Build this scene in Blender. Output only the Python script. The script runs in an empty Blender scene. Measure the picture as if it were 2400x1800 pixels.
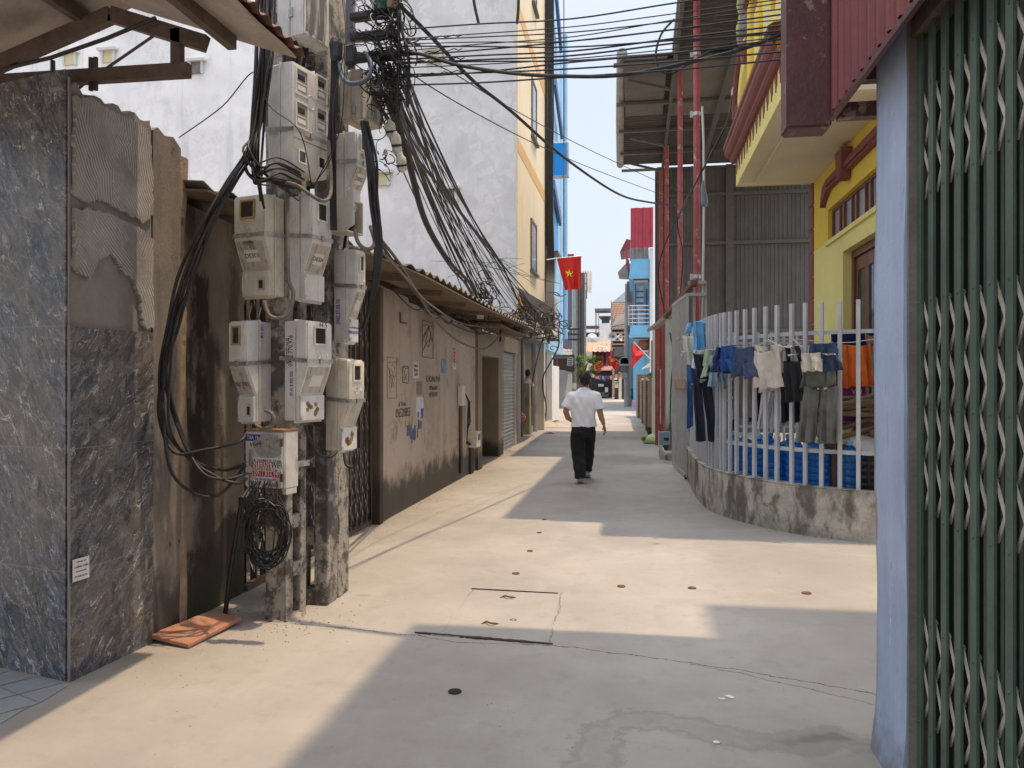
import bpy, bmesh, math, random
from mathutils import Vector as V, Matrix
R=math.radians; sin=math.sin; cos=math.cos; pi=math.pi
sc=bpy.context.scene; COL=sc.collection
rnd=random.Random(7)
# ---------------------------------------------------------------- camera, sky, sun, exposure
F=1803.0; HZ=893.0; YAW=math.atan(295/F); CH=1.57
cd=bpy.data.cameras.new('camera'); cam=bpy.data.objects.new('camera',cd); COL.objects.link(cam)
cd.sensor_width=36; cd.lens=36*F/2400; cd.shift_y=-7/2400; cd.clip_end=2000; cd.clip_start=.05
cam.location=(0,0,CH); cam.rotation_euler=(R(90),0,YAW); sc.camera=cam
SUN=V((.266,.012,1)).normalized()
w=bpy.data.worlds.new('World'); sc.world=w; w.use_nodes=True
nt=w.node_tree; bg=nt.nodes['Background']; sky=nt.nodes.new('ShaderNodeTexSky')
sky.sky_type='NISHITA'; sky.sun_disc=False; sky.sun_elevation=math.asin(SUN.z)
sky.sun_rotation=math.atan2(SUN.x,SUN.y); sky.dust_density=4.5; sky.air_density=1.0; sky.ozone_density=1.4; sky.altitude=10
hz=nt.nodes.new('ShaderNodeMix'); hz.data_type='RGBA'; hz.inputs[0].default_value=.62
tc=nt.nodes.new('ShaderNodeTexCoord'); sx=nt.nodes.new('ShaderNodeSeparateXYZ'); nt.links.new(tc.outputs['Generated'],sx.inputs[0])
mr=nt.nodes.new('ShaderNodeMapRange'); mr.interpolation_type='SMOOTHSTEP'; nt.links.new(sx.outputs[2],mr.inputs[0]); mr.inputs[1].default_value=.35; mr.inputs[2].default_value=.95
zc=nt.nodes.new('ShaderNodeMix'); zc.data_type='RGBA'; nt.links.new(mr.outputs[0],zc.inputs[0]); zc.inputs[6].default_value=(3.95,4.15,4.45,1); zc.inputs[7].default_value=(9.4,9.8,10.6,1)   # white haze, brighter towards the high sun
nt.links.new(zc.outputs[2],hz.inputs[7]); nt.links.new(sky.outputs[0],hz.inputs[6]); nt.links.new(hz.outputs[2],bg.inputs[0]); bg.inputs[1].default_value=.15
ld=bpy.data.lights.new('sun','SUN'); ld.energy=2.05; ld.angle=R(.7); ld.color=(1,.76,.50)
lo=bpy.data.objects.new('sun',ld); COL.objects.link(lo); lo.rotation_euler=SUN.to_track_quat('Z','Y').to_euler(); lo.location=(0,0,30)
sc.view_settings.view_transform='Standard'; sc.view_settings.look='None'; sc.view_settings.gamma=1
sc.view_settings.exposure=.72
sc.cycles.max_bounces=8; sc.cycles.diffuse_bounces=5
# ---------------------------------------------------------------- photo measuring helpers (pixel -> point on a real plane)
FW=V((-sin(YAW),cos(YAW),0)); RT=V((cos(YAW),sin(YAW),0)); C0=V((0,0,CH)); UP=V((0,0,1))
def ray(px,py): return FW+RT*((px-1200)/F)+UP*((HZ-py)/F)
def at(px,py,d): return C0+ray(px,py)*d
def onX(px,py,X): r=ray(px,py); return C0+r*(X/r.x)
def onY(px,py,Y): r=ray(px,py); return C0+r*(Y/r.y)
def onZ(px,py,Z=0): r=ray(px,py); return C0+r*((Z-CH)/r.z)
# ---------------------------------------------------------------- objects
def tag(o,label=None,cat=None,group=None,kind=None):
    if label: o['label']=label
    if cat: o['category']=cat
    if group: o['group']=group
    if kind: o['kind']=kind
    return o
def thing(name,label,cat,loc=(0,0,0),rz=0,group=None):
    o=bpy.data.objects.new(name,None); COL.objects.link(o); o.location=loc; o.rotation_euler=(0,0,rz); o.empty_display_size=.2
    return tag(o,label,cat,group)
def copy_tree(o,parent=None):
    c=o.copy(); COL.objects.link(c)
    if parent: c.parent=parent
    for ch in list(o.children): copy_tree(ch,c)
    return c
class MB:
    def __init__(s): s.v=[]; s.f=[]; s.m=[]; s.mi=0
    def add(s,vs,fs):
        o=len(s.v); s.v+=[tuple(v) for v in vs]; s.f+=[tuple(i+o for i in f) for f in fs]; s.m+=[s.mi]*len(fs); return s
    def obox(s,c,a,b,d):
        c=V(c);a=V(a);b=V(b);d=V(d)
        vs=[c+a*i+b*j+d*k for i in(-1,1) for j in(-1,1) for k in(-1,1)]
        return s.add(vs,[(0,1,3,2),(4,6,7,5),(0,4,5,1),(2,3,7,6),(0,2,6,4),(1,5,7,3)])
    def box(s,x0,x1,y0,y1,z0,z1):
        return s.obox(((x0+x1)/2,(y0+y1)/2,(z0+z1)/2),((x1-x0)/2,0,0),(0,(y1-y0)/2,0),(0,0,(z1-z0)/2))
    def beam(s,p,q,w,h=None,up=UP):
        p=V(p);q=V(q);h=h or w; d=(q-p); L=d.length; d/=L
        up=V(up)
        if abs(d.dot(up))>.99: up=V((0,1,0))
        a=d.cross(up).normalized(); b=a.cross(d).normalized()
        return s.obox((p+q)/2,d*L/2,a*w/2,b*h/2)
    def prism(s,poly,vec):
        n=len(poly); vec=V(vec); P=[V(p) for p in poly]
        return s.add(P+[p+vec for p in P],[tuple(range(n)),tuple(range(2*n-1,n-1,-1))]+[(i,(i+1)%n,(i+1)%n+n,i+n) for i in range(n)])
    def tube(s,pts,r,n=6,caps=True):
        P=[V(p) for p in pts]; N=len(P); rr=r if hasattr(r,'__len__') else [r]*N
        ref=None; vs=[]
        for i in range(N):
            d=(P[min(i+1,N-1)]-P[max(i-1,0)])
            d=d.normalized() if d.length>1e-9 else UP
            if ref is None: ref=V((0,0,1)) if abs(d.z)<.9 else V((1,0,0))
            a=d.cross(ref)
            if a.length<1e-6: a=d.cross(V((.3,.5,.8)))
            a.normalize(); b=a.cross(d).normalized(); ref=b
            for k in range(n):
                t=2*pi*k/n; vs.append(P[i]+(a*cos(t)+b*sin(t))*rr[i])
        fs=[(i*n+k,i*n+(k+1)%n,(i+1)*n+(k+1)%n,(i+1)*n+k) for i in range(N-1) for k in range(n)]
        if caps: fs+=[tuple(range(n-1,-1,-1)),tuple((N-1)*n+k for k in range(n))]
        return s.add(vs,fs)
    def rings(s,rings,n=14,caps=True):
        # rings: (center, a-vector, b-vector)
        vs=[]
        for c,a,b in rings:
            c=V(c);a=V(a);b=V(b)
            for k in range(n):
                t=2*pi*k/n; vs.append(c+a*cos(t)+b*sin(t))
        N=len(rings)
        fs=[(i*n+k,i*n+(k+1)%n,(i+1)*n+(k+1)%n,(i+1)*n+k) for i in range(N-1) for k in range(n)]
        if caps: fs+=[tuple(range(n-1,-1,-1)),tuple((N-1)*n+k for k in range(n))]
        return s.add(vs,fs)
    def lathe(s,prof,c=(0,0,0),n=16,ax=UP):
        ax=V(ax).normalized(); a=ax.cross(V((.1,1,.2))).normalized(); b=ax.cross(a)
        return s.rings([(V(c)+ax*z,a*max(r,1e-4),b*max(r,1e-4)) for r,z in prof],n)
    def grid(s,fn,nu,nv,th=None):
        P=[[V(fn(i/nu,j/nv)) for j in range(nv+1)] for i in range(nu+1)]
        idx=lambda i,j:i*(nv+1)+j
        fs=[(idx(i,j),idx(i+1,j),idx(i+1,j+1),idx(i,j+1)) for i in range(nu) for j in range(nv)]
        vs=[p for r in P for p in r]
        if th is None: return s.add(vs,fs)
        th=V(th); n=len(vs)
        vs2=vs+[p+th for p in vs]; f2=fs+[tuple(n+k for k in reversed(f)) for f in fs]
        for i in range(nu): f2+=[(idx(i,0),n+idx(i,0),n+idx(i+1,0),idx(i+1,0)),(idx(i+1,nv),n+idx(i+1,nv),n+idx(i,nv),idx(i,nv))]
        for j in range(nv): f2+=[(idx(0,j+1),n+idx(0,j+1),n+idx(0,j),idx(0,j)),(idx(nu,j),n+idx(nu,j),n+idx(nu,j+1),idx(nu,j+1))]
        return s.add(vs2,f2)
    def corr(s,p,eu,ev,pitch,amp,nrm,th=.004,trap=True,nv=1,per=6):
        p=V(p);eu=V(eu);ev=V(ev);nrm=V(nrm).normalized(); L=eu.length; k=max(1,round(L/pitch)); 
        if trap:
            us=[];hs=[]
            for i in range(k):
                for a,h in((0,0),(.55,0),(.68,1),(.87,1)): us.append((i+a)/k);hs.append(h)
            us.append(1);hs.append(0)
        else:
            us=[i/(k*per) for i in range(k*per+1)]; hs=[.5-.5*cos(2*pi*i/per) for i in range(k*per+1)]
        n=len(us)-1
        def fn(u,v):
            i=round(u*n); return p+eu*us[i]+ev*v+nrm*(hs[i]*amp)
        return s.grid(fn,n,nv,nrm*th)
    def build(s,name,mats,parent=None,bevel=0,smooth=None,local=False,bseg=1):
        me=bpy.data.meshes.new(name); me.from_pydata(s.v,[],s.f)
        if not isinstance(mats,(list,tuple)): mats=[mats]
        for m in mats: me.materials.append(m)
        for p,i in zip(me.polygons,s.m): p.material_index=i
        bm=bmesh.new(); bm.from_mesh(me); bmesh.ops.recalc_face_normals(bm,faces=bm.faces)
        if bevel:
            es=[e for e in bm.edges if len(e.link_faces)==2 and e.calc_face_angle(0)>R(25)]
            bmesh.ops.bevel(bm,geom=es,offset=bevel,segments=bseg,affect='EDGES',clamp_overlap=True)
        bm.to_mesh(me); bm.free()
        if smooth:
            me.polygons.foreach_set('use_smooth',[True]*len(me.polygons)); me.set_sharp_from_angle(angle=R(smooth))
        o=bpy.data.objects.new(name,me); COL.objects.link(o)
        if parent:
            o.parent=parent
            if not local:
                r=parent
                off=V((0,0,0))
                while r is not None: off+=r.location; r=r.parent
                me.transform(Matrix.Translation(-off))
        else:
            # origin at the base centre of the mesh
            if s.v:
                xs=[v.co for v in me.vertices]; lo_=V((min(p[k] for p in xs) for k in range(3))); hi=V((max(p[k] for p in xs) for k in range(3)))
                c=V(((lo_.x+hi.x)/2,(lo_.y+hi.y)/2,lo_.z)); me.transform(Matrix.Translation(-c)); o.location=c
        return o
def evalmesh(o,name,mats,parent=None,local=False):
    dg=bpy.context.evaluated_depsgraph_get(); dg.update()
    me=bpy.data.meshes.new_from_object(o.evaluated_get(dg)); me.name=name
    me.materials.clear()
    for m in (mats if isinstance(mats,list) else [mats]): me.materials.append(m)
    bpy.data.objects.remove(o)
    n=bpy.data.objects.new(name,me); COL.objects.link(n)
    me.polygons.foreach_set('use_smooth',[True]*len(me.polygons))
    if parent: n.parent=parent
    return n
def remesh(mb,name,mat,parent,voxel=.012,it=6):
    # one continuous surface from overlapping closed shapes (coordinates local to parent)
    me=bpy.data.meshes.new(name); me.from_pydata(mb.v,[],mb.f)
    bm=bmesh.new(); bm.from_mesh(me); bmesh.ops.recalc_face_normals(bm,faces=bm.faces); bm.to_mesh(me); bm.free()
    o=bpy.data.objects.new(name,me); COL.objects.link(o)
    a=o.modifiers.new('r','REMESH'); a.mode='VOXEL'; a.voxel_size=voxel
    b=o.modifiers.new('s','SMOOTH'); b.factor=.5; b.iterations=it
    return evalmesh(o,name,mat,parent)
def text(body,size,mat,parent,loc,r,u,sx=1.0,name='lettering',ext=.0006,align='CENTER',local=True):
    cu=bpy.data.curves.new(name,'FONT'); cu.body=body; cu.size=size; cu.extrude=ext; cu.align_x=align; cu.align_y='CENTER'; cu.resolution_u=2
    o=bpy.data.objects.new(name,cu); COL.objects.link(o)
    n=evalmesh(o,name,mat); n.data.polygons.foreach_set('use_smooth',[False]*len(n.data.polygons))
    r=V(r).normalized();u=V(u).normalized();nn=r.cross(u)
    m=Matrix(((r.x*sx,u.x,nn.x,loc[0]),(r.y*sx,u.y,nn.y,loc[1]),(r.z*sx,u.z,nn.z,loc[2]),(0,0,0,1)))
    n.data.transform(m)
    if parent:
        n.parent=parent
        if not local:
            off=V((0,0,0)); q=parent
            while q is not None: off+=q.location; q=q.parent
            n.data.transform(Matrix.Translation(-off))
    return n
# ---------------------------------------------------------------- materials
class G:
    def __init__(s,name):
        s.m=bpy.data.materials.new(name); s.m.use_nodes=True; s.t=s.m.node_tree; s.b=s.t.nodes['Principled BSDF']
        s.p=s.n('NewGeometry').outputs['Position']
    def n(s,t): return s.t.nodes.new('ShaderNode'+t)
    def set(s,i,v):
        if isinstance(v,bpy.types.NodeSocket): s.t.links.new(v,i)
        elif v is not None:
            if hasattr(i.default_value,'__len__') and len(i.default_value)==4 and len(v)==3: v=(*v,1)
            i.default_value=v
    def math(s,op,a,b=None,c=None,clamp=False):
        n=s.n('Math'); n.operation=op; n.use_clamp=clamp
        for i,x in enumerate((a,b,c)):
            if x is not None: s.set(n.inputs[i],x)
        return n.outputs[0]
    def vm(s,op,a,b=None,scale=None):
        n=s.n('VectorMath'); n.operation=op; s.set(n.inputs[0],a)
        if b is not None: s.set(n.inputs[1],b)
        if scale is not None: s.set(n.inputs['Scale'],scale)
        return n.outputs['Value'] if op in('DOT_PRODUCT','LENGTH','DISTANCE') else n.outputs[0]
    def noise(s,scale,detail=5,rough=.55,vec=None,dist=0):
        n=s.n('TexNoise'); s.set(n.inputs['Vector'],vec if vec is not None else s.p)
        n.inputs['Scale'].default_value=scale; n.inputs['Detail'].default_value=detail; n.inputs['Roughness'].default_value=rough; n.inputs['Distortion'].default_value=dist
        return n.outputs['Fac']
    def voro(s,scale,feat='F1',vec=None,out='Distance',rand=1):
        n=s.n('TexVoronoi'); n.feature=feat; s.set(n.inputs['Vector'],vec if vec is not None else s.p); n.inputs['Scale'].default_value=scale; n.inputs['Randomness'].default_value=rand
        return n.outputs[out]
    def ramp(s,x,lo,hi,a=0.,b=1.):
        n=s.n('MapRange'); n.interpolation_type='SMOOTHSTEP'; s.set(n.inputs[0],x); n.inputs[1].default_value=lo; n.inputs[2].default_value=hi; n.inputs[3].default_value=a; n.inputs[4].default_value=b
        return n.outputs[0]
    def mix(s,f,a,b,mode='MIX'):
        n=s.n('Mix'); n.data_type='RGBA'; n.blend_type=mode; s.set(n.inputs[0],f); s.set(n.inputs[6],a); s.set(n.inputs[7],b); return n.outputs[2]
    def sep(s,v=None):
        n=s.n('SeparateXYZ'); s.set(n.inputs[0],v if v is not None else s.p); return n.outputs
    def comb(s,x,y,z):
        n=s.n('CombineXYZ'); [s.set(n.inputs[i],q) for i,q in enumerate((x,y,z))]; return n.outputs[0]
    def seg(s,a,b,vec=None):
        # distance from point to the segment a-b
        a=V(a);b=V(b);ba=b-a; pa=s.vm('SUBTRACT',vec if vec is not None else s.p,tuple(a))
        h=s.math('DIVIDE',s.vm('DOT_PRODUCT',pa,tuple(ba)),max(ba.dot(ba),1e-6),clamp=True)
        q=s.n('VectorMath'); q.operation='SCALE'; q.inputs[0].default_value=tuple(ba); s.set(q.inputs['Scale'],h)
        return s.vm('DISTANCE',pa,q.outputs[0])
    def bump(s,h,st,dist=.01):
        n=s.n('Bump'); s.set(n.inputs['Height'],h); n.inputs['Strength'].default_value=st; n.inputs['Distance'].default_value=dist
        if s.b.inputs['Normal'].is_linked: s.set(n.inputs['Normal'],s.b.inputs['Normal'].links[0].from_socket)
        s.set(s.b.inputs['Normal'],n.outputs[0])
    def done(s,colr,rough=.7,metal=0,spec=None):
        s.set(s.b.inputs['Base Color'],colr); s.set(s.b.inputs['Roughness'],rough); s.set(s.b.inputs['Metallic'],metal)
        if spec is not None: s.set(s.b.inputs['Specular IOR Level'],spec)
        return s.m
def sh(c,k): return tuple(min(1,x*k) for x in c[:3])
def M(name,c,rough=.75,var=.18,scl=2.5,bump=.15,bsc=60,metal=0,stain=None,amt=.6,ssc=(7,7,.7),thr=(.48,.68),spots=None,spamt=.8,spsc=9,spthr=(.6,.66),damp=None,dampc=(.03,.028,.022),fine=.5):
    g=G(name); n1=g.noise(scl,7,.62); n2=g.noise(scl*11,4,.6)
    f=g.math('ADD',g.math('MULTIPLY',n1,1-fine*.6),g.math('MULTIPLY',n2,fine*.6))
    k=g.mix(g.ramp(f,.32,.68),sh(c,1-var),sh(c,1+var))
    if stain:
        vs=g.vm('MULTIPLY',g.p,ssc); s1=g.noise(1,6,.65,vs)
        k=g.mix(g.math('MULTIPLY',g.ramp(s1,*thr),amt),k,stain)
    if spots:
        s2=g.noise(spsc,8,.7,dist=.4); k=g.mix(g.math('MULTIPLY',g.ramp(s2,*spthr),spamt),k,spots)
    if damp:
        z=g.sep()[2]; hh=g.math('SUBTRACT',g.math('ADD',z,g.math('MULTIPLY',g.math('SUBTRACT',g.noise(3.2,7,.68),.5),damp[1])),damp[0])
        k=g.mix(g.math('MULTIPLY',g.ramp(hh,-damp[2],damp[2],1,0),.9),k,dampc)
    if bump: g.bump(g.noise(bsc,6,.65),bump,.012)
    return g.done(k,rough,metal)
# ================================================================ materials
def road_material():
    g=G('road_concrete'); P=g.p
    n1=g.noise(.55,8,.62); n2=g.noise(6,7,.7); n3=g.noise(90,3,.6); n4=g.noise(1.7,6,.7,dist=1.2)
    k=g.mix(g.ramp(n1,.3,.7),(.325,.302,.275),(.45,.42,.385))
    k=g.mix(g.math('MULTIPLY',g.ramp(n2,.5,.75),.45),k,(.27,.24,.21))
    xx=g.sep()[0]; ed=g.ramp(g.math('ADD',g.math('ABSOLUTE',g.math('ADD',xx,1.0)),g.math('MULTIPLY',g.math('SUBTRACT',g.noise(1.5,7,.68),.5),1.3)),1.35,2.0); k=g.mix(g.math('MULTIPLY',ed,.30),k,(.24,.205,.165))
    pt=g.voro(.34,'F1',g.vm('ADD',P,g.comb(g.noise(.8,4),g.noise(.9,4),0)),'Color'); k=g.mix(g.math('MULTIPLY',g.sep(pt)[0],.14),k,(.26,.24,.22))
    k=g.mix(g.math('MULTIPLY',g.ramp(n4,.56,.72),.30),k,(.50,.475,.43))
    k=g.mix(g.math('MULTIPLY',g.ramp(n3,.55,.8),.25),k,(.22,.2,.18))
    # brushed dust running along the street
    st=g.noise(1,5,.6,g.vm('MULTIPLY',P,(9,.6,1))); k=g.mix(g.math('MULTIPLY',g.ramp(st,.5,.72),.22),k,(.33,.30,.27))
    # pitting
    v=g.voro(22); sp=g.math('MULTIPLY',g.ramp(v,.05,.09,1,0),g.ramp(g.noise(2.3,3),.55,.62)); k=g.mix(g.math('MULTIPLY',sp,.6),k,(.12,.10,.085))
    # spilled-water stain by the blue pillar
    wob=g.math('MULTIPLY',g.math('SUBTRACT',g.noise(4.5,8,.72),.5),.42)
    pts=[(1383,1800),(1400,1738),(1455,1695),(1560,1690),(1640,1712),(1740,1730),(1850,1740),(1960,1725),(2060,1755)]
    W=[onZ(*p) for p in pts]; d=None
    for a,b in zip(W,W[1:]):
        q=g.seg((a.x,a.y,0),(b.x,b.y,0)); d=q if d is None else g.math('MINIMUM',d,q)
    d=g.math('ADD',d,wob); wet=g.ramp(d,.0,.085,1,0)
    edge=g.math('MULTIPLY',g.ramp(d,.03,.085),g.ramp(d,.085,.13,1,0))
    x=g.sep()[0]; heavy=g.ramp(g.math('ADD',x,g.math('MULTIPLY',g.noise(2.5,6,.7),.5)),.72,1.05)
    k=g.mix(g.math('MULTIPLY',wet,g.math('ADD',.22,g.math('MULTIPLY',heavy,.60))),k,(.16,.135,.11))
    k=g.mix(g.math('MULTIPLY',edge,.35),k,(.15,.13,.11))
    ro=g.mix(g.math('MULTIPLY',wet,heavy),(.82,.82,.82),(.45,.45,.45))
    # hairline cracks and slab joints
    def crack(pl,wd,amt,k):
        dd=None
        nz=g.noise(3.5,6,.7); off=g.comb(g.math('MULTIPLY',g.math('SUBTRACT',nz,.5),.12),g.math('MULTIPLY',g.math('SUBTRACT',g.noise(5,6,.7),.5),.12),0)
        vv=g.vm('ADD',P,off); W=[onZ(*p) for p in pl]
        for a,b in zip(W,W[1:]):
            q=g.seg((a.x,a.y,0),(b.x,b.y,0),vv); dd=q if dd is None else g.math('MINIMUM',dd,q)
        return g.mix(g.math('MULTIPLY',g.ramp(dd,wd*.4,wd,1,0),amt),k,(.05,.042,.036))
    k=crack([(690,1462),(985,1490),(1060,1503),(1300,1512),(1500,1537),(1620,1554),(1840,1589),(2060,1628)],.007,.8,k)
    k=crack([(1620,1557),(1800,1592),(1960,1630),(2080,1660)],.007,.6,k)
    k=crack([(1110,1380),(1030,1490)],.008,.4,k); k=crack([(1318,1390),(1285,1510)],.008,.45,k)
    g.bump(g.noise(140,4,.7),.35,.006); g.bump(g.noise(14,6,.6),.25,.02)
    return g.done(k,ro)
def marble_material():
    g=G('dark_marble_tile'); P=g.p; x,y,z=g.sep()
    s=g.math('SUBTRACT',y,g.math('MULTIPLY',x,.9)) # runs along the wall on both faces
    # the bedding climbs steeply to the right
    u=g.math('ADD',g.math('MULTIPLY',s,.80),g.math('MULTIPLY',z,-.60)); v=g.math('ADD',g.math('MULTIPLY',s,.60),g.math('MULTIPLY',z,.80))
    q=g.comb(g.math('MULTIPLY',u,5.2),g.math('MULTIPLY',v,2.3),g.math('MULTIPLY',x,.4))
    w=g.noise(1.5,5,.6,q); w2=g.noise(1.3,5,.6,g.vm('ADD',q,(7,3,1)))
    qq=g.vm('ADD',q,g.comb(g.math('MULTIPLY',w,1.5),g.math('MULTIPLY',w2,1.5),0))
    n1=g.noise(.8,6,.6,qq); n2=g.noise(3.6,8,.68,qq); n3=g.noise(9,7,.68,qq)
    k=g.mix(g.ramp(n1,.42,.58),(.066,.076,.100),(.118,.108,.098))
    k=g.mix(g.math('MULTIPLY',g.ramp(n2,.46,.66),.8),k,(.205,.20,.20)); k=g.mix(g.math('MULTIPLY',g.ramp(n2,.33,.46,1,0),.8),k,(.028,.028,.031))
    k=g.mix(g.math('MULTIPLY',g.ramp(n3,.52,.70),.55),k,(.29,.285,.28)); k=g.mix(g.math('MULTIPLY',g.ramp(n3,.34,.45,1,0),.5),k,(.024,.022,.021))
    ve=g.voro(2.6,'DISTANCE_TO_EDGE',qq); k=g.mix(g.math('MULTIPLY',g.ramp(ve,.0,.035,1,0),g.ramp(g.noise(2.6,4,.6,q),.50,.60)),k,(.48,.48,.48))
    ve2=g.voro(6.5,'DISTANCE_TO_EDGE',qq); k=g.mix(g.math('MULTIPLY',g.ramp(ve2,.0,.05,1,0),g.math('MULTIPLY',g.ramp(g.noise(4,4,.6,q),.50,.60),.7)),k,(.42,.415,.41))
    for zz in (.57,1.215,1.86,2.50):
        k=g.mix(g.ramp(g.math('ABSOLUTE',g.math('SUBTRACT',z,zz)),.0015,.004,.75,0),k,(.22,.21,.19))
    k=g.mix(1,k,(1.15,1.13,1.12),'MULTIPLY')
    return g.done(k,.26,spec=.4)
def render_wall_material():
    g=G('white_render_crazed'); P=g.p; x,y,z=g.sep()
    big=g.noise(.42,7,.62,dist=.6); mid=g.noise(1.7,7,.65)
    k=g.mix(g.ramp(big,.40,.62),(.78,.78,.785),(.91,.91,.91))
    k=g.mix(g.math('MULTIPLY',g.ramp(mid,.48,.7),.4),k,(.52,.52,.525))
    vv=g.vm('ADD',P,g.comb(g.noise(2.2,4),0,g.noise(2.9,4)))
    e=g.voro(2.1,'DISTANCE_TO_EDGE',vv); a=g.ramp(g.noise(.7,5,.6,dist=.5),.40,.54)
    k=g.mix(g.math('MULTIPLY',g.math('MULTIPLY',g.ramp(e,.08,.17),a),.42),k,(.90,.90,.895))
    e2=g.voro(5.5,'DISTANCE_TO_EDGE',vv); k=g.mix(g.math('MULTIPLY',g.math('MULTIPLY',g.ramp(e2,.08,.2),g.ramp(g.noise(.9,4),.52,.62)),.25),k,(.50,.50,.51))
    st=g.noise(1,6,.7,g.vm('MULTIPLY',P,(1.8,1.8,.12))); k=g.mix(g.math('MULTIPLY',g.ramp(st,.52,.70),.5),k,(.44,.44,.44)); st2=g.noise(1,6,.7,g.vm('MULTIPLY',P,(4.5,4.5,.22))); k=g.mix(g.math('MULTIPLY',g.ramp(st2,.58,.72),.35),k,(.40,.40,.395))
    # the wall has greyed towards the street corner
    gx=g.math('ADD',x,g.math('MULTIPLY',g.math('SUBTRACT',g.noise(.5,6,.65),.5),5)); k=g.mix(g.ramp(gx,-8.5,-5.2,0,.62),k,g.mix(g.math('MULTIPLY',g.math('MULTIPLY',g.ramp(e,.08,.17),a),.6),g.mix(g.ramp(mid,.4,.65),(.50,.50,.51),(.66,.66,.67)),(.74,.74,.745)))
    fade=g.ramp(z,3.2,4.6,.5,0); k=g.mix(fade,k,(.74,.745,.75))
    g.bump(g.noise(40,5,.6),.1)
    return g.done(k,.85)
def dirty_box(name,c,dirt=(.16,.115,.075),amt=.65,lo=.50,hi=.70):
    g=G(name); n=g.noise(1,7,.68,g.vm('MULTIPLY',g.p,(28,28,2.6))); n2=g.noise(9,7,.7); n3=g.noise(70,4,.7)
    k=g.mix(g.ramp(n2,.35,.65),sh(c,.90),sh(c,1.07))
    k=g.mix(g.math('MULTIPLY',g.ramp(n,lo,hi),amt),k,dirt)
    k=g.mix(g.math('MULTIPLY',g.ramp(g.noise(16,8,.75),.60,.70),.55),k,(.23,.17,.11))
    k=g.mix(g.math('MULTIPLY',g.ramp(n3,.62,.75),.35),k,(.2,.17,.14))
    g.bump(n3,.05); return g.done(k,.42)
m_road=road_material(); m_marble=marble_material(); m_white=render_wall_material()
def plaster_material():
    g=G('old_brown_plaster'); P=g.p; x,y,z=g.sep()
    n1=g.noise(1.6,7,.65); n2=g.noise(14,6,.65)
    k=g.mix(g.ramp(n1,.34,.66),(.205,.165,.137),(.32,.262,.218)); k=g.mix(g.math('MULTIPLY',g.ramp(n2,.5,.72),.4),k,(.19,.15,.12))
    k=g.mix(g.math('MULTIPLY',g.ramp(g.noise(1,6,.65,g.vm('MULTIPLY',P,(3,3.2,.5))),.5,.66),.4),k,(.36,.30,.25))
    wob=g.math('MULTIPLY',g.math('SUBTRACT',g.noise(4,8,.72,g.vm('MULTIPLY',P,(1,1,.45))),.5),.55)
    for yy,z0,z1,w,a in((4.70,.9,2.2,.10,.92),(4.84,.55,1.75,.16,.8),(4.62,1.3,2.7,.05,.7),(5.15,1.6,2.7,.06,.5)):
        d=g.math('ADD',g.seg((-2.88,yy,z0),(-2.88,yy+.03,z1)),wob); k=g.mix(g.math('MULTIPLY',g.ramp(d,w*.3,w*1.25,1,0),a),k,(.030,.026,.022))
    y2=g.math('MULTIPLY',g.math('SUBTRACT',y,4.75),.55); h=g.math('SUBTRACT',g.math('SUBTRACT',z,.42),y2); h=g.math('ADD',h,g.math('MULTIPLY',g.math('SUBTRACT',g.noise(3,8,.7),.5),1.1))
    k=g.mix(g.math('MULTIPLY',g.ramp(h,-.08,.12,1,0),.93),k,(.038,.034,.027))
    m=g.math('ADD',z,g.math('MULTIPLY',g.math('SUBTRACT',g.noise(5,7,.7),.5),.8)); k=g.mix(g.math('MULTIPLY',g.ramp(m,.0,.14,1,0),.6),k,(.06,.075,.03))
    g.bump(g.noise(45,6,.65),.4,.012); g.bump(n2,.3,.02); return g.done(k,.88)
m_plaster=plaster_material()
m_brown=M('brown_cement_wall',(.46,.375,.31),var=.24,scl=1.1,bump=.3,stain=(.57,.475,.40),amt=.75,ssc=(3,2.6,.5),thr=(.46,.60),spots=(.22,.165,.13),spsc=2.4,spthr=(.56,.66),spamt=.6,damp=(.42,.75,.14),dampc=(.052,.044,.036))
m_mortar=M('grey_mortar',(.27,.245,.225),var=.15,scl=4,bump=.4,bsc=90)
def thinset_material():
    # adhesive raked with a notched trowel: fine arcs whose direction changes from stroke to stroke
    g=G('combed_tile_adhesive'); x,y,z=g.sep()
    q=g.comb(g.math('MULTIPLY',y,1.0),z,0); w=g.n('TexNoise'); w.inputs['Scale'].default_value=3.0; g.set(w.inputs['Vector'],q)
    c=g.voro(3.0,vec=g.vm('ADD',q,w.outputs['Color']),out='Color'); th=g.math('SUBTRACT',g.math('MULTIPLY',g.sep(c)[0],1.5),.35)
    cs=g.math('COSINE',th); sn=g.math('SINE',th); u=g.math('ADD',g.math('MULTIPLY',y,cs),g.math('MULTIPLY',z,sn)); v=g.math('SUBTRACT',g.math('MULTIPLY',z,cs),g.math('MULTIPLY',y,sn))
    u=g.math('ADD',u,g.math('MULTIPLY',g.math('SINE',g.math('MULTIPLY',v,9)),.03))
    f=g.math('SINE',g.math('ADD',g.math('MULTIPLY',u,330),g.math('MULTIPLY',g.noise(9,4),4)))
    on=g.ramp(g.noise(5,6,.65,dist=.5),.36,.54); line=g.math('MULTIPLY',g.ramp(f,.1,.8),on)
    k=g.mix(g.ramp(g.noise(3,7,.65),.35,.65),(.235,.222,.21),(.37,.355,.34)); k=g.mix(g.math('MULTIPLY',line,.7),k,(.58,.565,.55)); k=g.mix(g.math('MULTIPLY',g.ramp(g.noise(14,7,.7),.55,.7),.4),k,(.42,.40,.385))
    g.bump(line,.6,.006); g.bump(g.noise(60,6,.65),.4,.006); return g.done(k,.9)
m_thinset=thinset_material()
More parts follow.
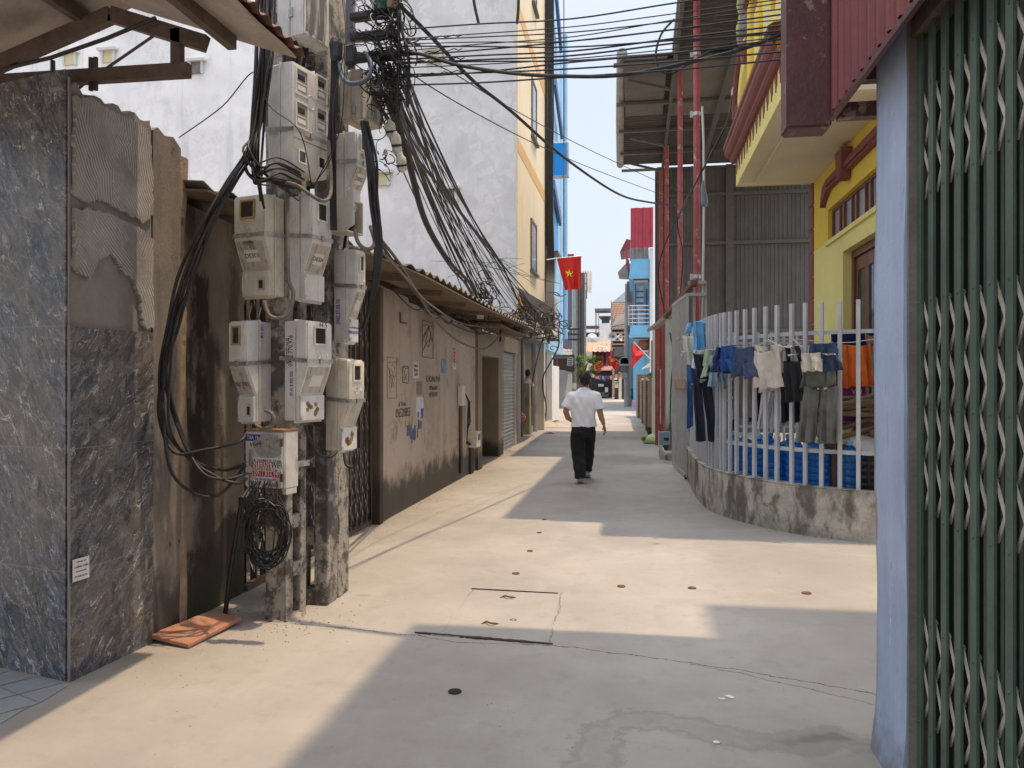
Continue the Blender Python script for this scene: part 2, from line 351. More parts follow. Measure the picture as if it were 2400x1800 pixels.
m_concrete=M('weathered_pole_concrete',(.37,.335,.29),var=.32,scl=7,bump=1.0,bsc=48,stain=(.055,.049,.043),amt=.85,ssc=(5,5,4.2),thr=(.48,.58),spots=(.07,.06,.05),spsc=26,spthr=(.53,.62))
m_conc_grey=M('grey_concrete',(.36,.35,.33),var=.18,scl=2,bump=.3,stain=(.16,.15,.14),amt=.6,ssc=(4,4,.5))
m_mossy=M('mossy_concrete',(.46,.42,.36),var=.28,scl=3,bump=.5,stain=(.075,.068,.055),amt=.85,ssc=(3.6,3.6,1.5),thr=(.44,.60),spots=(.085,.105,.03),spsc=2.6,spthr=(.60,.70),spamt=.8)
m_awning=M('cement_fibre_sheet',(.47,.405,.34),var=.15,scl=5,bump=.4,bsc=35,stain=(.25,.20,.155),amt=.5,ssc=(3,3,3))
m_rust=M('rusty_brown_steel',(.14,.098,.078),var=.25,scl=9,bump=.3,stain=(.07,.05,.042),amt=.6,ssc=(8,8,8),rough=.65)
m_sheetedge=M('rusty_sheet_edge',(.20,.10,.07),var=.3,scl=14)
m_steel=M('galvanised_strap',(.52,.52,.50),var=.25,scl=30,metal=.85,rough=.38,bump=.05,stain=(.25,.17,.1),amt=.5,ssc=(20,20,20))
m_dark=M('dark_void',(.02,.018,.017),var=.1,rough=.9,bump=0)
m_black=M('black_cable',(.017,.016,.018),var=.3,scl=20,rough=.5,bump=.05,stain=(.05,.043,.038),amt=.5,ssc=(20,20,20))
m_greycable=M('dusty_grey_cable',(.17,.145,.125),var=.2,scl=20,rough=.7,bump=.05)
m_beam=M('black_cross_arm',(.035,.035,.038),var=.3,scl=12,rough=.55)
BOXM=[dirty_box('aged_white_meter_plastic',(.72,.70,.66),amt=.42,lo=.53,hi=.74),dirty_box('yellowed_meter_plastic',(.70,.64,.53),amt=.36,lo=.53,hi=.74),dirty_box('stained_meter_plastic',(.56,.51,.44),(.15,.10,.07),.7,.46,.68)]
m_peel=dirty_box('peeled_paint_box',(.62,.60,.56),(.15,.11,.08),.8,.45,.6)
m_label=M('white_label_paper',(.74,.72,.67),var=.08,scl=20,bump=0)
m_ink=M('black_ink',(.02,.02,.022),var=.1,bump=0); m_blueink=M('blue_ink',(.03,.05,.33),var=.1,bump=0); m_redink=M('red_ink',(.55,.02,.035),var=.08,bump=0); m_purpleink=M('purple_ink',(.09,.04,.38),var=.1,bump=0)
m_graypaint=M('faded_grey_print',(.23,.21,.19),var=.2,bump=0)
m_stencil=M('black_stencil_paint',(.045,.036,.03),var=.3,scl=30,bump=0)
m_brass=M('yellowed_brass_frame',(.42,.30,.12),var=.25,scl=30,rough=.45)
def glass(name,c,rough=.08): 
    g=G(name); k=g.mix(g.ramp(g.noise(9,4),.4,.7),c,sh(c,1.8)); return g.done(k,rough,spec=.6)
m_meterglass=glass('dark_meter_glass',(.035,.035,.034)); m_winglass=glass('window_glass',(.16,.20,.23),.12); m_darkglass=glass('dark_window_glass',(.03,.045,.06))
m_gate_l=M('dark_brown_gate_steel',(.10,.085,.078),var=.3,scl=10,rough=.55,bump=.2)
m_lattice=M('cream_lattice_bar',(.42,.37,.30),var=.2,scl=14,rough=.5,bump=.1,stain=(.2,.13,.08),amt=.5,ssc=(12,12,12))
m_shut=M('grey_roller_shutter',(.34,.345,.325),var=.12,scl=4,rough=.5,stain=(.2,.19,.17),amt=.4,ssc=(4,4,.5))
m_tileroof=M('fibre_cement_roof',(.21,.165,.13),var=.25,scl=6,bump=.4,stain=(.10,.085,.07),amt=.6,ssc=(5,5,5))
m_roofunder=M('brown_roof_underside',(.185,.135,.095),var=.2,scl=5,bump=.3)
m_cream=M('cream_facade_paint',(.76,.66,.47),var=.06,scl=1.2,bump=.1,stain=(.62,.53,.37),amt=.4,ssc=(3,3,.25),thr=(.52,.75))
m_ochre=M('ochre_band_paint',(.66,.42,.17),var=.08,scl=2,bump=.1)
m_frame=M('dark_grey_frame',(.12,.115,.11),var=.15,scl=10,rough=.5)
m_blue=M('light_blue_paint',(.33,.56,.78),var=.08,scl=1.5,bump=.1,stain=(.25,.42,.6),amt=.4,ssc=(3,3,.3))
m_skyblue=M('sky_blue_balcony_paint',(.20,.52,.76),var=.07,scl=2,bump=.08)
m_deepblue=M('deep_blue_metal',(.045,.11,.26),var=.12,scl=5,rough=.45)
m_signblue=M('bright_blue_sign_panel',(.02,.34,.80),var=.05,bump=0,rough=.4)
m_alum=M('aluminium_trim',(.55,.55,.55),var=.1,metal=.6,rough=.4,bump=0)
m_redsheet=M('red_corrugated_sheet',(.42,.045,.07),var=.12,scl=3,rough=.5,bump=.05)
m_slate=M('slate_grey_paint',(.15,.165,.205),var=.12,scl=2,stain=(.10,.11,.135),amt=.5,ssc=(3,3,.3))
m_tin=M('weathered_tin',(.33,.32,.31),var=.2,scl=3,rough=.55,stain=(.18,.155,.13),amt=.5,ssc=(5,5,1))
m_whitepaint=M('white_paint',(.74,.73,.70),var=.06,scl=2,bump=.1,stain=(.5,.47,.42),amt=.35,ssc=(4,4,.4))
m_offwhite=M('beige_paint',(.62,.56,.47),var=.08,scl=2,bump=.1,stain=(.42,.36,.29),amt=.4,ssc=(4,4,.5))
m_bluegrey=M('blue_grey_door_paint',(.22,.265,.33),var=.12,scl=2,bump=.1)
m_ironstain=M('stained_yellow_concrete',(.36,.29,.17),var=.25,scl=3,bump=.4,stain=(.10,.08,.05),amt=.7,ssc=(6,6,1.5))
# ================================================================ ground
def road():
    mb=MB(); n=[-900,-40,-12,-8,-6,-5,-4,-3,-2,-1,0,1,2,3,5,9,40,900]; ys=[-60,-5,0,2,3,4,5,6,7,8,10,12,16,22,30,45,80,1500]
    mb.add([(x,y,0) for x in n for y in ys],[(i*len(ys)+j,(i+1)*len(ys)+j,(i+1)*len(ys)+j+1,i*len(ys)+j+1) for i in range(len(n)-1) for j in range(len(ys)-1)])
    return tag(mb.build('road',m_road),kind='structure')
ROAD=road()
# tiled forecourt at lower left, 4 mm above the road
m_floor=M('blue_grey_floor_tile',(.30,.31,.325),var=.15,scl=4,bump=.1)
def forecourt():
    P=[onZ(0,1572),onZ(160,1607),onZ(100,1645),onZ(60,1662),onZ(0,1698),V((-4.2,2.5,0)),V((-4.6,3.6,0))]
    P=[V((p.x,p.y,.004)) for p in P]
    mb=MB(); mb.prism(P,(0,0,-.02)); t=tag(mb.build('paved_forecourt',m_floor),kind='structure')
    jb=MB(); g=V((.93,-.36,0)); h=V((.55,.83,0)); c=V((-3.35,3.3,.006))
    poly=P
    def clip(a,b):
        # keep the part of a segment inside the convex polygon
        t0,t1=0,1; d=b-a; n=len(poly); cen=sum(poly,V())/n
        for i in range(n):
            p=poly[i];q=poly[(i+1)%n]; e=q-p; nn=V((-e.y,e.x,0)); 
            if nn.dot(cen-p)<0: nn=-nn
            den=nn.dot(d); num=nn.dot(p-a)
            if abs(den)<1e-9:
                if num>0: return None
                continue
            tt=num/den
            if den>0: t0=max(t0,tt)
            else: t1=min(t1,tt)
        return (a+d*t0,a+d*t1) if t0<t1 else None
    for dr,st in((g,h),(h,g)):
        for i in range(-8,9):
            s=clip(c+st*i*.2-dr*3,c+st*i*.2+dr*3)
            if s: jb.beam(s[0],s[1],.006,.002)
    jb.build('tile_joint',m_mortar,t)
forecourt()
# precast drain slab set in the road, with its broken lip
def drain_slab():
    t=thing('drain_cover','concrete drain slab let into the road with a broken front lip','drain cover',(onZ(1170,1450)))
    P=[onZ(*p) for p in((1112,1384),(1314,1394),(1286,1508),(1010,1490))]
    mb=MB(); mb.prism([p+V((0,0,.006)) for p in P],(0,0,-.03)); mb.build('slab',m_road,t)
    def ragged(a,b,w0,w1,n,name,m):
        a=onZ(*a);b=onZ(*b); d=(b-a); nr=V((-d.y,d.x,0)).normalized(); top=[];bot=[]
        for i in range(n+1):
            f=i/n; p=a+d*f; e=sin(pi*f)**.4; top.append(p+nr*(rnd.uniform(w0,w1)*e)+V((0,0,.009))); bot.append(p-nr*(rnd.uniform(w0,w1)*e)+V((0,0,.009)))
        mm=MB(); mm.prism(top+bot[::-1],(0,0,-.02)); mm.build(name,m,t)
    ragged((1105,1381),(1308,1392),.001,.005,26,'joint_gap',m_void_edge)
    ragged((972,1484),(1296,1511),.006,.020,40,'joint_gap',m_void_edge)
m_void_edge=M('dark_joint_dirt',(.045,.036,.03),var=.3,scl=20)
m_rustspot=M('rust_iron',(.13,.06,.035),var=.3,scl=30,bump=.3)
drain_slab()
for (px,py,r,lb) in((1276,1218,.032,'rusty iron plug in the road nearest the walking man'),(1264,1249,.032,'rusty iron plug in the road, second from the walking man'),(1242,1292,.036,'rusty iron plug in sunlight just past the long shade edge'),(1209,1345,.04,'round rusty iron plug above the drain slab'),(1456,1375,.04,'rusty iron plug in the middle of the sunlit road'),(1622,1379,.04,'rusty iron plug left of the square shade corner'),(1890,1391,.045,'rusty iron plug beyond the shade by the blue pillar'),(1203,1455,.03,'small rusty iron plug on the drain slab')):
    p=onZ(px,py); mb=MB(); mb.lathe([(0,0),(r*.8,0),(r*.75,.008),(r*.45,.006),(0,.005)],p,12); tag(mb.build('iron_plug',m_rustspot),lb,'iron plug','iron plugs in the road')
p=onZ(1066,1622); mb=MB(); mb.lathe([(0,.005),(.028,.005),(.034,.006),(.035,.001)],p,16); tag(mb.build('drain_hole',m_dark),'open round drain hole in the shaded foreground concrete','drain hole')
for (px,py,lb) in((1190,1404,'bent iron lifting loop on the sunlit end of the drain slab'),(1148,1466,'bent iron lifting loop on the shaded end of the drain slab')):
    p=onZ(px,py); mb=MB(); mb.tube([p+V((-.055+.11*i/8,.02*sin(i),.003+.02*sin(pi*i/8))) for i in range(9)],.006,6); tag(mb.build('lifting_loop',m_rustspot),lb,'lifting loop','lifting loops of the drain slab')
m_scrap=M('white_scrap',(.75,.74,.72),var=.05,bump=0)
for i,(px,py,lb) in enumerate(((1693,1640,'torn white scrap, left one of the cluster on the shaded road'),(1706,1633,'torn white scrap, topmost of the cluster on the shaded road'),(1716,1636,'torn white scrap, right one of the cluster on the shaded road'),(1682,1742,'white crumb on the wet stain'))):
    p=onZ(px,py); mb=MB(); mb.prism([p+V((.017*cos(a)*rnd.uniform(.4,1.3),.014*sin(a)*rnd.uniform(.4,1.3),.002)) for a in [k*pi/3.5 for k in range(7)]],(0,0,.004)); tag(mb.build('paper_scrap',m_scrap),lb,'scrap','scraps on the road')
# red slab leaning at the wall foot
m_redtile=M('worn_red_tile',(.42,.20,.125),var=.15,scl=5,bump=.3,stain=(.40,.31,.24),amt=.6,ssc=(4,4,4))
a,b,c,d=[onZ(*p) for p in((349,1506),(442,1522),(566,1463),(494,1453))]
mb=MB(); mb.prism([a+V((0,0,.05)),b+V((0,0,.03)),c+V((0,0,.045)),d+V((0,0,.065))],(0,0,-.025)); tag(mb.build('paving_slab',m_redtile,bevel=.004),'loose worn red slab lying at the foot of the plaster wall','paving slab')
# ================================================================ left: tiled shop building
TX=-2.9
def tiled_house():
    t=thing('tiled_shop','corner shop wall clad in dark marble tile under raw mortar','building',(-2.92,3.58,0))
    A=V((-2.92,3.58,0)); B=V((-2.87,4.21,0)); L=V((-6,4.32,0)); K=V((-6,5,0))
    n=V((.08,-.62,0)).normalized()
    mb=MB(); mb.prism([A,B,B+V((-.03,0,0)),A+V((-.03,.015,0))],(0,0,1.86)); mb.prism([A+V((-.0305,.008,0)),L,L+V((0,.03,0)),A+V((-.031,.04,0))],(0,0,3.20)); mb.build('marble_tile_cladding',m_marble,t)
    cb=MB(); cb.prism([A+V((-.034,.035,0)),A+V((-.016,.03,0)),B+V((-.016,0,0)),V((-2.95,4.215,0)),V((-6,5,0)),V((-6,4.36,0))],(0,0,3.1)); cb.build('raw_wall',m_mortar,t)
    tr=MB(); tr.box(-2.924,-2.915,3.572,3.58,0,3.15); tr.build('corner_bead',m_mortar,t)
    # broken top course
    tb=MB(); pts=[(.0,0,3.11)]; 
    for i in range(15): pts.append((0,.6*i/14,3.13+.035*sin(i*1.9)*rnd.random()+.02*rnd.random()-.0*i))
    pts.append((0,.6,3.09)); tb.prism([V((-2.934+p[1]*.08,3.6+p[1],p[2]-.02)) for p in pts],(-.12,0,0)); tb.build('broken_top',m_mortar,t)
    # combed adhesive patches, 2-15 mm proud of the wall, with ridges
    def patch(poly,ang,seed):
        r=random.Random(seed)
        # poly in (s along wall 0..0.62, z)
        n=len(poly); mm=MB()
        P=[]
        for i in range(n):
            a=V(poly[i]);b=V(poly[(i+1)%n])
            for k in range(7): P.append(a.lerp(b,k/7)+V((r.uniform(-.009,.009),r.uniform(-.009,.009))))
        W=lambda s,z,o:V((-2.934+.08*s+o,3.6+s,z))
        mm.prism([W(p[0],p[1],.0) for p in P],(.022,0,0)); mm.build('combed_adhesive',m_thinset,t)
    patch([(.01,2.55),(.015,3.06),(.13,3.1),(.3,3.07),(.45,3.08),(.575,3.05),(.60,2.75),(.595,2.56),(.52,2.50),(.40,2.53),(.2,2.56),(.08,2.52)],(),1)
    patch([(.01,2.15),(.01,2.47),(.13,2.50),(.3,2.49),(.5,2.46),(.6,2.42),(.605,1.90),(.56,1.875),(.52,1.90),(.50,2.03),(.44,2.16),(.36,2.19),(.27,2.29),(.18,2.23),(.11,2.12)],(),2)
    # lower tongue of adhesive runs down over the tile, as a drip
    return t
m_pier=M('grey_brown_pier',(.24,.205,.175),var=.22,scl=2.5,bump=.4,stain=(.10,.083,.07),amt=.6,ssc=(5,5,.6),spots=(.05,.042,.036),spsc=4,damp=(.35,.8,.15),dampc=(.05,.045,.037))
m_thinset2=M('combed_adhesive_ridge',(.52,.50,.48),var=.2,scl=9,bump=.2)
tiled_house()
# paper advert stuck on the tile
def sticker():
    t=thing('advert_sticker','small blue printed waterproofing sticker on the marble tile','sticker',(-2.91,3.62,.95))
    c=onX(190,1333,-2.895); r=V((.08,.996,0)).normalized(); u=UP
    mb=MB(); mb.obox(c,r*.055,u*.058,r.cross(u)*.0012); mb.build('paper',m_label,t)
    nn=r.cross(u)*.002
    for i,(s,z,sz) in enumerate((('CHỐNG THẤM',.014,.0155),('TRẦN NHÀ - SÂN',.040,.009),('ĐT: 0982.536.171',-.036,.0125),('BẢO HÀNH 10 NĂM',-.010,.0085))):
        text(s,sz,m_blueink,t,c+u*z+nn,r,u,.9,local=False)
sticker()
# gable awning over the shop
def awning():
    t=thing('gable_awning','rusty steel framed gable awning with fibre sheets over the tiled shop','awning',(-2.9,4.0,3.3))
    rx,rz=-2.9,3.735; Y1,Y0=4.05,-1.2; ex=-1.885; ez=3.375; lx=-4.6; lz=3.735-.32*1.7
    for nm,x1,z1 in(('roof_sheet',ex,ez),('roof_sheet',lx,lz)):
        mb=MB(); d=V((x1-rx,0,z1-rz)); nn=d.normalized().cross(V((0,1,0))); nn=nn if nn.z>0 else -nn
        mb.grid(lambda u,v:V((rx,Y0,rz))+d*u+V((0,(Y1-Y0)*v,0))+nn*.004*sin(v*60),4,60,nn*.008); mb.build(nm,m_awning,t)
        cb=MB(); cb.corr(V((rx,Y0,rz))+nn*.022,V((0,Y1-Y0+.03,0)),d*1.03,.13,.03,nn,.004,False); cb.build('corrugated_cover',m_sheetedge,t)
    sl=(rz-ez)/(ex-rx)
    for X in(-3.09,-2.23,-3.9):
        z=rz-abs(X-rx)*abs(sl)-.045; mb=MB(); mb.beam((X,Y0,z),(X,4.0 if X!=-2.23 else 3.98,z),.05,.075); mb.build('purlin',m_rust,t)
    for Yt in(3.88,2.35,.8):
        mb=MB(); mb.beam((rx,Yt,rz-.12),(-2.33,Yt,rz-.12-.57*abs(sl)),.05,.085); mb.beam((rx,Yt,rz-.12),(-4.4,Yt,rz-.12-1.5*.32),.05,.085); mb.build('rafter',m_rust,t)
        if Yt>3:
            mb=MB(); mb.beam((-4.4,Yt,3.29),(-2.43,Yt,3.275),.05,.075); mb.build('tie_beam',m_rust,t)
            mb=MB(); mb.beam((-2.5,Yt,3.31),(-2.5,Yt,3.50),.055,.05,up=(0,1,0)); mb.build('strut',m_rust,t)
            mb=MB(); mb.tube([(-3.35,Yt+.05,3.1),(-3.1,Yt+.05,3.27),(-2.6,Yt+.03,3.53)],.008,6); mb.build('brace_rod',m_rust,t)
            for x in(-3.27,-3.03,-3.0):
                mb=MB(); mb.tube([(x,Yt-.0,3.2 if x>-3.1 else 3.28),(x,Yt-.0,3.385)],.013,6); mb.build('bolt',m_rust,t)
awning()
mb=MB(); a=at(-60,178,4.5); b=at(120,135,4.3); c=at(250,90,4.2); d=at(365,42,4.15); mb.tube([a,(a+b)/2,b,(b+c)/2,c,(c+d)/2,d],.011,6); tag(mb.build('awning_cable',m_black),'thick black cable slung beneath the shop awning','cable')
# ================================================================ left: plaster wall between the shop and the gate
def plaster_wall():
    t=thing('plaster_wall','stained brown plaster wall with black damp between shop and poles','wall',(-2.95,4.75,0))
    mb=MB()
    def front(y): return -2.868-.012*sin(y*3)
    pts=[]; n=10
    mb.prism([(-2.872,4.212,0),(-2.875,4.215,3.08),(-2.875,4.26,3.11),(-2.875,4.33,3.08),(-2.875,4.42,3.10),(-2.875,4.50,3.05),(-2.872,4.50,0)],(-.28,0,0)); 
    mb.build('gate_pier',m_pier,t)
    mb=MB(); mb.prism([(-2.885,4.502,0),(-2.888,4.502,2.72),(-2.888,5.32,2.70),(-2.885,5.32,0)],(-.2,0,0)); mb.build('wall_panel',m_plaster,t)
    mb=MB(); 
    pts=[(-2.879+.012*rnd.random(),4.505,z) for z in(0,3.0)]
    prof=[(-2.865,4.5),(-2.83,4.52),(-2.835,4.56),(-2.884,4.575)]
    mb.rings([( (-2.895+.008*sin(z*5),4.52,z),(.030+.006*sin(z*7),0,0),(0,.05+.012*cos(z*6)+.01*sin(z*17),0)) for z in [k*.25 for k in range(13)]],8); mb.build('chipped_sunlit_edge',M('sunlit_sandy_plaster',(.36,.27,.19),var=.25,scl=12,bump=.7,bsc=70,spots=(.12,.09,.07),spsc=5),t)  # chipped corner; its paler sandy colour carries the sunlight on the edge
plaster_wall()
# loose bricks and the standpipe with its tap
mb=MB(); c=onZ(668,1412)+V((-.15,.2,.03)); mb.obox(c,V((.09,.02,.01)),V((-.02,.06,0)),V((0,0,.02))); tag(mb.build('loose_tile',m_conc_grey,bevel=.005),'loose grey tile shard behind the utility pole','tile shard')
def tap():
    b=onZ(527,1446); t=thing('standpipe','black plastic standpipe with red tap handle and blue elbow','water tap',b)
    top=b+V((.06,.12,.78)); mb=MB(); mb.tube([b,b+V((.02,.04,.3)),top],.016,8); mb.build('pipe',m_black,t)
    mb=MB(); mb.tube([top-V((0,0,.07)),top],.026,8); mb.build('coupling',m_black,t)
    mb=MB(); mb.tube([top,top+V((.05,.02,.06))],.018,8); mb.build('valve_body',m_steel,t)
    mred=M('red_tap_plastic',(.5,.03,.03),var=.1); mbl=M('blue_pipe_plastic',(.03,.10,.36),var=.15)
    mb=MB(); h=top+V((.045,.0,.085)); mb.lathe([(0,0),(.028,.004),(.03,.014),(.012,.022),(0,.024)],h,8); mb.build('tap_handle',mred,t)
    mb=MB(); q=top+V((.06,.03,.06)); mb.tube([q,q+V((.1,.05,.03)),q+V((.15,.07,.06)),q+V((.16,.08,.2)),q+V((.165,.08,.33))],.022,8); mb.build('blue_elbow',mbl,t)
tap()
# ================================================================ folding gate builder
def folding_gate(name,label,x,y0,y1,z0,z1,pitch,ms,ml,nx=-1,sw=.028,bands=((.25,.55),(.66,.95)),rows=.3,depth=.03,parent_lbl=None,track=True,group=None,lw=.018):
    t=thing(name,label,'folding gate',(x,(y0+y1)/2,z0),group=group); n=int((y1-y0)/pitch+.001)
    first=None
    for i in range(n+1):
        y=y0+pitch*i; mb=MB()
        # U channel bar, open to the back
        mb.box(x-.0,x+.003,y-sw/2,y+sw/2,z0+.05,z1); mb.box(x+.0031,x+depth,y-sw/2,y-sw/2+.003,z0+.05,z1); mb.box(x+.0031,x+depth,y+sw/2-.003,y+sw/2,z0+.05,z1)
        zz=z0+.3
        while zz<z1: mb.lathe([(.006,0),(.005,.003),(0,.0045)],(x,y,zz),6,(-1,0,0)); zz+=.39
        mb.build('slat',ms,t)
        mb=MB(); mb.box(x+depth+.05,x+depth+.054,y-sw*.25+pitch*.5,y+sw*.25+pitch*.5,z0+.05,z1); mb.build('rear_slat',ms,t)
    for a,b in bands:
        mb=MB()
        for i in range(n):
            y=y0+pitch*i
            za=z0+(z1-z0)*a; zb=z0+(z1-z0)*b; k=max(1,round((zb-za)/rows)); st=(zb-za)/k
            for j in range(k):
                q=za+st*j
                for s0,s1,xo in((0,1,.014),(1,0,.021)):
                    jz=rnd.uniform(-.006,.006); P=[V((x+xo,y+pitch*(s0+(s1-s0)*f),q+st*f*.98+jz)) for f in(0,1)]
                    mb.beam(P[0],P[1],lw,.004,up=(1,0,0))
        mb.build('lattice_bars',ml,t)
    if track:
        mb=MB(); mb.box(x-.02,x+depth+.05,y0-.02,y1+.02,z1,z1+.09); mb.build('top_track',m_rust,t); mb=MB(); mb.box(x-.005,x+depth+.03,y0-.02,y1+.02,z0,z0+.045); mb.build('bottom_track',m_rust,t)
    return t
folding_gate('folding_gate','dark brown folding lattice gate behind the utility poles',-2.93,5.36,8.07,0,2.55,.15,m_gate_l,m_lattice,bands=((.04,.34),(.40,.70),(.75,.97)),rows=.26,sw=.04)
# ================================================================ left: brown workshop
def workshop():
    t=thing('workshop','low brown cement workshop with sagging sheet roof and roller shutter','building',(-2.9,12,0))
    XW=-2.81
    mb=MB(); mb.prism([(XW,8.1,0),(XW,8.1,2.63),(XW,9.2,2.60),(XW-.002,9.25,2.55),(XW,11,2.53),(XW,13.2,2.45),(XW,13.2,0)],(-.25,0,0)); mb.build('front_wall',m_brown,t)
    mb=MB(); mb.box(XW-.05,XW+.03,8.05,8.17,0,2.6); mb.build('gate_pilaster',m_rust2,t)
    mb=MB(); mb.box(-9,-3.0,7.9,8.09,0,2.5); mb.box(-9,-8.8,8.1,16,0,2.6); mb.box(-9,-3.1,18.3,18.45,0,2.6); mb.build('side_wall',m_brown,t)
    # door opening with dark room behind it
    for b in((-3.3,XW+.05,13.21,13.55),(-3.25,-2.86,15.75,16.35)): mb=MB(); mb.box(*b,0,2.5); mb.build('door_pier',m_brown2,t)
    mb=MB(); mb.box(-3.25,-2.85,13.56,15.74,2.05,2.5); mb.build('lintel',m_brown2,t)
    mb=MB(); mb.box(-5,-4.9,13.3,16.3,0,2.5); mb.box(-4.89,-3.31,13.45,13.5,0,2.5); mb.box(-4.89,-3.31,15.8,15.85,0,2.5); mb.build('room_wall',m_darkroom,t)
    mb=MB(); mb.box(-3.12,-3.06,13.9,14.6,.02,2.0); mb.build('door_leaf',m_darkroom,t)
    # roller shutter: horizontal ribs
    mb=MB(); mb.corr(V((-3.0,16.36,.02)),V((0,0,2.2)),V((0,2.1,0)),.085,.022,V((1,0,0)),.003,True); mb.build('roller_shutter',m_shut,t)
    mb=MB(); mb.box(-3.05,-2.93,18.47,18.56,0,2.35); mb.build('shutter_guide',m_offwhite,t)
    mb=MB(); mb.box(-3.15,-2.87,16.36,18.5,2.23,2.55); mb.build('shutter_housing',m_brown2,t)
    # roof
    def eave(y): return -2.72+.57*min(1,(y-4.5)/3.0)
    def ez0(y): return 2.83-.16*min(1,(y-4.5)/3.0)
    def rf(u,v):
        y=4.5+11.6*u; x0=eave(y); x=x0+(-7.6-x0)*v; z=ez0(y)+.38*v+.02*sin(y*.9)-.04*(u>.92)
        return V((x,y,z+.022*cos(2*pi*y/.28)))
    mb=MB(); mb.grid(rf,340,6,(0,0,.008)); mb.build('corrugated_roof',m_tileroof,t)
    mb=MB(); mb.grid(lambda u,v:V((eave(4.5+11.5*u)+.03-(.60)*v,4.5+11.5*u,ez0(4.5+11.5*u)-.045+.045*v+.015*sin(u*9))),60,2,(0,0,-.015)); mb.build('eave_board',m_roofunder,t)
    for i in range(9):
        y=4.8+1.3*i; mb=MB(); mb.beam((eave(y)-.10,y,ez0(y)-.085),(-4.5,y,ez0(y)+.09),.05,.06); mb.build('rafter',m_roofunder,t)
    mb=MB(); mb.grid(lambda u,v:V((-2.32-.55*v,13.0+3.6*u,2.53-.03*sin(u*3)+.03*v)),12,2,(0,0,.03)); mb.build('door_canopy',m_roofunder,t)
    # ads on the wall
    nx=V((1,0,0)); r=V((0,1,0))
    def ad(s,px,py,hpx,m,sx):
        p=onX(px,py,XW+.002); d=(p-C0).dot(FW); text(s,hpx*d/F*1.35,m,t,p,r,UP,sx,'stencil_lettering',.0004,local=False)
    ad('KHOAN CẮT BÊ TÔNG',943,948,8,m_stencil,.62) if False else None
    ad('BÊ TÔNG',943,948,10,m_stencil,1.0); ad('0965208855',945,968,22,m_stencil,.78)
    ad('KHOAN PHÁ BÊ TÔNG'[:9],1016,889,15,m_stencil,1.05); ad('0978664487',1016,910,11,m_stencil,1.0); ad('0912852097',1016,925,11,m_stencil,1.0)
    def paper(px,py,w,h,m,nm='paper_notice',o=.0025):
        p=onX(px,py,XW+.002); d=(p-C0).dot(FW); a=abs(onX(px+w/2,py,XW).y-onX(px-w/2,py,XW).y)/2; k=h*d/F/2
        mb=MB(); q=[]
        for i in range(20):
            f=i/20*4; e=int(f); g_=f-e; c=[(-1,-1),(1,-1),(1,1),(-1,1)]; A=c[e];B=c[(e+1)%4]; q.append(V((XW+.0005,p.y+a*(A[0]+(B[0]-A[0])*g_)*rnd.uniform(.93,1.04),p.z+k*(A[1]+(B[1]-A[1])*g_)*rnd.uniform(.95,1.03))))
        mb.prism(q,(o,0,0)); return mb.build(nm,m,t)
    mpink=M('pink_paper',(.62,.36,.36),var=.1,scl=10,bump=0); mfb=M('faded_blue_paper',(.24,.31,.36),var=.3,scl=9,bump=0); mwp=M('torn_white_paper',(.70,.70,.74),var=.1,scl=12,bump=0); mgl=M('old_glue_patch',(.30,.25,.20),var=.3,scl=16,bump=.2); mbp=M('blue_paint_smear',(.10,.13,.22),var=.45,scl=14,bump=0)
    paper(1065,832,9,36,mpink); paper(1065,857,8.5,18,mwp); text('TÌM',.05,m_redink,t,onX(1065,857,XW+.006),r,UP,1,local=False)
    for z in(822,830,838,846): text('thông báo',.035,m_redink,t,onX(1065,z-4,XW+.006),r,UP,.6,local=False)
    paper(1040,858,12,34,mfb); paper(984,955,17,48,mwp); paper(983,910,13,34,mgl)
    paper(989,968,6,22,M('torn_blue_paper',(.04,.14,.40),var=.2,bump=0),o=.004); paper(980,972,4,14,M('torn_brown_paper',(.3,.16,.14),var=.2,bump=0),o=.004)
    paper(975,868,13,37,mwp); text('NHÀ\nBÁN\nGẤP',.055,m_ink,t,onX(975,868,XW+.006),r,UP,1.6,local=False)
    # blue paint smears below the torn poster
    for i in range(15):
        px=978+rnd.uniform(-9,12)-i*1.6; py=988+rnd.uniform(0,26)+i*1.2; paper(px,py,rnd.uniform(2,5),rnd.uniform(12,30),mbp,'paint_smear',.001+.0001*i)
    # chalk-like outlines of old posters
    def outline(px,py,w,h,m,n=1):
        p0=onX(px-w/2,py,XW).y;p1=onX(px+w/2,py,XW).y; d=(onX(px,py,XW)-C0).dot(FW); c=onX(px,py,XW).z; k=h*d/F/2
        mb=MB(); X=XW+.002
        def line(a,b):
            q=[V(a).lerp(V(b),i/9)+V((0,rnd.uniform(-.008,.008),rnd.uniform(-.008,.008))) for i in range(10)]; mb.tube(q,.0045,4)
        line((X,p0,c-k),(X,p0,c+k));line((X,p1,c-k),(X,p1,c+k));line((X,p0,c-k),(X,p1,c-k));line((X,p0,c+k),(X,p1,c+k))
        for i in range(n):
            q=[V((X,p0+(p1-p0)*rnd.random(),c+k*rnd.uniform(-.85,.85))) for _ in range(3)]; mb.tube([q[0],q[0].lerp(q[1],.5)+V((0,.02,.03)),q[1],q[2]],.004,4)
        line((X,p0,c+k*.75),(X,p1,c+k*.8)); mb.build('glue_outline',m,t)
    outline(1002,796,25,84,m_gatedk,4); outline(918,886,22,95,mgl,4); outline(950,878,14,38,m_gatedk,2)
    # rusty pipe bracket
    mb=MB(); p=onX(939,755,XW+.02); mb.tube([onX(938,732,XW+.02),p,onX(953,758,XW+.03)],.012,6); mb.build('rusty_pipe',m_rust,t)
    return t
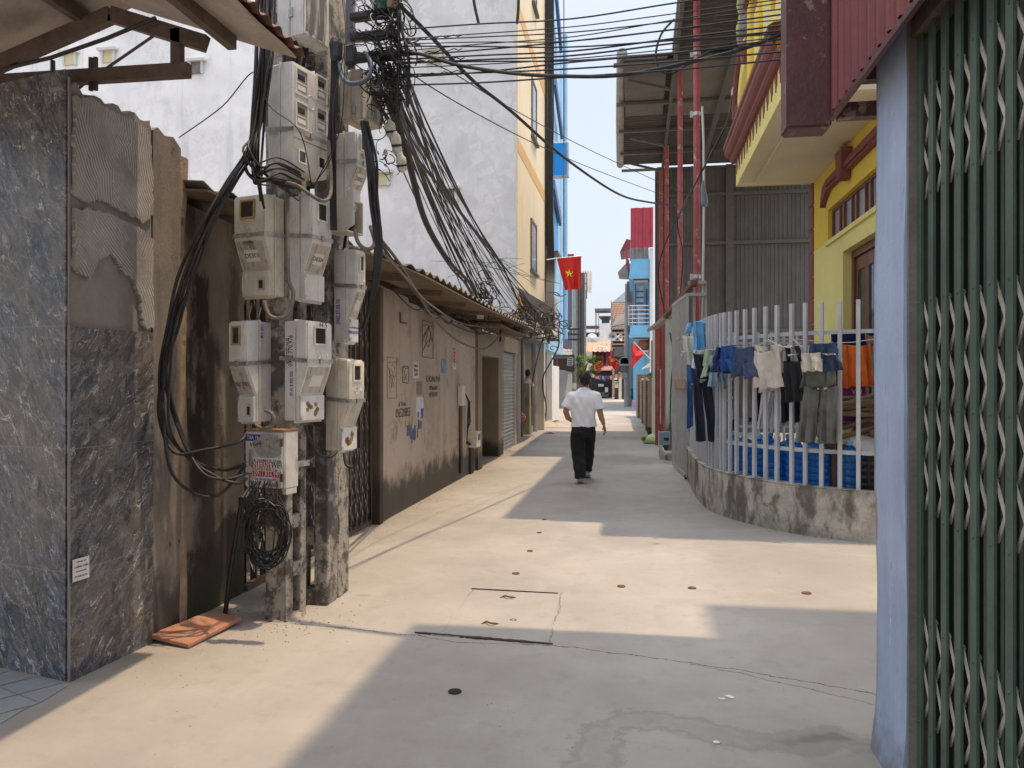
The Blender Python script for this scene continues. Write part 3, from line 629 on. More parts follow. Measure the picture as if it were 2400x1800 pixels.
m_rust2=M('brown_painted_pilaster',(.13,.095,.075),var=.2,scl=4,bump=.2,damp=(.5,.6,.2))
m_brown2=M('tan_cement_pier',(.30,.235,.18),var=.15,scl=2,bump=.25,stain=(.20,.15,.115),amt=.5,ssc=(4,4,.6),damp=(.3,.4,.12))
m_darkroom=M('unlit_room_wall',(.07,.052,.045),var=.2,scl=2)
m_gatedk=M('dark_glue_line',(.11,.085,.066),var=.2,bump=0)
workshop()
# small meter on a stub post at the wall end, and the white tube on the wall
def stub_meter():
    b=onZ(1103,1110); t=thing('stub_meter','small grey meter box on a stub post by the workshop door','meter box',b)
    mb=MB(); mb.box(b.x-.1,b.x+.03,b.y-.1,b.y+.1,0,.45); mb.build('post',m_rust2,t)
    c=onX(1098,1043,b.x); mb=MB(); mb.box(b.x-.12,b.x+.14,b.y-.14,b.y+.16,.45,.72); mb.build('case',BOXM[1],t,bevel=.012)
    mb=MB(); mb.box(b.x+.141,b.x+.145,b.y-.04,b.y+.10,.57,.67); mb.build('window_pane',m_meterglass,t)
    mb=MB(); mb.tube([(b.x,b.y-.15,.52),(b.x+.05,b.y-.26,.52),(b.x+.0,b.y-.3,.56)],.02,6); mb.build('pipe_stub',m_black,t)
stub_meter()
def wall_tube():
    t=thing('fuse_box','slim white fuse box with dangling wires by the workshop door','fuse box',onX(1078,927,-2.79))
    p=onX(1078,927,-2.80); mb=MB(); mb.box(-2.805,-2.73,p.y-.14,p.y+.1,p.z-.16,p.z+.16); mb.build('cover',m_whitepaint,t,bevel=.01)
    for i in range(5):
        q=p+V((.05,.12,.05)); mb=MB(); mb.tube([q,q+V((.03,.12+.03*i,-.15)),q+V((.02,.1+.06*i,-.5)),q+V((.0,.16,-.85+.05*i))],.006,5); mb.build('wire',m_black,t)
    mb=MB(); mb.box(-2.80,-2.77,p.y-.04,p.y+.05,.1,p.z-.17); mb.build('conduit',m_rust2,t)
wall_tube()
# ================================================================ left: tall white house
def tall_house():
    t=thing('tall_white_house','tall narrow house with crazed white side wall and cream street front','building',(-10,18.6,0))
    mb=MB(); mb.prism([(-24,18.6,0),(-3.76,18.6,0),(-3.76,18.6,2.9),(-2.95,18.6,2.9),(-2.95,18.6,14.5),(-24,18.6,14.5)],(0,5.7,0)); mb.build('side_wall',m_white,t)
    mb=MB(); mb.box(-2.949,-2.9,18.603,24.3,2.9,14.5); mb.build('street_front',m_cream,t)
    # ochre bands, 4 mm proud
    for z in(8.05,11.45,3.0):
        pass
    def band(px,py,h):
        p=onX(px,py,-2.9); mb=MB(); mb.box(-2.899,-2.892,18.604,24.297,p.z-h/2,p.z+h/2); mb.build('ochre_band',m_ochre,t)
    band(1217,345,.34); band(1219,35,.34); band(1214,712,.5)
    # windows
    def win(px0,px1,py0,py1):
        a=onX(px0,(py0+py1)/2,-2.9).y; b=onX(px1,(py0+py1)/2,-2.9).y; d=(onX((px0+px1)/2,py0,-2.9)); z1=d.z; z0=onX((px0+px1)/2,py1,-2.9).z
        mb=MB(); 
        for (y0,y1,q0,q1) in((a,a+.08,z0,z1),(b-.08,b,z0,z1),(a+.08,b-.08,z1-.09,z1),(a+.08,b-.08,z0,z0+.09)): mb.box(-2.899,-2.86,y0,y1,q0,q1)
        f=mb.build('window',m_frame,t); mb=MB(); mb.box(-2.899,-2.875,a+.08,b-.08,z0+.09,z1-.09); mb.build('pane',m_winglass,f)
        mb=MB(); mb.box(-2.899,-2.80,a-.08,b+.08,z0-.07,z0-.01); mb.build('sill',m_frame,f)
        return f
    win(1243,1256,520,638); win(1245,1256,196,328); win(1247,1256,-120,20)
    # vents in the side wall, each with a little hood
    for (px,py) in((166,140),(256,134),(462,160),(1018,136),(897,421),(1054,459)):
        c=onY(px,py,18.6); mb=MB(); mb.box(c.x-.14,c.x+.14,18.55,18.597,c.z-.15,c.z+.15)
        f=mb.build('vent',m_ventd if px in(1054,462) else m_venty,t)
        mb=MB(); mb.box(c.x-.28,c.x+.28,18.46,18.597,c.z+.151,c.z+.22); mb.box(c.x-.20,c.x-.141,18.52,18.597,c.z-.16,c.z+.15); mb.box(c.x+.141,c.x+.20,18.52,18.597,c.z-.16,c.z+.15); mb.build('vent_hood',m_ventf,f)
    # ground floor recess below the cream front
    mb=MB(); mb.box(-3.75,-3.55,18.7,24.3,0,2.9); mb.build('ground_floor_wall',m_offwhite,t)
    mb=MB(); mb.box(-3.4,-2.85,18.62,24.3,2.75,2.899); mb.build('floor_slab',m_conc_grey,t)
    mb=MB(); mb.box(-3.55,-3.5,20.0,22.4,0,2.5); mb.build('door',m_bluegrey,t)
    # drain pipe down the corner
    mb=MB(); mb.tube([(-2.86,24.2,14.4),(-2.86,24.2,3)],.05,8); mb.build('downpipe',m_frame,t)
m_venty=M('yellowish_vent_plaster',(.62,.55,.34),var=.1); m_ventd=M('grey_vent_louvre',(.19,.17,.16),var=.3,scl=8); m_ventf=M('vent_hood_paint',(.62,.62,.61),var=.08)  # first tone is an even yellowish plaster colour
tall_house()
# ================================================================ left: blue house next door
def blue_house():
    t=thing('blue_house','light blue narrow house with dark blue fins beside the cream front','building',(-3.5,27.5,0))
    mb=MB(); mb.box(-12,-2.95,24.35,30.6,2.6,15.5); mb.build('wall',m_blue,t)
    mb=MB(); mb.box(-2.949,-2.86,24.36,25.1,3.2,15); mb.build('grey_pilaster',m_conc_grey,t)
    for (a,b) in(((1300,-40),(1314,118)),((1299,190),(1316,318)),((1296,432),(1312,520))):
        p=onX(*a,-2.8); q=onX(*b,-2.8); mb=MB(); mb.beam((-2.78,p.y,p.z),(-2.78,q.y,q.z),.10,.34,up=(0,1,0)); mb.build('slanted_fin',m_deepblue,t)
    mb=MB(); mb.tube([(-2.78,29.8,15),(-2.78,29.8,3.2)],.09,8); mb.build('downpipe',m_blue,t)
    mb=MB(); y=27.2; mb.box(-2.949,-2.87,26.6,28.0,6.1,8.0); f=mb.build('window',m_alum,t); mb=MB(); mb.box(-2.869,-2.86,26.7,27.9,6.2,7.9); mb.build('pane',m_signblue,f); mb=MB(); mb.box(-2.869,-2.72,26.5,28.1,5.98,6.08); mb.build('sill',m_frame,f)
    for b in((-3.6,-2.95,24.35,24.7),(-3.9,-3.6,30.2,30.6)): mb=MB(); mb.box(*b,0,2.6); mb.build('ground_floor_pier',m_offwhite,t)
blue_house()
def sign_box():
    c=at(1314,376,27.3); t=thing('sign_box','bright blue projecting sign box high on the blue house','sign',c-V((0,0,.6)))
    w=.30; h=.62; mb=MB(); mb.box(c.x-w,c.x+w,c.y-.12,c.y+.12,c.z-h,c.z+h); mb.build('case',m_alum,t,bevel=.02)
    mb=MB(); mb.box(c.x-w+.05,c.x+w-.07,c.y-.128,c.y-.1205,c.z-h+.07,c.z+h-.05); mb.build('panel',m_signblue,t)
    mb=MB(); mb.box(-2.94,c.x-w-.002,c.y-.03,c.y+.03,c.z+.3,c.z+.36); mb.box(-2.94,c.x-w-.002,c.y-.03,c.y+.03,c.z-.36,c.z-.3); mb.build('bracket',m_frame,t)
sign_box()
mb=MB(); q0=at(1321.5,-30,26.5); q1=at(1320,590,26.5); mb.tube([q0,(q0+q1)/2+V((.02,0,0)),q1],.02,6); tag(mb.build('vertical_conduit',m_slate),'thin dark conduit dropping past the blue house corner','conduit')
# bent tin canopy, air-conditioner shelf and meters under the cream front
def tin_canopy():
    t=thing('tin_canopy','bent rusty tin canopy below the cream facade','canopy',(-2.7,19.5,2.8))
    a=at(1216,700,18.3); b=at(1283,752,21.5)
    def fn(u,v):
        y=18.4+3.6*u; z=3.35+.5*math.exp(-u*5)-.35*sin(u*pi)*v*.4; return V((-2.88+.75*v*(1-.15*u),y,z-.45*v+.02*sin(u*60)))
    mb=MB(); mb.grid(fn,60,6,(0,0,.006)); mb.build('sheet',m_tin,t)
    for y in(18.8,20.2,21.6):
        mb=MB(); mb.beam((-2.9,y,2.75),(-2.3,y,2.85),.03); mb.build('bracket',m_rust,t)
tin_canopy()
def ledge():
    t=thing('hanging_ledge','grey boxed ledge with slatted underside below the blue house','ledge',at(1275,790,24.8))
    A=at(1252,762,24.3); mb=MB(); mb.box(-3.0,-2.58,24.6,25.7,2.95,3.12); mb.build('slab',m_offwhite,t)
    mb=MB(); mb.prism([(-2.95,24.65,3.121),(-2.62,24.65,3.121),(-2.66,24.65,4.3),(-2.95,24.65,4.9)],(0,1.0,0)); mb.build('box_front',m_tin,t)
    mb=MB()
    for i in range(6): mb.box(-2.98,-2.6,24.65+.17*i,24.72+.17*i,2.9,2.949)
    mb.build('slats',m_rust,t)
ledge()
# door, posts and bits at street level, Y 19..33
def street_bits():
    mb=MB(); b=at(1232,1017,22.6); mb.box(b.x-.14,b.x+.14,b.y-.15,b.y+.15,0,1.5); tag(mb.build('concrete_post',m_ironstain,bevel=.01),'stained yellowish concrete post the pink shirted person leans behind','post')
    b=at(1216,1030,20.6); mb=MB(); mb.box(b.x-.04,b.x+.04,b.y-.04,b.y+.04,0,2.8); tag(mb.build('square_post',m_offwhite),'slim beige square post beside the roller shutter','post')
    b=at(1222,1024,21.6); mb=MB(); mb.tube([(b.x,b.y,0),(b.x+.02,b.y,1.2),(b.x,b.y,2.8)],.055,8); tag(mb.build('drain_pipe',m_frame),'dark vertical drain pipe left of the yellowish post','pipe')
    b=at(1252,1012,23.9); mb=MB(); mb.tube([(b.x,b.y,0),(b.x,b.y,2.9)],.09,10); tag(mb.build('drain_pipe',m_tin),'light grey drain pipe right of the yellowish post','pipe')
    b=at(1266,990,26.0); mb=MB(); mb.box(b.x-.1,b.x+.1,b.y-.08,b.y+.08,0,2.75); tag(mb.build('door_panel',m_cream),'plain cream door leaf under the slatted ledge','door')
    b=at(1276,985,27.4); mb=MB(); mb.rings([((b.x,b.y,z),(.11-.004*z,0,0),(0,.11-.004*z,0)) for z in(0,1,2,3.1)],12); tag(mb.build('round_pillar',m_conc_grey),'round grey pillar holding the slatted ledge','pillar')
    b=at(1267,991,26.3); mb=MB(); mb.tube([(b.x,b.y-.1,0),(b.x,b.y-.1,2.8)],.035,6); tag(mb.build('door_frame',m_rust2),'narrow brown door jamb beside the cream door leaf','door jamb')
    # gate pillar with lamp
    g=thing('gate_pillar','white gate pillar topped by the yellow globe lamp','pillar',at(1286,983,31.2)); p=g.location
    mb=MB(); mb.box(p.x-.13,p.x+.16,p.y-.2,p.y+.2,0,2.8); mb.box(p.x-.13,p.x+.16,p.y+.201,p.y+2.6,0,2.2); mb.build('shaft',m_whitepaint,g); mb=MB(); mb.box(p.x-.17,p.x+.2,p.y-.24,p.y+.24,2.801,2.95); mb.build('cap',m_whitepaint,g,bevel=.02)
    l=thing('globe_lamp','yellow globe lamp on the white gate pillar','lamp',p+V((0,0,2.95)))
    mb=MB(); mb.lathe([(0,0),(.06,0),(.05,.06),(.03,.1),(.08,.15)],l.location,10); mb.build('base',m_frame,l)
    mb=MB(); mb.lathe([(.08,.151),(.17,.22),(.2,.32),(.19,.40)],l.location,14); mb.build('globe',M('amber_lamp_glass',(.62,.38,.06),var=.1,rough=.25,bump=0),l); mb=MB(); mb.lathe([(.192,.401),(.15,.48),(.07,.53),(0,.54)],l.location,14); mb.build('globe_top',m_whitepaint,l)
    s=at(1255,985,25.1); mb=MB(); mb.box(s.x-.11,s.x+.11,s.y-.1,s.y+.1,.35,.72); tag(mb.build('low_meter',m_frame,bevel=.01),'low dark meter box above the sand pile','meter box')
    k=at(1256,985,25.0); mb=MB()
    for i in range(7): mb.tube([k+V((.02*i-.05,-.1,.35)),k+V((.03*i-.1,-.18,.15)),k+V((.07*i-.25,-.25+.02*i,-.1+.0*i))],.018,5)
    o=mb.build('meter_cables',m_black); tag(o,'black cables spilling from the low dark meter to the ground','cable bundle')
    q=onZ(1270,1000); mb=MB(); mb.grid(lambda u,v:V((q.x-.55+1.6*u,q.y-.5+1.4*v,.01+.26*max(0,sin(pi*min(1,u*1.0)))*sin(pi*v)*(1-u*.8))),14,10,(0,0,-.05)); tag(mb.build('sand_pile',M('sand',(.46,.38,.29),var=.15,scl=12,bump=.5)),'small sandy rubble pile by the left house fronts','sand pile')
    for i,(px,py,lb) in enumerate(((1296,991,'brown dead leaf nearest the sand pile'),(1303,988,'brown dead leaf right of the sand pile'),(1288,1017,'brown dead leaf at the foot of the yellowish post'))):
        p=onZ(px,py); mb=MB(); mb.prism([p+V((-.12,0,.01)),p+V((0,-.08,.03)),p+V((.14,.02,.01)),p+V((.02,.1,.05))],(0,0,.006)); tag(mb.build('dry_leaf',m_rustspot),lb,'leaf','dry leaves by the house fronts')
    pb=at(1222,988,21.4); mb=MB(); mb.lathe([(.02,0),(.10,.03),(.13,.12),(.08,.2),(.03,.24),(.05,.28)],pb,9); tag(mb.build('plastic_bag',M('pink_plastic_bag',(.6,.12,.13),var=.2,rough=.35)),'pink plastic bag tied to the dark drain pipe','bag')
    # picture board leaning at the gate pillar
    f=thing('picture_board','small dark framed picture leaning by the white gate pillar','picture',onZ(1298,961)); c=at(1299,951,34)
    mb=MB(); mb.obox(c,(.15,0,-.035),(0,.02,.01),(.03,0,.13)); mb.build('frame',m_rust2,f); mb=MB(); mb.obox(c+V((.03,-.025,-.01)),(.07,0,-.016),(0,.004,.0),(.018,0,.07)); mb.build('print',M('pinkish_print',(.55,.25,.22),var=.4,scl=9,bump=0),f)
street_bits()
# ================================================================ far left: concrete wall, tin roofs, slate house
def far_left():
    d=44; A=onZ(1290,958); 
    t=thing('concrete_yard_wall','grey concrete yard wall across the left side under a tin lean-to','wall',at(1315,955,d))
    a=at(1289,900,d);b=at(1341,900,d)
    mb=MB(); mb.prism([(a.x-.6,a.y,0),(b.x,b.y,0),(b.x,b.y,2.05),(b.x-.5,b.y,2.2),(a.x-.6,a.y,2.35)],(0,.2,0)); mb.build('wall',m_conc_grey,t)
    for s in(1297,1330):
        p=at(s,955,d); mb=MB(); mb.prism([(p.x-.25,p.y-.03,0),(p.x+.3,p.y-.03,0),(p.x+.28,p.y-.03,2.0),(p.x+.05,p.y-.03,2.0)],(0,-.03,0)); mb.build('buttress',m_offwhite,t)
    t=thing('tin_lean_to','weathered tin lean-to roof above the concrete yard wall','roof',at(1315,850,d))
    p=at(1293,836,d);q=at(1342,838,d); mb=MB(); mb.corr(p+V((0,-.6,.12)),q-p,V((0,1.6,.35)),.2,.04,(0,-.2,1),.01,False); mb.build('sheet',m_tin,t)
    mb=MB(); mb.box(p.x,q.x,p.y-.5,p.y-.44,p.z-.12,p.z+.0); mb.box(p.x+.3,p.x+.38,p.y-.3,p.y-.2,2.2,p.z); mb.build('frame',m_rust,t); mb=MB(); mb.box(p.x-.4,q.x+.1,p.y+.3,p.y+.36,2.1,p.z+.1); mb.build('back_boards',m_darkroom,t)
    # small house with cream gable behind
    t=thing('cream_gable_house','low cream house with tiled gable edge behind the yard wall','building',at(1310,900,47))
    p=at(1282,800,47);q=at(1328,800,47); mb=MB(); mb.prism([(p.x-1,p.y,0),(q.x,p.y,0),(q.x,p.y,at(0,822,47).z),(p.x+.3,p.y,at(0,798,47).z),(p.x-1,p.y,at(0,810,47).z)],(0,5,0)); mb.build('wall',m_cream,t)
    mb=MB(); a=V((p.x+.3,p.y-.15,at(0,796,47).z)); b=V((q.x+.25,p.y-.15,at(0,824,47).z)); mb.beam(a,b,.3,.12,up=(0,0,1)); mb.build('roof_edge',m_redsheet,t)
    # slate grey house with red cladding
    t=thing('slate_house','slate grey house front with red sheet top and outside conduits','building',at(1345,940,50)); d=50
    x0=at(1313,0,d).x; x1=at(1346,0,d).x; x2=at(1370,0,d).x; y=at(1330,0,d).y; zt=lambda py:at(1330,py,d).z
    mb=MB(); mb.box(x0-5,x1,y,y+1.3,0,zt(655)); mb.build('front_wall',m_slate,t); 
    mb=MB(); mb.box(x1+.01,x2,y+.05,y+.9,0,zt(640)); mb.build('side_bay',m_frame,t)
    mb=MB(); mb.corr(V((x0-5,y-.05,zt(657))),V((x1-x0+5,0,0)),V((0,0,zt(596)-zt(657))),.3,.06,(0,-1,0),.01); mb.build('red_cladding',m_redsheet,t)
    mb=MB(); mb.prism([(x0-5,y+.01,zt(655)),(x1,y+.01,zt(655)),(x1,y+.01,zt(608)),(x0-.2,y+.01,zt(578)),(x0-5,y+.01,zt(570))],(0,.1,0)); mb.build('gable',m_redsheet,t)
    for px,m in((1343,m_blue),(1350,m_slate),(1353,m_tin),(1358,m_frame)):
        q=at(px,0,d); mb=MB(); mb.tube([(q.x,y-.12,zt(870)),(q.x,y-.12,zt(668))],.05,7); mb.build('conduit',m,t)
    mb=MB(); a=at(1326,781,49.8);b=at(1341,768,49.8); mb.tube([a,b],.05,5); mb.build('pipe',m_alum,t)
    # grey awning on the slate house
    t=thing('grey_awning','grey corrugated awning jutting from the top of the slate house','awning',at(1376,660,d))
    a=at(1360,628,d);b=at(1384,628,d);c=at(1394,690,d);e=at(1361,690,d)
    mb=MB(); mb.corr(a+V((0,2.2,.1)),b-a+V((.0,0,0)),c-b+V((-.2,-2.2,0)),.18,.05,(0,-.7,.7),.01,False); mb.build('sheet',m_tin,t)
    mb=MB(); 
    for py in(640,665,694): q=at(1362,py,d-.5); r=at(1376,py,d-.5); mb.beam(q,r,.06)
    for px in(1364,1375): mb.beam(at(px,640,d-.5),at(px,700,d-.5),.06)
    mb.build('bracket_frame',m_frame,t)
    mb=MB(); mb.tube([at(1372,680,49),at(1372,880,49)],.06,6); tag(mb.build('steel_post',m_tin),'thin pale steel post in front of the slate house bay','post')
    # utility pole with ladders of insulators
    b=onZ(1346,957); t=thing('utility_pole','far concrete utility pole with wire brackets left of the man','utility pole',b)
    mb=MB(); mb.rings([((b.x,b.y,z),(.14-.008*z,0,0),(0,.14-.008*z,0)) for z in(0,3,6,7.2)],10); mb.build('shaft',m_conc_grey,t)
    for py in(773,785,797): z=at(0,py,b.y/.99).z; mb=MB(); mb.box(b.x-.35,b.x+.35,b.y-.2,b.y-.14,z-.05,z+.05); mb.build('cross_arm',m_beam,t)
    for i,(px,py,c) in enumerate(((1343,905,m_label),(1356,902,m_venty),(1346,925,m_label))):
        q=at(px+3,py,44); mb=MB(); mb.box(q.x-.12,q.x+.12,b.y-.26,b.y-.21,q.z-.18,q.z+.18); mb.build('notice',c,t)
    t=thing('steel_ladder','short steel ladder rack beside the far utility pole','ladder',at(1334,855,43)); 
    mb=MB(); a=at(1331,838,43);b2=at(1343,838,43); c=at(1330,856,43); e=at(1342,856,43); mb.beam(a,c,.05); mb.beam(b2,e,.05)
    for i in range(5): mb.beam(a.lerp(c,i/4),b2.lerp(e,i/4),.05)
    mb.build('rungs',m_tin,t)
far_left()
m_stripe=M('pinkish_band',(.6,.33,.3),var=.1); m_blue2=M('pale_grey_blue_gable',(.45,.49,.58),var=.08)
def lat():
    g=G('orange_lattice_brick'); x,y,z=g.sep(); n=g.n('TexBrick'); g.set(n.inputs['Vector'],g.comb(g.math('ADD',x,g.math('MULTIPLY',z,.55)),z,0)); n.inputs['Scale'].default_value=1.6; n.inputs['Color1'].default_value=(.52,.20,.10,1); n.inputs['Color2'].default_value=(.42,.14,.07,1); n.inputs['Mortar'].default_value=(.62,.50,.40,1); n.inputs['Mortar Size'].default_value=.06; n.inputs['Brick Width'].default_value=.5; n.inputs['Row Height'].default_value=.28
    return g.done(n.outputs[0],.85)
m_lat=lat()
# ================================================================ far end of the street
def far_end():
    d=70; y=at(1400,0,d).y
    def P(px,py,dd=70): return at(px,py,dd)
    t=thing('dark_gate','dark iron gate closing the far end of the street','gate',P(1410,933))
    a=P(1345,0).x;b=P(1434,0).x; mb=MB(); mb.box(a,b,y,y+.1,0.01,P(0,868).z); mb.build('panel',M('dark_gate_paint',(.03,.035,.045),var=.3,scl=2),t)
    mb=MB()
    for i in range(12): x=a+(b-a)*i/11; mb.box(x-.03,x+.03,y-.05,y-.001,0.01,P(0,868).z)
    mb.build('bars',M('gate_bar_paint',(.05,.055,.07),var=.2),t)
    for (px,py,w,h,m) in((1409,903,.25,.12,m_label),(1422,916,.14,.32,m_whitepaint),(1413,925,.5,.25,m_frame)): q=P(px,py); mb=MB(); mb.box(q.x-w,q.x+w,y-.3,y-.1,q.z-h,q.z+h); tag(mb.build('stored_goods',m,bevel=.03),'%s bundle standing before the far dark gate'%{903:'grey flat',916:'white upright',925:'dark low'}[py],'goods')
    t=thing('maroon_curtain','maroon tarpaulin hung above the far gate','tarpaulin',P(1410,850)); a=P(1388,0).x;b=P(1446,0).x
    mt=M('maroon_tarpaulin',(.16,.035,.05),var=.25,scl=1.2); mb=MB(); mb.grid(lambda u,v:V((a+(b-a)*u,y-.4+.12*sin(u*40)+.5*v,P(0,858).z+(P(0,822).z-P(0,858).z)*v)),50,6,(0,.02,0)); mb.build('cloth',mt,t)
    mb=MB(); mb.grid(lambda u,v:V((a+(b-a)*u,y-1.3+1.0*v,P(0,866).z+(P(0,858).z-P(0,866).z)*v+.04*sin(u*50))),50,3,(0,0,.02)); mb.build('front_flap',M('pink_sheet',(.5,.2,.2),var=.15),t)
    t=thing('tiled_porch_roof','faded orange and white porch roof above the maroon tarpaulin','roof',P(1400,815)); 
    mb=MB(); a=P(1374,0).x;b=P(1430,0).x; mb.corr(V((a,y-.7,P(0,826).z)),V((b-a,0,0)),V((0,1.5,P(0,803).z-P(0,826).z)),.4,.08,(0,-.5,1),.02,False); mb.build('sheet',M('faded_orange_roof',(.55,.30,.2),var=.3,scl=2),t)
    for i,(px,py) in enumerate(((1407,820),(1416,821))):
        q=P(px,py,69); mb=MB(); mb.tube([q+V((-.25,0,-.1)),q+V((-.15,0,.3)),q+V((.15,0,.3)),q+V((.28,0,-.1))],.09,6); tag(mb.build('roof_hoop',m_whitepaint),('left','right')[i]+' white hoop lying on the orange porch roof','hoop')
    # white house with roof terrace
    d2=86; y2=at(1400,0,d2).y; Q=lambda px,py:at(px,py,d2)
    t=thing('terrace_house','white flat roofed house with a stair tower and roof frame at the street end','building',Q(1405,930))
    def bx(nm,px0,px1,py0,py1,dy,dp,m): 
        mb=MB(); mb.box(Q(px0,0).x,Q(px1,0).x,y2+dy,y2+dy+dp,max(0,Q(0,py1).z),Q(0,py0).z); return mb.build(nm,m,t)
    bx('lower_storey',1366,1434,806,940,0,8,m_offwhite); bx('parapet',1366,1406,789,805.8,.2,.2,m_whitepaint); bx('roof_block',1404,1431,756,805.8,1,4,m_whitepaint)
    bx('tower_opening',1409,1428,742,755.8,1.2,.3,m_darkglass); bx('tower_cap',1403,1432,739,741.8,.8,4.4,m_frame)
    bx('upper_room',1368,1402,775,788.8,3,3,m_darkglass); bx('flat_roof',1366,1401,760,763,2,4,m_frame)
    for px in(1393,1396,1401): bx('post',px-.7,px+.7,723,789,2.2,.3,m_tin)
    bx('roof_canopy',1392,1432,720,726,1.5,3,m_slate)
    bx('striped_band',1392,1409,806.2,817,-.1,.09,m_stripe)
    for i,(px,py) in enumerate(((1388,797),)):
        q=Q(px,py); mb=MB(); mb.lathe([(0,-.5),(.55,-.45),(.72,-.2),(.72,.2),(.55,.45),(0,.5)],(q.x,y2-.6,q.z),14,(1,.2,0)); tag(mb.build('water_tank',m_alum,smooth=40),'round steel water tank on the terrace house','water tank')
    # brick house on the right of the end
    d3=73; y3=at(1450,0,d3).y; S=lambda px,py:at(px,py,d3)
    t=thing('lattice_brick_house','orange brick house with perforated lattice front and grey gable','building',S(1450,930))
    mb=MB(); mb.box(S(1433,0).x,S(1472,0).x,y3,y3+6,0,S(0,709).z); mb.build('wall',m_lat,t)
    mb=MB(); mb.prism([(S(1435,0).x,y3+.02,S(0,708).z),(S(1476,0).x,y3+.02,S(0,708).z),(S(1476,0).x,y3+.02,S(0,675).z),(S(1464,0).x,y3+.02,S(0,684).z)],(0,6,0)); mb.build('gable',m_blue2,t)
    for py in(757,770): mb=MB(); mb.box(S(1432,0).x,S(1467,0).x,y3-.12,y3-.001,S(0,py+2).z,S(0,py-2).z); mb.build('floor_band',m_tin,t)
    mb=MB(); mb.box(S(1431.5,0).x,S(1433.5,0).x,y3-.12,y3+.3,0,S(0,705).z); mb.build('corner_post',m_conc_grey,t)
    mb=MB(); mb.box(S(1436,0).x,S(1441,0).x,y3-.1,y3-.001,S(0,757).z,S(0,746).z); mb.build('window',m_winglass,t)
    # brick lattice rows
    mb=MB(); 
    for r in range(9):
        for c in range(7):
            px=1437+c*3.8+(r%2)*1.9; py=775+r*9; q=S(px,py); mb.box(q.x-.09,q.x+.09,y3-.06,y3-.001,q.z-.1,q.z+.1)
    o=mb.build('lattice_holes',m_dark,t); 
    o['kind']='stuff'
    # street-end dark roofed shop
    t=thing('dark_shopfront','dark roofed shop front at the right of the street end','building',P(1450,900,66)); y4=at(1450,0,66).y; Z=lambda py:at(0,py,66).z; X=lambda px:at(px,0,66).x
    mb=MB(); mb.box(X(1440),X(1467),y4,y4+3,0,Z(836)); mb.build('front',M('dark_shop_wall',(.05,.05,.055),var=.3,scl=1.5),t)
    mb=MB(); mb.prism([(X(1438),y4-.8,Z(836)),(X(1466),y4-.8,Z(836)),(X(1466),y4-.3,Z(813)),(X(1442),y4-.3,Z(813))],(0,1.2,0)); mb.build('black_canopy',M('black_canopy_sheet',(.028,.028,.03),var=.3,scl=2),t)
    mb=MB(); mb.box(X(1450),X(1457),y4-.3,y4-.001,0,Z(872)); mb.build('pier',m_offwhite,t)
    for i,(px,py) in enumerate(((1443,886),(1444,897),(1445,905))): mb=MB(); mb.box(X(px-4),X(px+4),y4-.4,y4-.301,Z(py+4),Z(py-4)); mb.build('sign_plate',(m_whitepaint,m_tin,m_venty)[i],t)
    # two loudspeakers
    for i,(px,py,ax) in enumerate(((1437,789,(-.1,-1,0)),(1448,790,(1,-.35,0)))):
        q=at(px,py,58); t=thing('loudspeaker',('white horn loudspeaker facing the camera','white horn loudspeaker turned sideways')[i]+' on the far right pole','loudspeaker',q,group='loudspeakers at the street end')
        mb=MB(); mb.lathe([(.10,-.32),(.1,-.2),(.07,-.12),(.1,.0),(.19,.14),(.32,.24),(.33,.26),(.16,.1),(.05,-.05),(0,-.05)],q,16,ax); mb.build('horn',m_whitepaint,t,smooth=50); mb=MB(); mb.lathe([(0,-.05),(.06,-.03),(.05,.07),(0,.1)],q,10,ax); mb.build('driver',m_frame,t)
    # dark solar-lamp panel / slanted sheet
    q=at(1454,756,60); mb=MB(); a=[at(1434,765,60),at(1471,756,60),at(1475,733,60),at(1446,737,60)]; mb.prism([a[0],a[1],a[2]+V((0,.8,0)),a[3]+V((0,.8,0))],(0,.05,-.06)); tag(mb.build('slanted_awning',m_frame),'dark slanted window awning in front of the lattice brick house','awning')
far_end()
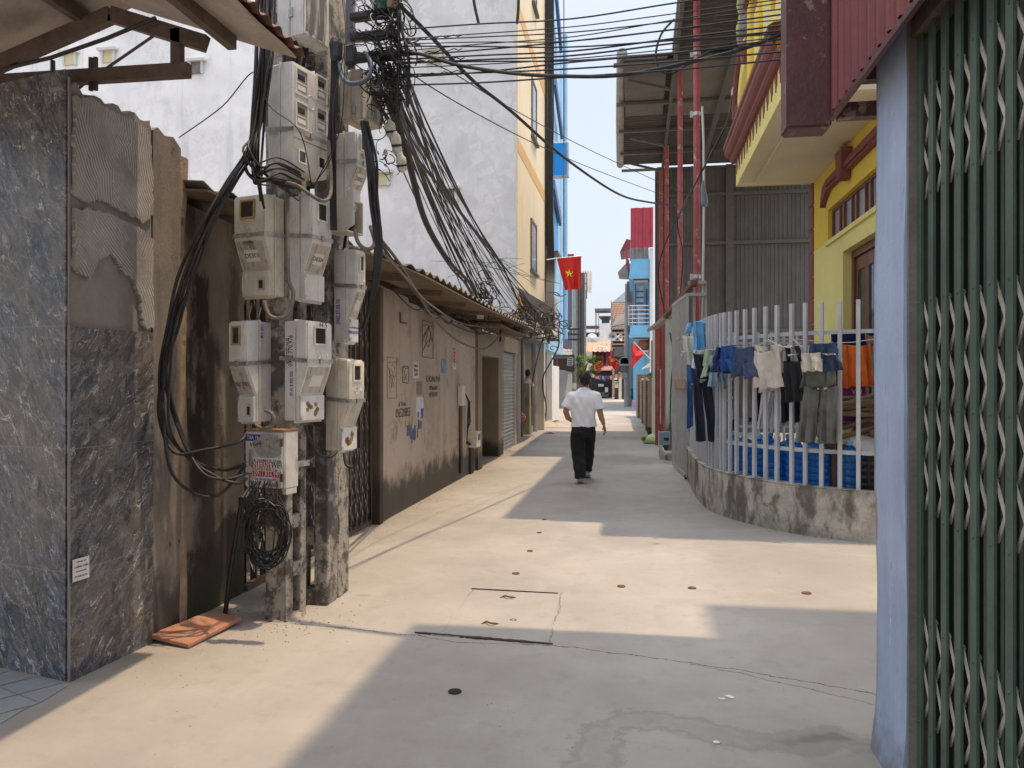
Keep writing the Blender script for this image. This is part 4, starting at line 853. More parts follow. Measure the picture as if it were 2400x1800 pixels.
# ================================================================ the two utility poles
TH=R(-15)
eR=V((cos(TH),sin(TH),0))      # outward normal of the street-side faces
eF=V((sin(TH),-cos(TH),0))     # outward normal of the faces towards the camera
PC=V((-2.255,4.70,0))          # near corner of the near pole
def poles():
    L=-eR; D=-eF
    t=thing('utility_pole','square concrete utility pole with ladder holes, nearest the camera, carrying meter boxes','utility pole',PC+L*.09+D*.1)
    Wd,Dp=.175,.20
    L2=V((-1,0,0)); D2=V((.0,1,0))
    def post(mb,o,a0,a1,b0,b1,z0,z1,rag=0,L=L,D=D):
        mb.rings([(o+L*((a0+a1)/2)+D*((b0+b1)/2)+UP*z,0,0) for z in(0,)],4) if False else None
        n=40 if z1>3 else 4; rr=[]
        for i in range(n+1):
            z=z0+(z1-z0)*i/n; j=lambda:rnd.uniform(-rag,rag)
            rr.append([o+L*(a0+j())+D*(b0+j())+UP*z,o+L*(a1+j())+D*(b0+j())+UP*z,o+L*(a1+j())+D*(b1+j())+UP*z,o+L*(a0+j())+D*(b1+j())+UP*z])
        vs=[p for r in rr for p in r]; fs=[(i*4+k,i*4+(k+1)%4,(i+1)*4+(k+1)%4,(i+1)*4+k) for i in range(n) for k in range(4)]+[(3,2,1,0),tuple(n*4+k for k in range(4))]
        mb.add(vs,fs)
    mb=MB(); post(mb,PC,0,Wd,0,.066,0,7.2,.0035); mb.build('front_flange',m_concrete,t,bevel=.004)
    mb=MB(); post(mb,PC,0,Wd,.135,Dp,0,7.2,.003); mb.build('rear_flange',m_concrete,t,bevel=.006)
    z=.03; k=0
    while z<7:
        if k==0: pass
        mb=MB(); post(mb,PC,.004,Wd-.004,.0665,.1345,max(0,z-.06) if k else 0,z+.03 if k else .04,.004); mb.build('rung',m_concrete,t)
        z+=.315; k+=1
    mb=MB(); 
    for i in range(7): 
        c=PC+L*(.02+.02*i)+D*.03; 
    P2=V((-2.135,5.09,0))
    t2=thing('utility_pole','grooved concrete utility pole standing just behind the laddered one','utility pole',P2+L*.09+D*.2)
    for j,(b0,b1) in enumerate(((0,.185),(.192,.40))):
        mb=MB(); post(mb,P2,0,.10,b0,b1,0,7.3,.0032,L2,D2); mb.build('post_face',m_concrete,t2,bevel=.008)
    mb=MB(); post(mb,P2,.17,.27,0,.10,0,7.2,.004,L2,D2); mb.build('rear_flange',m_concrete,t2,bevel=.006)
    z=0;k=0
    while z<7:
        mb=MB(); post(mb,P2,.1003,.1697,.005,.095,z,z+.12,.004,L2,D2); mb.build('rung',m_concrete,t2); z+=.42; k+=1
    # foot of broken mortar
    mb=MB(); mb.rings([(PC+L*.09+D*.1,L*.125,D*.14),(PC+L*.09+D*.1+UP*.02,L*.11,D*.12),(PC+L*.09+D*.1+UP*.035,L*.09,D*.1)],11); mb.build('mortar_foot',m_concrete,t)
    mb=MB(); mb.obox(PC+L*.02+eR*.025+UP*1.02+D*.1,eR*.004,D*.12,UP*.02); mb.build('steel_clamp',m_steel,t)
    mb=MB(); p=PC+D*.2+UP*1.02; mb.beam(p,P2+L*.1+UP*1.06,.03,.012); mb.build('steel_tie',m_steel,t)
    return t,t2,P2
POLE1,POLE2,P2=poles()
def on_face(px,P,n,off,along):
    # where the pixel column meets the plane through P+n*off, running along `along`
    r=ray(px,HZ); o=P+n*off-C0; a=V((r.x,r.y,0)); q=V((o.x,o.y,0))
    # a*d - along*t = q
    det=a.x*(-along.y)-a.y*(-along.x); d=(q.x*(-along.y)-q.y*(-along.x))/det
    return C0*0+V((a.x*d,a.y*d,0)),d
def zat(py,d): return CH+d*(HZ-py)/F
# ================================================================ meter boxes (front faces local -y, back at y=0)
def meter_box(label,side,P,px,pyt,pyb,pxf,depth=.18,mat=0,mats=None,slant=True,win='brass',number=None,pre=None,lid=1,lidm=None,rot=0,writing=(),strap=.60,straptilt=0,group='meter boxes on the utility poles',logo=True,standoff=0):
    n=eR if side=='R' else eF; al=-eF if side=='R' else -eR       # `al`: direction away from the near front edge
    c,d=on_face(px,P,n,depth+standoff,al); f,d2=on_face(pxf,P,n,depth+standoff,al)
    w=(f-c).length; zt=zat(pyt,d); zb=zat(pyb,d); h=zt-zb
    # local x (viewer's right when facing the front)
    xl=V((-n.y,n.x,0)); mid=(c+f)/2-n*depth
    base=V((mid.x,mid.y,zb)); rz=math.atan2(xl.y,xl.x)
    t=thing('meter_box',label,'meter box',base,rz+R(rot),group)
    m=BOXM[mat]; D=depth; hw=w/2
    if slant: prof=[(-D*.5,h),(-D*.96,h*.985),(-D,h*.96),(-D,h*.56),(-D*.62,h*.27),(-D*.62,.008),(-D*.5,0)]
    else: prof=[(-D*.5,h),(-D*.96,h*.99),(-D,h*.975),(-D,h*.02),(-D*.96,0),(-D*.5,0)]
    mb=MB(); mb.prism([(-hw+.006,0,h*.992),(-hw+.006,-D*.47,h*.992),(-hw+.006,-D*.47,.012),(-hw+.006,0,.012)],(w-.012,0,0)); mb.build('back_shell',m,t,bevel=.006,local=True)
    mb=MB(); mb.prism([(-hw,y,z) for y,z in prof],(w,0,0)); mb.build('front_cover',m,t,bevel=.010,local=True,bseg=2,smooth=35)
    mb=MB(); mb.prism([(-hw-.005,-D*.5,h+.004),(-hw-.005,-D*.465,h+.004),(-hw-.005,-D*.465,-.003),(-hw-.005,-D*.5,-.003)],(w+.01,0,0)); mb.build('flange',m,t,bevel=.002,local=True)
    def plate(x0,x1,z0,z1,y,th,mm,name,par=t,bev=.0): mb=MB(); mb.box(x0,x1,y-th,y,z0,z1); return mb.build(name,mm,par,local=True,bevel=bev)
    def frame(x0,x1,z0,z1,mm,fw=.012,open_=False):
        mb=MB(); y0,y1=-D-.010,-D-.0005
        mb.box(x0,x1,y0,y1,z1-fw,z1);mb.box(x0,x1,y0,y1,z0,z0+fw);mb.box(x0,x0+fw,y0,y1,z0+fw,z1-fw);mb.box(x1-fw,x1,y0,y1,z0+fw,z1-fw)
        fr=mb.build('window_frame',mm,t,local=True); plate(x0+fw,x1-fw,z0+fw,z1-fw,-D-.0012,.002,m_dark if open_ else m_meterglass,'window_pane',fr); return fr
    if win in('brass','white','open'):
        frame(-hw*.52,hw*.46,h*.755,h*.94,{'brass':m_brass,'white':BOXM[0],'open':BOXM[1]}[win],open_=(win=='open'))
    if logo and slant:
        mb=MB(); zc=h*.66; q=[V((-.01+.022*cos(k*pi/8),-D-.002,zc+.026*sin(k*pi/8))) for k in range(17)]; mb.tube(q,.0018,4); mb.tube([(-.028,-D-.002,zc),(.008,-D-.002,zc)],.0018,4); mb.build('moulded_emblem',m,t,local=True)
        mb=MB(); mb.lathe([(.014,0),(.012,.004),(0,.006)],(hw*.55,-D,h*.66),10,(0,-1,0)); mb.build('latch_button',m,t,local=True)
    # steel strap round the box
    if strap:
        zs=h*strap; s=.013; mb=MB(); y0=-D-.003; tl=straptilt
        mb.prism([(-hw-.003,y0,zs-s),(hw+.003,y0,zs-s+tl),(hw+.003,y0,zs+s+tl),(-hw-.003,y0,zs+s)],(0,.0025,0))
        mb.prism([(-hw-.0065,y0,zs-s),(-hw-.0065,.03,zs-s+.02),(-hw-.0065,.03,zs+s+.02),(-hw-.0065,y0,zs+s)],(.001,0,0)); mb.prism([(hw+.0065,y0,zs-s+tl),(hw+.0065,.03,zs-s+.02),(hw+.0065,.03,zs+s+.02),(hw+.0065,y0,zs+s+tl)],(-.001,0,0))
        mb.build('steel_strap',m_steel,t,local=True)
        mb=MB(); mb.box(-.012,.018,-D-.012,-D-.0035,zs-.02,zs+.02); mb.build('strap_buckle',m_steel,t,local=True,bevel=.003)
    # slanted middle and lower lid
    if slant:
        a=V((0,-D,h*.56));b=V((0,-D*.62,h*.27)); up=(a-b).normalized(); nn=V((1,0,0)).cross(up)
        mb=MB(); c0=(a+b)/2+nn*.002; mb.obox(c0,(hw*.82,0,0),up*((a-b).length*.44),nn*.002); mb.build('stained_apron',BOXM[2],t,local=True)
        if number is not None:
            cc=a.lerp(b,.52)+nn*.0055; mb=MB(); mb.obox(cc,(hw*.45,0,0),up*.038,nn*.001); pl=mb.build('number_label',m_label,t,local=True)
            if number: text(number,.042,m_ink,pl,cc+nn*.0016,(1,0,0),up,w/.24*.95)
        if lid:
            lm=lidm or BOXM[0]; y=-D*.62-.001; mb=MB(); mb.box(-hw*.93,hw*.93,y-.014,y,.012,h*.265); l=mb.build('lower_lid',lm,t,local=True,bevel=.004)
            mb=MB(); 
            for zz in(.03,h*.24): mb.box(-hw*.93-.004,-hw*.93+.012,y-.018,y-.0145,zz-.012,zz+.012)
            mb.build('hinges',m_steel,l,local=True)
            if lid==2: mb=MB(); mb.box(hw*.2,hw*.62,y-.02,y-.0145,h*.07,h*.2); sf=mb.build('switch_window',BOXM[2],l,local=True); plate(hw*.28,hw*.54,h*.09,h*.17,y-.0205,.002,m_meterglass,'switch_pane',sf)
            if lid==3:
                r_=random.Random(int(px)); mb=MB()
                for k in range(7):
                    x=r_.uniform(-hw*.45,hw*.4); z=r_.uniform(h*.07,h*.19); q=[V((x+r_.uniform(.6,1.2)*.022*cos(e*pi/4),y-.0155,z+r_.uniform(.6,1.2)*.02*sin(e*pi/4))) for e in range(8)]; mb.prism(q,(0,.001-.00008*k,0))
                mb.build('torn_sticker_residue',m_residue,l,local=True)
    for (s,x,z,sz,mm,face,rotv,sx) in writing:
        if face=='top': o_=V((x*hw,-D-.0022,z*h)); r_,u_=(1,0,0),(0,0,1)
        elif face=='lid': o_=V((x*hw,-D*.62-.0165,z*h)); r_,u_=(1,0,0),(0,0,1)
        elif face=='left': o_=V((-hw-.0085,-D*x,z*h)); r_,u_=(0,-1,0),(0,0,1)
        elif face=='leftb': o_=V((-hw+.0045,-D*x,z*h)); r_,u_=(0,-1,0),(0,0,1)
        elif face=='right': o_=V((hw+.0025,-D*x,z*h)); r_,u_=(0,1,0),(0,0,1)
        elif face=='apron': o_=a.lerp(b,.6)+nn*.0055+V((x*hw,0,0)); r_,u_=(1,0,0),up
        if rotv: r_,u_=u_,tuple(-q for q in r_)
        text(s,sz,mm,t,o_,r_,u_,sx)
    t['dims']=(w,depth,h); 
    del t['dims']
    return t,w,h
m_residue=M('brown_sticker_residue',(.27,.17,.08),var=.3,scl=30,bump=.1)
PF=PC; PR=PC
meter_box('yellowed meter box marked D0303 with a brass window frame','L',PF,618,449,694,547,.20,1,number='D0303',lid=2,lidm=BOXM[1],writing=(('TUYÊN',0,.525,.024,m_ink,'top',0,1),))
meter_box('white meter box marked D0304 beside the D0303 one','R',PR,730,452,705,779,.19,0,number='D0304',win='white',writing=(('F.6',.1,.95,.04,m_residue,'top',0,1),))
meter_box('white meter box with brass window and a rust-eaten hole, lowest on the left','L',PF,576,748,996,534,.24,0,win='brass',lid=2,lidm=BOXM[0],strap=.58,writing=(('ĐT.001',.4,.9,.03,m_blueink,'right',1,1),('BỘT TRÉT',0,.3,.035,m_ink,'apron',0,.7)))
meter_box('white meter box hand-lettered H5 with an empty window','R',PR,720,748,992,779,.19,0,win='open',number='',lid=3,writing=(('H 5',.25,.955,.05,m_ink,'top',0,1.1),('0972.770.976',.28,.70,.052,m_ink,'leftb',1,.72),('HÚT BỂ PHỐT GIÁ RẺ',.13,.70,.028,m_ink,'leftb',1,.62),('09 41 8 900 900',.32,.38,.04,m_purpleink,'leftb',1,.6)))
meter_box('white meter box with a steel strap and the blue number 0984.018.522','R',P2,836,581,805,858,.20,0,win='white',number='',strap=.60,writing=(('0984.018.522',0,.12,.032,m_blueink,'lid',0,.85),('HÚT BỂ PHỐT GIÁ RẺ',0,.17,.014,m_ink,'lid',0,.9),('0982.29.08.78',.2,.34,.05,m_purpleink,'leftb',1,.62)))
meter_box('cracked white meter box, lowest on the right, above the broken concrete','R',P2,817,840,1062,855,.20,1,win='open',lid=3,strap=.55)
meter_box('dirty meter box marked D0302, high on the rear pole','R',P2,835,304,486,868,.21,0,number='D0302',win='white',lid=0,writing=(('MF -',0,.69,.05,m_graypaint,'top',0,.8),))
# the four-meter cabinet
def quad_box():
    t,w,h=meter_box('tall white four-meter cabinet with six small windows','R',PR,688,139,392,768,.21,0,slant=False,win=None,strap=.36,logo=False); D=.21; hw=w/2
    for i,(x,z,ww,hh) in enumerate(((-.56,.82,.34,.25),(.60,.86,.32,.25),(-.56,.51,.34,.25),(.60,.55,.32,.25),(-.54,.125,.22,.13),(.60,.14,.22,.13))):
        cx=x*hw; a=ww*w/2*1.05; b=hh*h/2; fw=.010; zc=z*h; mb=MB(); y0,y1=-D-.009,-D-.0005
        mb.box(cx-a,cx+a,y0,y1,zc+b-fw,zc+b);mb.box(cx-a,cx+a,y0,y1,zc-b,zc-b+fw);mb.box(cx-a,cx-a+fw,y0,y1,zc-b+fw,zc+b-fw);mb.box(cx+a-fw,cx+a,y0,y1,zc-b+fw,zc+b-fw)
        f=mb.build('window_frame',BOXM[0],t,local=True); mb=MB(); mb.box(cx-a+fw,cx+a-fw,y1-.001,y1,zc-b+fw,zc+b-fw); mb.build('window_pane',m_metergrey if i<4 else m_meterglass,f,local=True)
        if i<4:
            mb=MB(); mb.box(cx-a*.6,cx+a*.5,y1-.003,y1-.0012,zc+b*.15,zc+b*.55); mb.build('meter_display',m_meterglass,f,local=True); mb=MB(); mb.box(cx-a*.75,cx+a*.75,y1-.004,y1-.0012,zc-b*.12,zc-b*.05); mb.box(cx-a*.6,cx+a*.6,y1-.003,y1-.0012,zc-b*.6,zc-b*.25); mb.build('meter_plate',m_label,f,local=True)
    mb=MB(); q=[V((.0+.035*cos(k*pi/8),-D-.002,h*.68+.045*sin(k*pi/8))) for k in range(17)]; mb.tube(q,.0018,4); mb.build('moulded_emblem',BOXM[0],t,local=True)
    mb=MB(); mb.box(-hw,hw,-D-.004,-D-.0004,h*.28,h*.288); mb.build('seam',m_graypaint,t,local=True)
    text('10A1',.035,m_residue,t,(-.1*w,-D-.003,h*.325),(1,0,0),(0,0,1))
m_metergrey=M('grey_meter_face',(.36,.36,.335),var=.25,scl=30,rough=.25,bump=0)
quad_box()
# peeling box at the top and the DCL box on the rear pole
def peel_box():
    t,w,h=meter_box('rust stained junction box with peeling paint at the top of the poles','R',PR,712,-110,80,772,.22,0,slant=False,win=None,strap=0,logo=False); D=.22; hw=w/2
    mb=MB(); r=random.Random(3); q=[]
    for i in range(30):
        f=i/30*4; e=int(f); g_=f-e; c=[(-.85,.06),(.7,.06),(.8,.98),(-.9,.98)]; A=c[e];B=c[(e+1)%4]; q.append(V(((A[0]+(B[0]-A[0])*g_)*hw+r.uniform(-.008,.008),-D-.002,(A[1]+(B[1]-A[1])*g_)*h+r.uniform(-.02,.02))))
    mb.prism(q,(0,.0015,0)); mb.build('peeling_sticker',m_peelst,t,local=True)
    mb=MB(); mb.box(-hw-.008,-hw-.0005,-D*.62,-D*.48,h*.25,h*.36); mb.build('latch',m_steel,t,local=True)
    for i in range(4):
        x=-.12+.055*i; mb=MB(); mb.lathe([(.024,0),(.02,-.03),(.014,-.05)],(x,-.06-.03*(i%2),0),8); mb.tube([(x,-.06-.03*(i%2),-.04),(x+.01,-.05,-.17),(x+.012,-.02,-.36)],.013,6); mb.build('cable_gland',m_black,t,local=True)
m_peelst=dirty_box('peeling_metal_sticker',(.50,.50,.50),(.14,.13,.12),.9,.40,.52)
peel_box()
def dcl_box():
    t,w,h=meter_box('beige metal junction box lettered DCL on the rear pole','R',P2,850,158,277,897,.20,2,slant=False,win=None,strap=0,logo=False); D=.20; hw=w/2
    mb=MB(); mb.box(-hw*.55,hw*.85,-D-.0035,-D-.0005,h*.08,h*.78); mb.build('name_plate',m_peel,t,local=True); text('DCL.1Q2',.062,m_ink,t,(.03,-D-.0045,h*.62),(1,0,0),(0,0,1),.9); text('ĐT: 0220.3',.03,m_graypaint,t,(.03,-D-.0045,h*.40),(1,0,0),(0,0,1),.9)
    mb=MB(); mb.box(.0,.0,0,0,0,0) if False else None; mb.box(-hw*.5,hw*.8,-D-.0045,-D-.0036,h*.52,h*.528); mb.build('ruled_line',m_graypaint,t,local=True)
    mb=MB(); mb.box(-hw-.010,-hw-.0005,-D*.72,-D*.55,h*.12,h*.25); mb.build('latch',m_steel,t,local=True)
dcl_box()
# the open lower box under D0302
def open_box():
    c,d=on_face(812,P2,eR,.17,-eF); f,_=on_face(851,P2,eR,.17,-eF); w=(f-c).length; zb=zat(541,d); h=zat(462,d)-zb; hw=w/2
    mid=(c+f)/2-eR*.17; t=thing('meter_box','open grey breaker box with its door swung out, under D0302','meter box',V((mid.x,mid.y,zb)),math.atan2(eR.x,-eR.y),'meter boxes on the utility poles')
    mb=MB(); D=.17; mb.box(-hw,hw,-.012,0,0,h);mb.box(-hw,-hw+.008,-D,-.0125,0,h);mb.box(hw-.008,hw,-D,-.0125,0,h);mb.box(-hw+.008,hw-.008,-D,-.0125,0,.01);mb.box(-hw+.008,hw-.008,-D,-.0125,h-.01,h); mb.build('case',BOXM[1],t,local=True)
    mb=MB(); mb.box(-hw+.02,hw-.02,-.03,-.0125,.02,h-.02); mb.build('dark_inside',m_dark,t,local=True); mb=MB(); mb.box(-hw*.6,-hw*.05,-.10,-.031,.03,h*.45); mb.build('breaker',m_metergrey,t,local=True)
    mb=MB(); mb.obox((-hw-.052,-D-.07,h*.6),(.055,.07,0),(.003,-.003,0),(0,0,h*.55)); mb.build('door',BOXM[0],t,local=True)
    mb=MB(); mb.tube([(0,-.08,h*.5),(hw*.5,-.12,h*.3),(hw*.6,-.05,0),(.05,-.03,-.15)],.012,6); mb.build('cable',m_black,t,local=True)
open_box()
# ================================================================ telecom cabinet
def cabinet():
    D=.13; c,d=on_face(668,PF,eF,D+.02,-eR); f,_=on_face(577,PF,eF,D+.02,-eR); w=(f-c).length; zb=zat(1147,d); h=zat(1010,d)-zb; hw=w/2
    mid=(c+f)/2-eF*(D+.0); t=thing('telecom_cabinet','white steel telecom cabinet covered in internet adverts, lowest on the pole','cabinet',V((mid.x,mid.y,zb)),math.atan2(eF.x,-eF.y))
    mp=dirty_box('aged_white_steel',(.62,.60,.55),(.20,.13,.08),.5,.54,.7)
    mb=MB(); mb.box(-hw,hw,-D,0,0,h); mb.build('case',mp,t,local=True,bevel=.008)
    mb=MB(); mb.box(-hw+.004,hw-.014,-D-.014,-D-.0005,.006,h-.01); dr=mb.build('door',mp,t,local=True,bevel=.005)
    mb=MB(); mb.box(-hw-.004,hw+.004,-D-.018,0,h+.0005,h+.008); mb.build('rusty_top',M('rusted_cabinet_top',(.38,.20,.09),var=.35,scl=14),t,local=True)
    Y=-D-.0148
    def pl(x0,x1,z0,z1,m,nm,k=0): mb=MB(); mb.box(x0*w-hw,x1*w-hw,Y-.001-.0004*k,Y-.0004*k,z0*h,z1*h); return mb.build(nm,m,dr,local=True)
    def tx(s,x,z,sz,m,sx=1,k=2): text(s,sz,m,dr,(x*w-hw,Y-.0012-.0004*k,z*h),(1,0,0),(0,0,1),sx)
    pl(.02,.44,.81,.925,M('navy_sticker',(.02,.045,.26),var=.15,bump=0),'navy_sticker'); tx('TXA 19',.215,.866,.036,m_label,.78); tx('VNPT',.30,.745,.034,m_ink,1.15)
    # worn grey patch of peeled paper
    r=random.Random(5); q=[V(((.62+.36*cos(a)*min(1,1.0))*w-hw,Y-.0016,(.70+.20*sin(a))*h)) for a in [k*pi/14 for k in range(28)]]
    q=[V((max(.24*w-hw,min(.955*w-hw,p.x+r.uniform(-.01,.01))),p.y,max(.53*h,min(.95*h,p.z+(.06*h if p.z>.7*h else 0)+r.uniform(-.01,.01))))) for p in q]
    mb=MB(); mb.prism(q,(0,.001,0)); mb.build('peeled_paper',M('peeled_grey_paper',(.36,.34,.31),var=.22,scl=30,bump=.2,spots=(.12,.11,.10),spsc=26,spthr=(.56,.64)),dr,local=True)
    pl(.235,.955,.115,.53,m_label,'internet_advert',2)
    pl(.235,.955,.20,.295,m_redink,'red_band',3)
    tx('VNPT',.44,.475,.022,m_graypaint,1.2,4); tx('PHỤC VỤ TẠI NHÀ',.725,.475,.024,m_ink,.72,4); tx('INTERNET',.475,.40,.056,m_redink,.72,4); tx('- WIFI',.80,.40,.052,m_ink,.8,4); tx('TRUYỀN HÌNH',.46,.325,.027,m_redtext2,.85,4); tx('. Cáp',.78,.325,.027,m_blueink,.9,4); tx('0911.816.999',.60,.247,.046,m_label,.86,5); tx('Tổng đài bán hàng:',.48,.155,.024,m_blueink,.82,4); tx('1800 1166',.84,.155,.024,m_redink,.78,4); tx('POSTEF®',.72,.06,.027,m_ink,.9,2)
    mb=MB(); mb.prism([V((.245*w-hw,Y-.0022,.49*h)),V((.275*w-hw,Y-.0022,.50*h)),V((.285*w-hw,Y-.0022,.46*h)),V((.262*w-hw,Y-.0022,.45*h))],(0,.0005,0)); mb.build('logo_mark',m_blueink,dr,local=True)
    # rust T stain
    q=[(.05,.255),(.20,.255),(.195,.225),(.155,.22),(.15,.16),(.165,.09),(.14,.075),(.125,.10),(.118,.16),(.12,.22),(.06,.215)]; mb=MB(); mb.prism([V((a*w-hw,Y-.001,b*h)) for a,b in q],(0,.0008,0)); mb.build('rust_stain',m_residue,dr,local=True)
    mb=MB(); mb.box(.12*w-hw,.225*w-hw,Y-.012,Y,.37,.37) if False else None; mb.obox((.17*w-hw,Y-.006,.52*h),(.013,0,0),(0,.006,0),(0,0,.055)); hd=mb.build('handle',M('grey_handle',(.36,.34,.32),var=.15,scl=20,rough=.4),dr,local=True,bevel=.006); mb=MB(); mb.obox((.175*w-hw,Y-.0135,.50*h),(.006,0,0),(0,.002,0),(0,0,.036)); mb.build('latch_lever',m_steel,hd,local=True)
    for z in(.80,.20): mb=MB(); mb.box(hw-.024,hw-.002,-D-.022,-D-.0149,z*h-.025,z*h+.025); mb.build('hinge',m_rust,t,local=True)
    mb=MB(); mb.box(hw-.03,hw,-D+.01,-.02,-.035,-.0005); mb.build('bottom_bracket',mp,t,local=True)
m_redtext2=M('faded_red_ink',(.42,.10,.07),var=.1,bump=0)
cabinet()
# coil of spare wire under the cabinet
def coil():
    c=at(634,1245,4.62); mb=MB(); r=random.Random(9)
    for i in range(24):
        a=r.uniform(.085,.135); b=r.uniform(.12,.22); dx=r.uniform(-.045,.03); dz=r.uniform(-.03,.02); ph=r.uniform(0,6); tl=r.uniform(-.3,.3)
        mb.tube([c+V((dx+a*cos(k*pi/10+ph)+tl*b*.3*sin(k*pi/10+ph),r.uniform(-.02,.02)-.02*i/12,dz+b*sin(k*pi/10+ph))) for k in range(21)],.0042,5)
    for i in range(16):
        x=r.uniform(-.15,.06); mb.tube([c+V((x,.0,.30)),c+V((x+r.uniform(-.06,.06),-.03,.20)),c+V((x*.7+r.uniform(-.06,.06),-.03,.1)),c+V((x+r.uniform(-.1,.1),-.02,r.uniform(-.05,.05)))],.004,5)
    tag(mb.build('wire_coil',m_black),'tangled coil of black wire hanging below the telecom cabinet','wire coil',kind='stuff')
coil()
# ================================================================ cross arms
for i,(y0,y1,lb) in enumerate(((36,20,'top black cross arm jutting from the poles toward the street'),(83,70,'middle black cross arm jutting from the poles toward the street'),(132,118,'lowest black cross arm jutting from the poles toward the street'))):
    a=at(826,y0+6,5.25); b=at(931,y1+8,5.02); mb=MB(); mb.beam(a,b,.07,.055); tag(mb.build('cross_arm',m_beam,bevel=.012),lb,'cross arm','cross arms of the utility poles')
mb=MB(); a=at(822,0,5.3); b=at(826,160,5.3); mb.beam(V((a.x,a.y,4.6)),V((a.x,a.y,b.z)),.05); tag(mb.build('arm_upright',m_slate),'blue grey steel upright behind the black cross arms','upright')
for i,(px,py,lb) in enumerate(((788,118,'black cable clamp hanging left of the lowest cross arm'),(821,130,'finned black clamp at the root of the lowest cross arm'))):
    c=at(px,py,4.95); mb=MB(); mb.lathe([(.02,-.07),(.04,-.05),(.045,.04),(.035,.07),(.012,.08)],c,8); tag(mb.build('cable_clamp',m_beam),lb,'cable clamp','cable clamps on the poles')
# ================================================================ right: shutter building
def pillar_paint():
    g=G('pale_blue_wall_paint'); P=g.p; x,y,z=g.sep()
    k=g.mix(g.ramp(g.noise(2.2,7,.62),.33,.67),(.33,.415,.575),(.43,.52,.69)); k=g.mix(g.math('MULTIPLY',g.ramp(g.noise(1,6,.6,g.vm('MULTIPLY',P,(9,9,.7))),.5,.68),.35),k,(.50,.59,.75))
    k=g.mix(g.math('MULTIPLY',g.ramp(g.noise(1,7,.7,g.vm('MULTIPLY',P,(14,14,1.6))),.57,.70),.45),k,(.23,.265,.335))           # grey hand marks and runs
    c=g.noise(1,5,.6,g.vm('MULTIPLY',P,(46,46,9))); k=g.mix(g.ramp(c,.685,.70),k,(.70,.74,.80)); k=g.mix(g.math('MULTIPLY',g.ramp(c,.30,.315,1,0),.8),k,(.12,.14,.18))  # chips and scuffs
    e=g.math('ADD',g.math('SUBTRACT',3.49,y),g.math('MULTIPLY',g.math('SUBTRACT',g.noise(8,6,.7),.5),.10)); k=g.mix(g.math('MULTIPLY',g.ramp(e,.0,.035,1,0),.55),k,(.20,.20,.205))
    d=g.math('ADD',g.seg((1,3.5,.92),(1,3.5,1.05)),g.math('MULTIPLY',g.math('SUBTRACT',g.noise(12,5,.7),.5),.08)); k=g.mix(g.math('MULTIPLY',g.ramp(d,.01,.05,1,0),.7),k,(.38,.15,.11))
    h=g.math('ADD',z,g.math('MULTIPLY',g.math('SUBTRACT',g.noise(6,8,.72),.5),.75)); k=g.mix(g.math('MULTIPLY',g.ramp(h,-.05,.26,1,0),.75),k,(.17,.165,.15))
    g.bump(g.noise(30,6,.65),.25,.01); g.bump(c,.15,.004); return g.done(k,.62)
m_bluepill=pillar_paint()
m_reveal=M('rough_grey_reveal',(.20,.175,.155),var=.2,scl=5,bump=.4)
m_green=M('green_gate_steel',(.072,.112,.085),var=.22,scl=6,rough=.55,bump=.12,stain=(.055,.075,.065),amt=.5,ssc=(9,9,1),spots=(.17,.13,.09),spsc=24,spthr=(.66,.70),spamt=.5)
m_maroon=M('maroon_sheet_metal',(.20,.045,.045),var=.15,scl=3,rough=.5,bump=.15,stain=(.13,.03,.03),amt=.5,ssc=(5,5,.8))
m_mfascia=M('peeling_maroon_fascia',(.10,.040,.038),var=.25,scl=4,rough=.5,bump=.3,spots=(.27,.20,.16),spsc=9,spthr=(.58,.62),spamt=.85)
m_whitelat=M('worn_cream_lattice',(.50,.46,.38),var=.15,scl=12,rough=.4,bump=.1,stain=(.3,.21,.13),amt=.45,ssc=(9,9,3),thr=(.5,.62))
def shutter_house():
    t=thing('shutter_shop','right hand shop with pale blue pillar and tall maroon upper front','building',(1.6,0,0))
    mb=MB(); n=14
    # pillar with a slightly wavy face
    mb.grid(lambda u,v:V((1.0+.006*sin(v*9)-(.02 if v<.06 else 0)*(1-v/.06),3.49-.37*u+(.004*sin(v*23)+.003*sin(v*51)),3.2*v)),6,40,(.45,0,0)); mb.build('blue_pillar',m_bluepill,t)
    mb=MB(); mb.box(1.006,1.09,3.10,3.119,0,3.0); mb.build('reveal',m_reveal,t); mb=MB(); mb.box(1.091,1.5,3.09,3.1185,0,3.0); mb.build('dark_backing',m_dark,t)  # black sheet stands in for the shade seen through the gate
    mb=MB(); mb.box(1.09,1.4,-6,3.55,3.06,9.35); mb.build('upper_wall',m_conc_grey,t); mb=MB(); mb.box(1.09,6,3.56,3.80,3.06,5.19); mb.build('end_wall',m_conc_grey,t); mb=MB(); mb.box(1.09,6,3.561,4.9,5.2,9.35); mb.build('upper_storey',m_conc_grey,t)
    mb=MB(); mb.box(1.085,6,-6,4.92,9.36,9.45); mb.build('roof_slab',m_conc_grey,t)
    mb=MB(); mb.prism([(3.64,-4,9.46),(3.64,4.9,9.46),(3.64,4.9,11.0),(3.64,5.7,11.0),(3.64,5.7,12),(3.64,-4,12)],(3,0,0)); mb.build('roof_block',m_conc_grey,t)  # unseen block, shaped to throw the second step of the lane shade
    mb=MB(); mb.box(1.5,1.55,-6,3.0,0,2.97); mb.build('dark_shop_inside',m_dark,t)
shutter_house()
folding_gate('folding_gate','tall green folding lattice gate at the right edge',1.035,-1.05,3.082,0,2.86,.118,m_green,m_whitelat,bands=((.112,.248),(.381,.654),(.787,.924)),rows=.195,sw=.046,depth=.009,lw=.017)
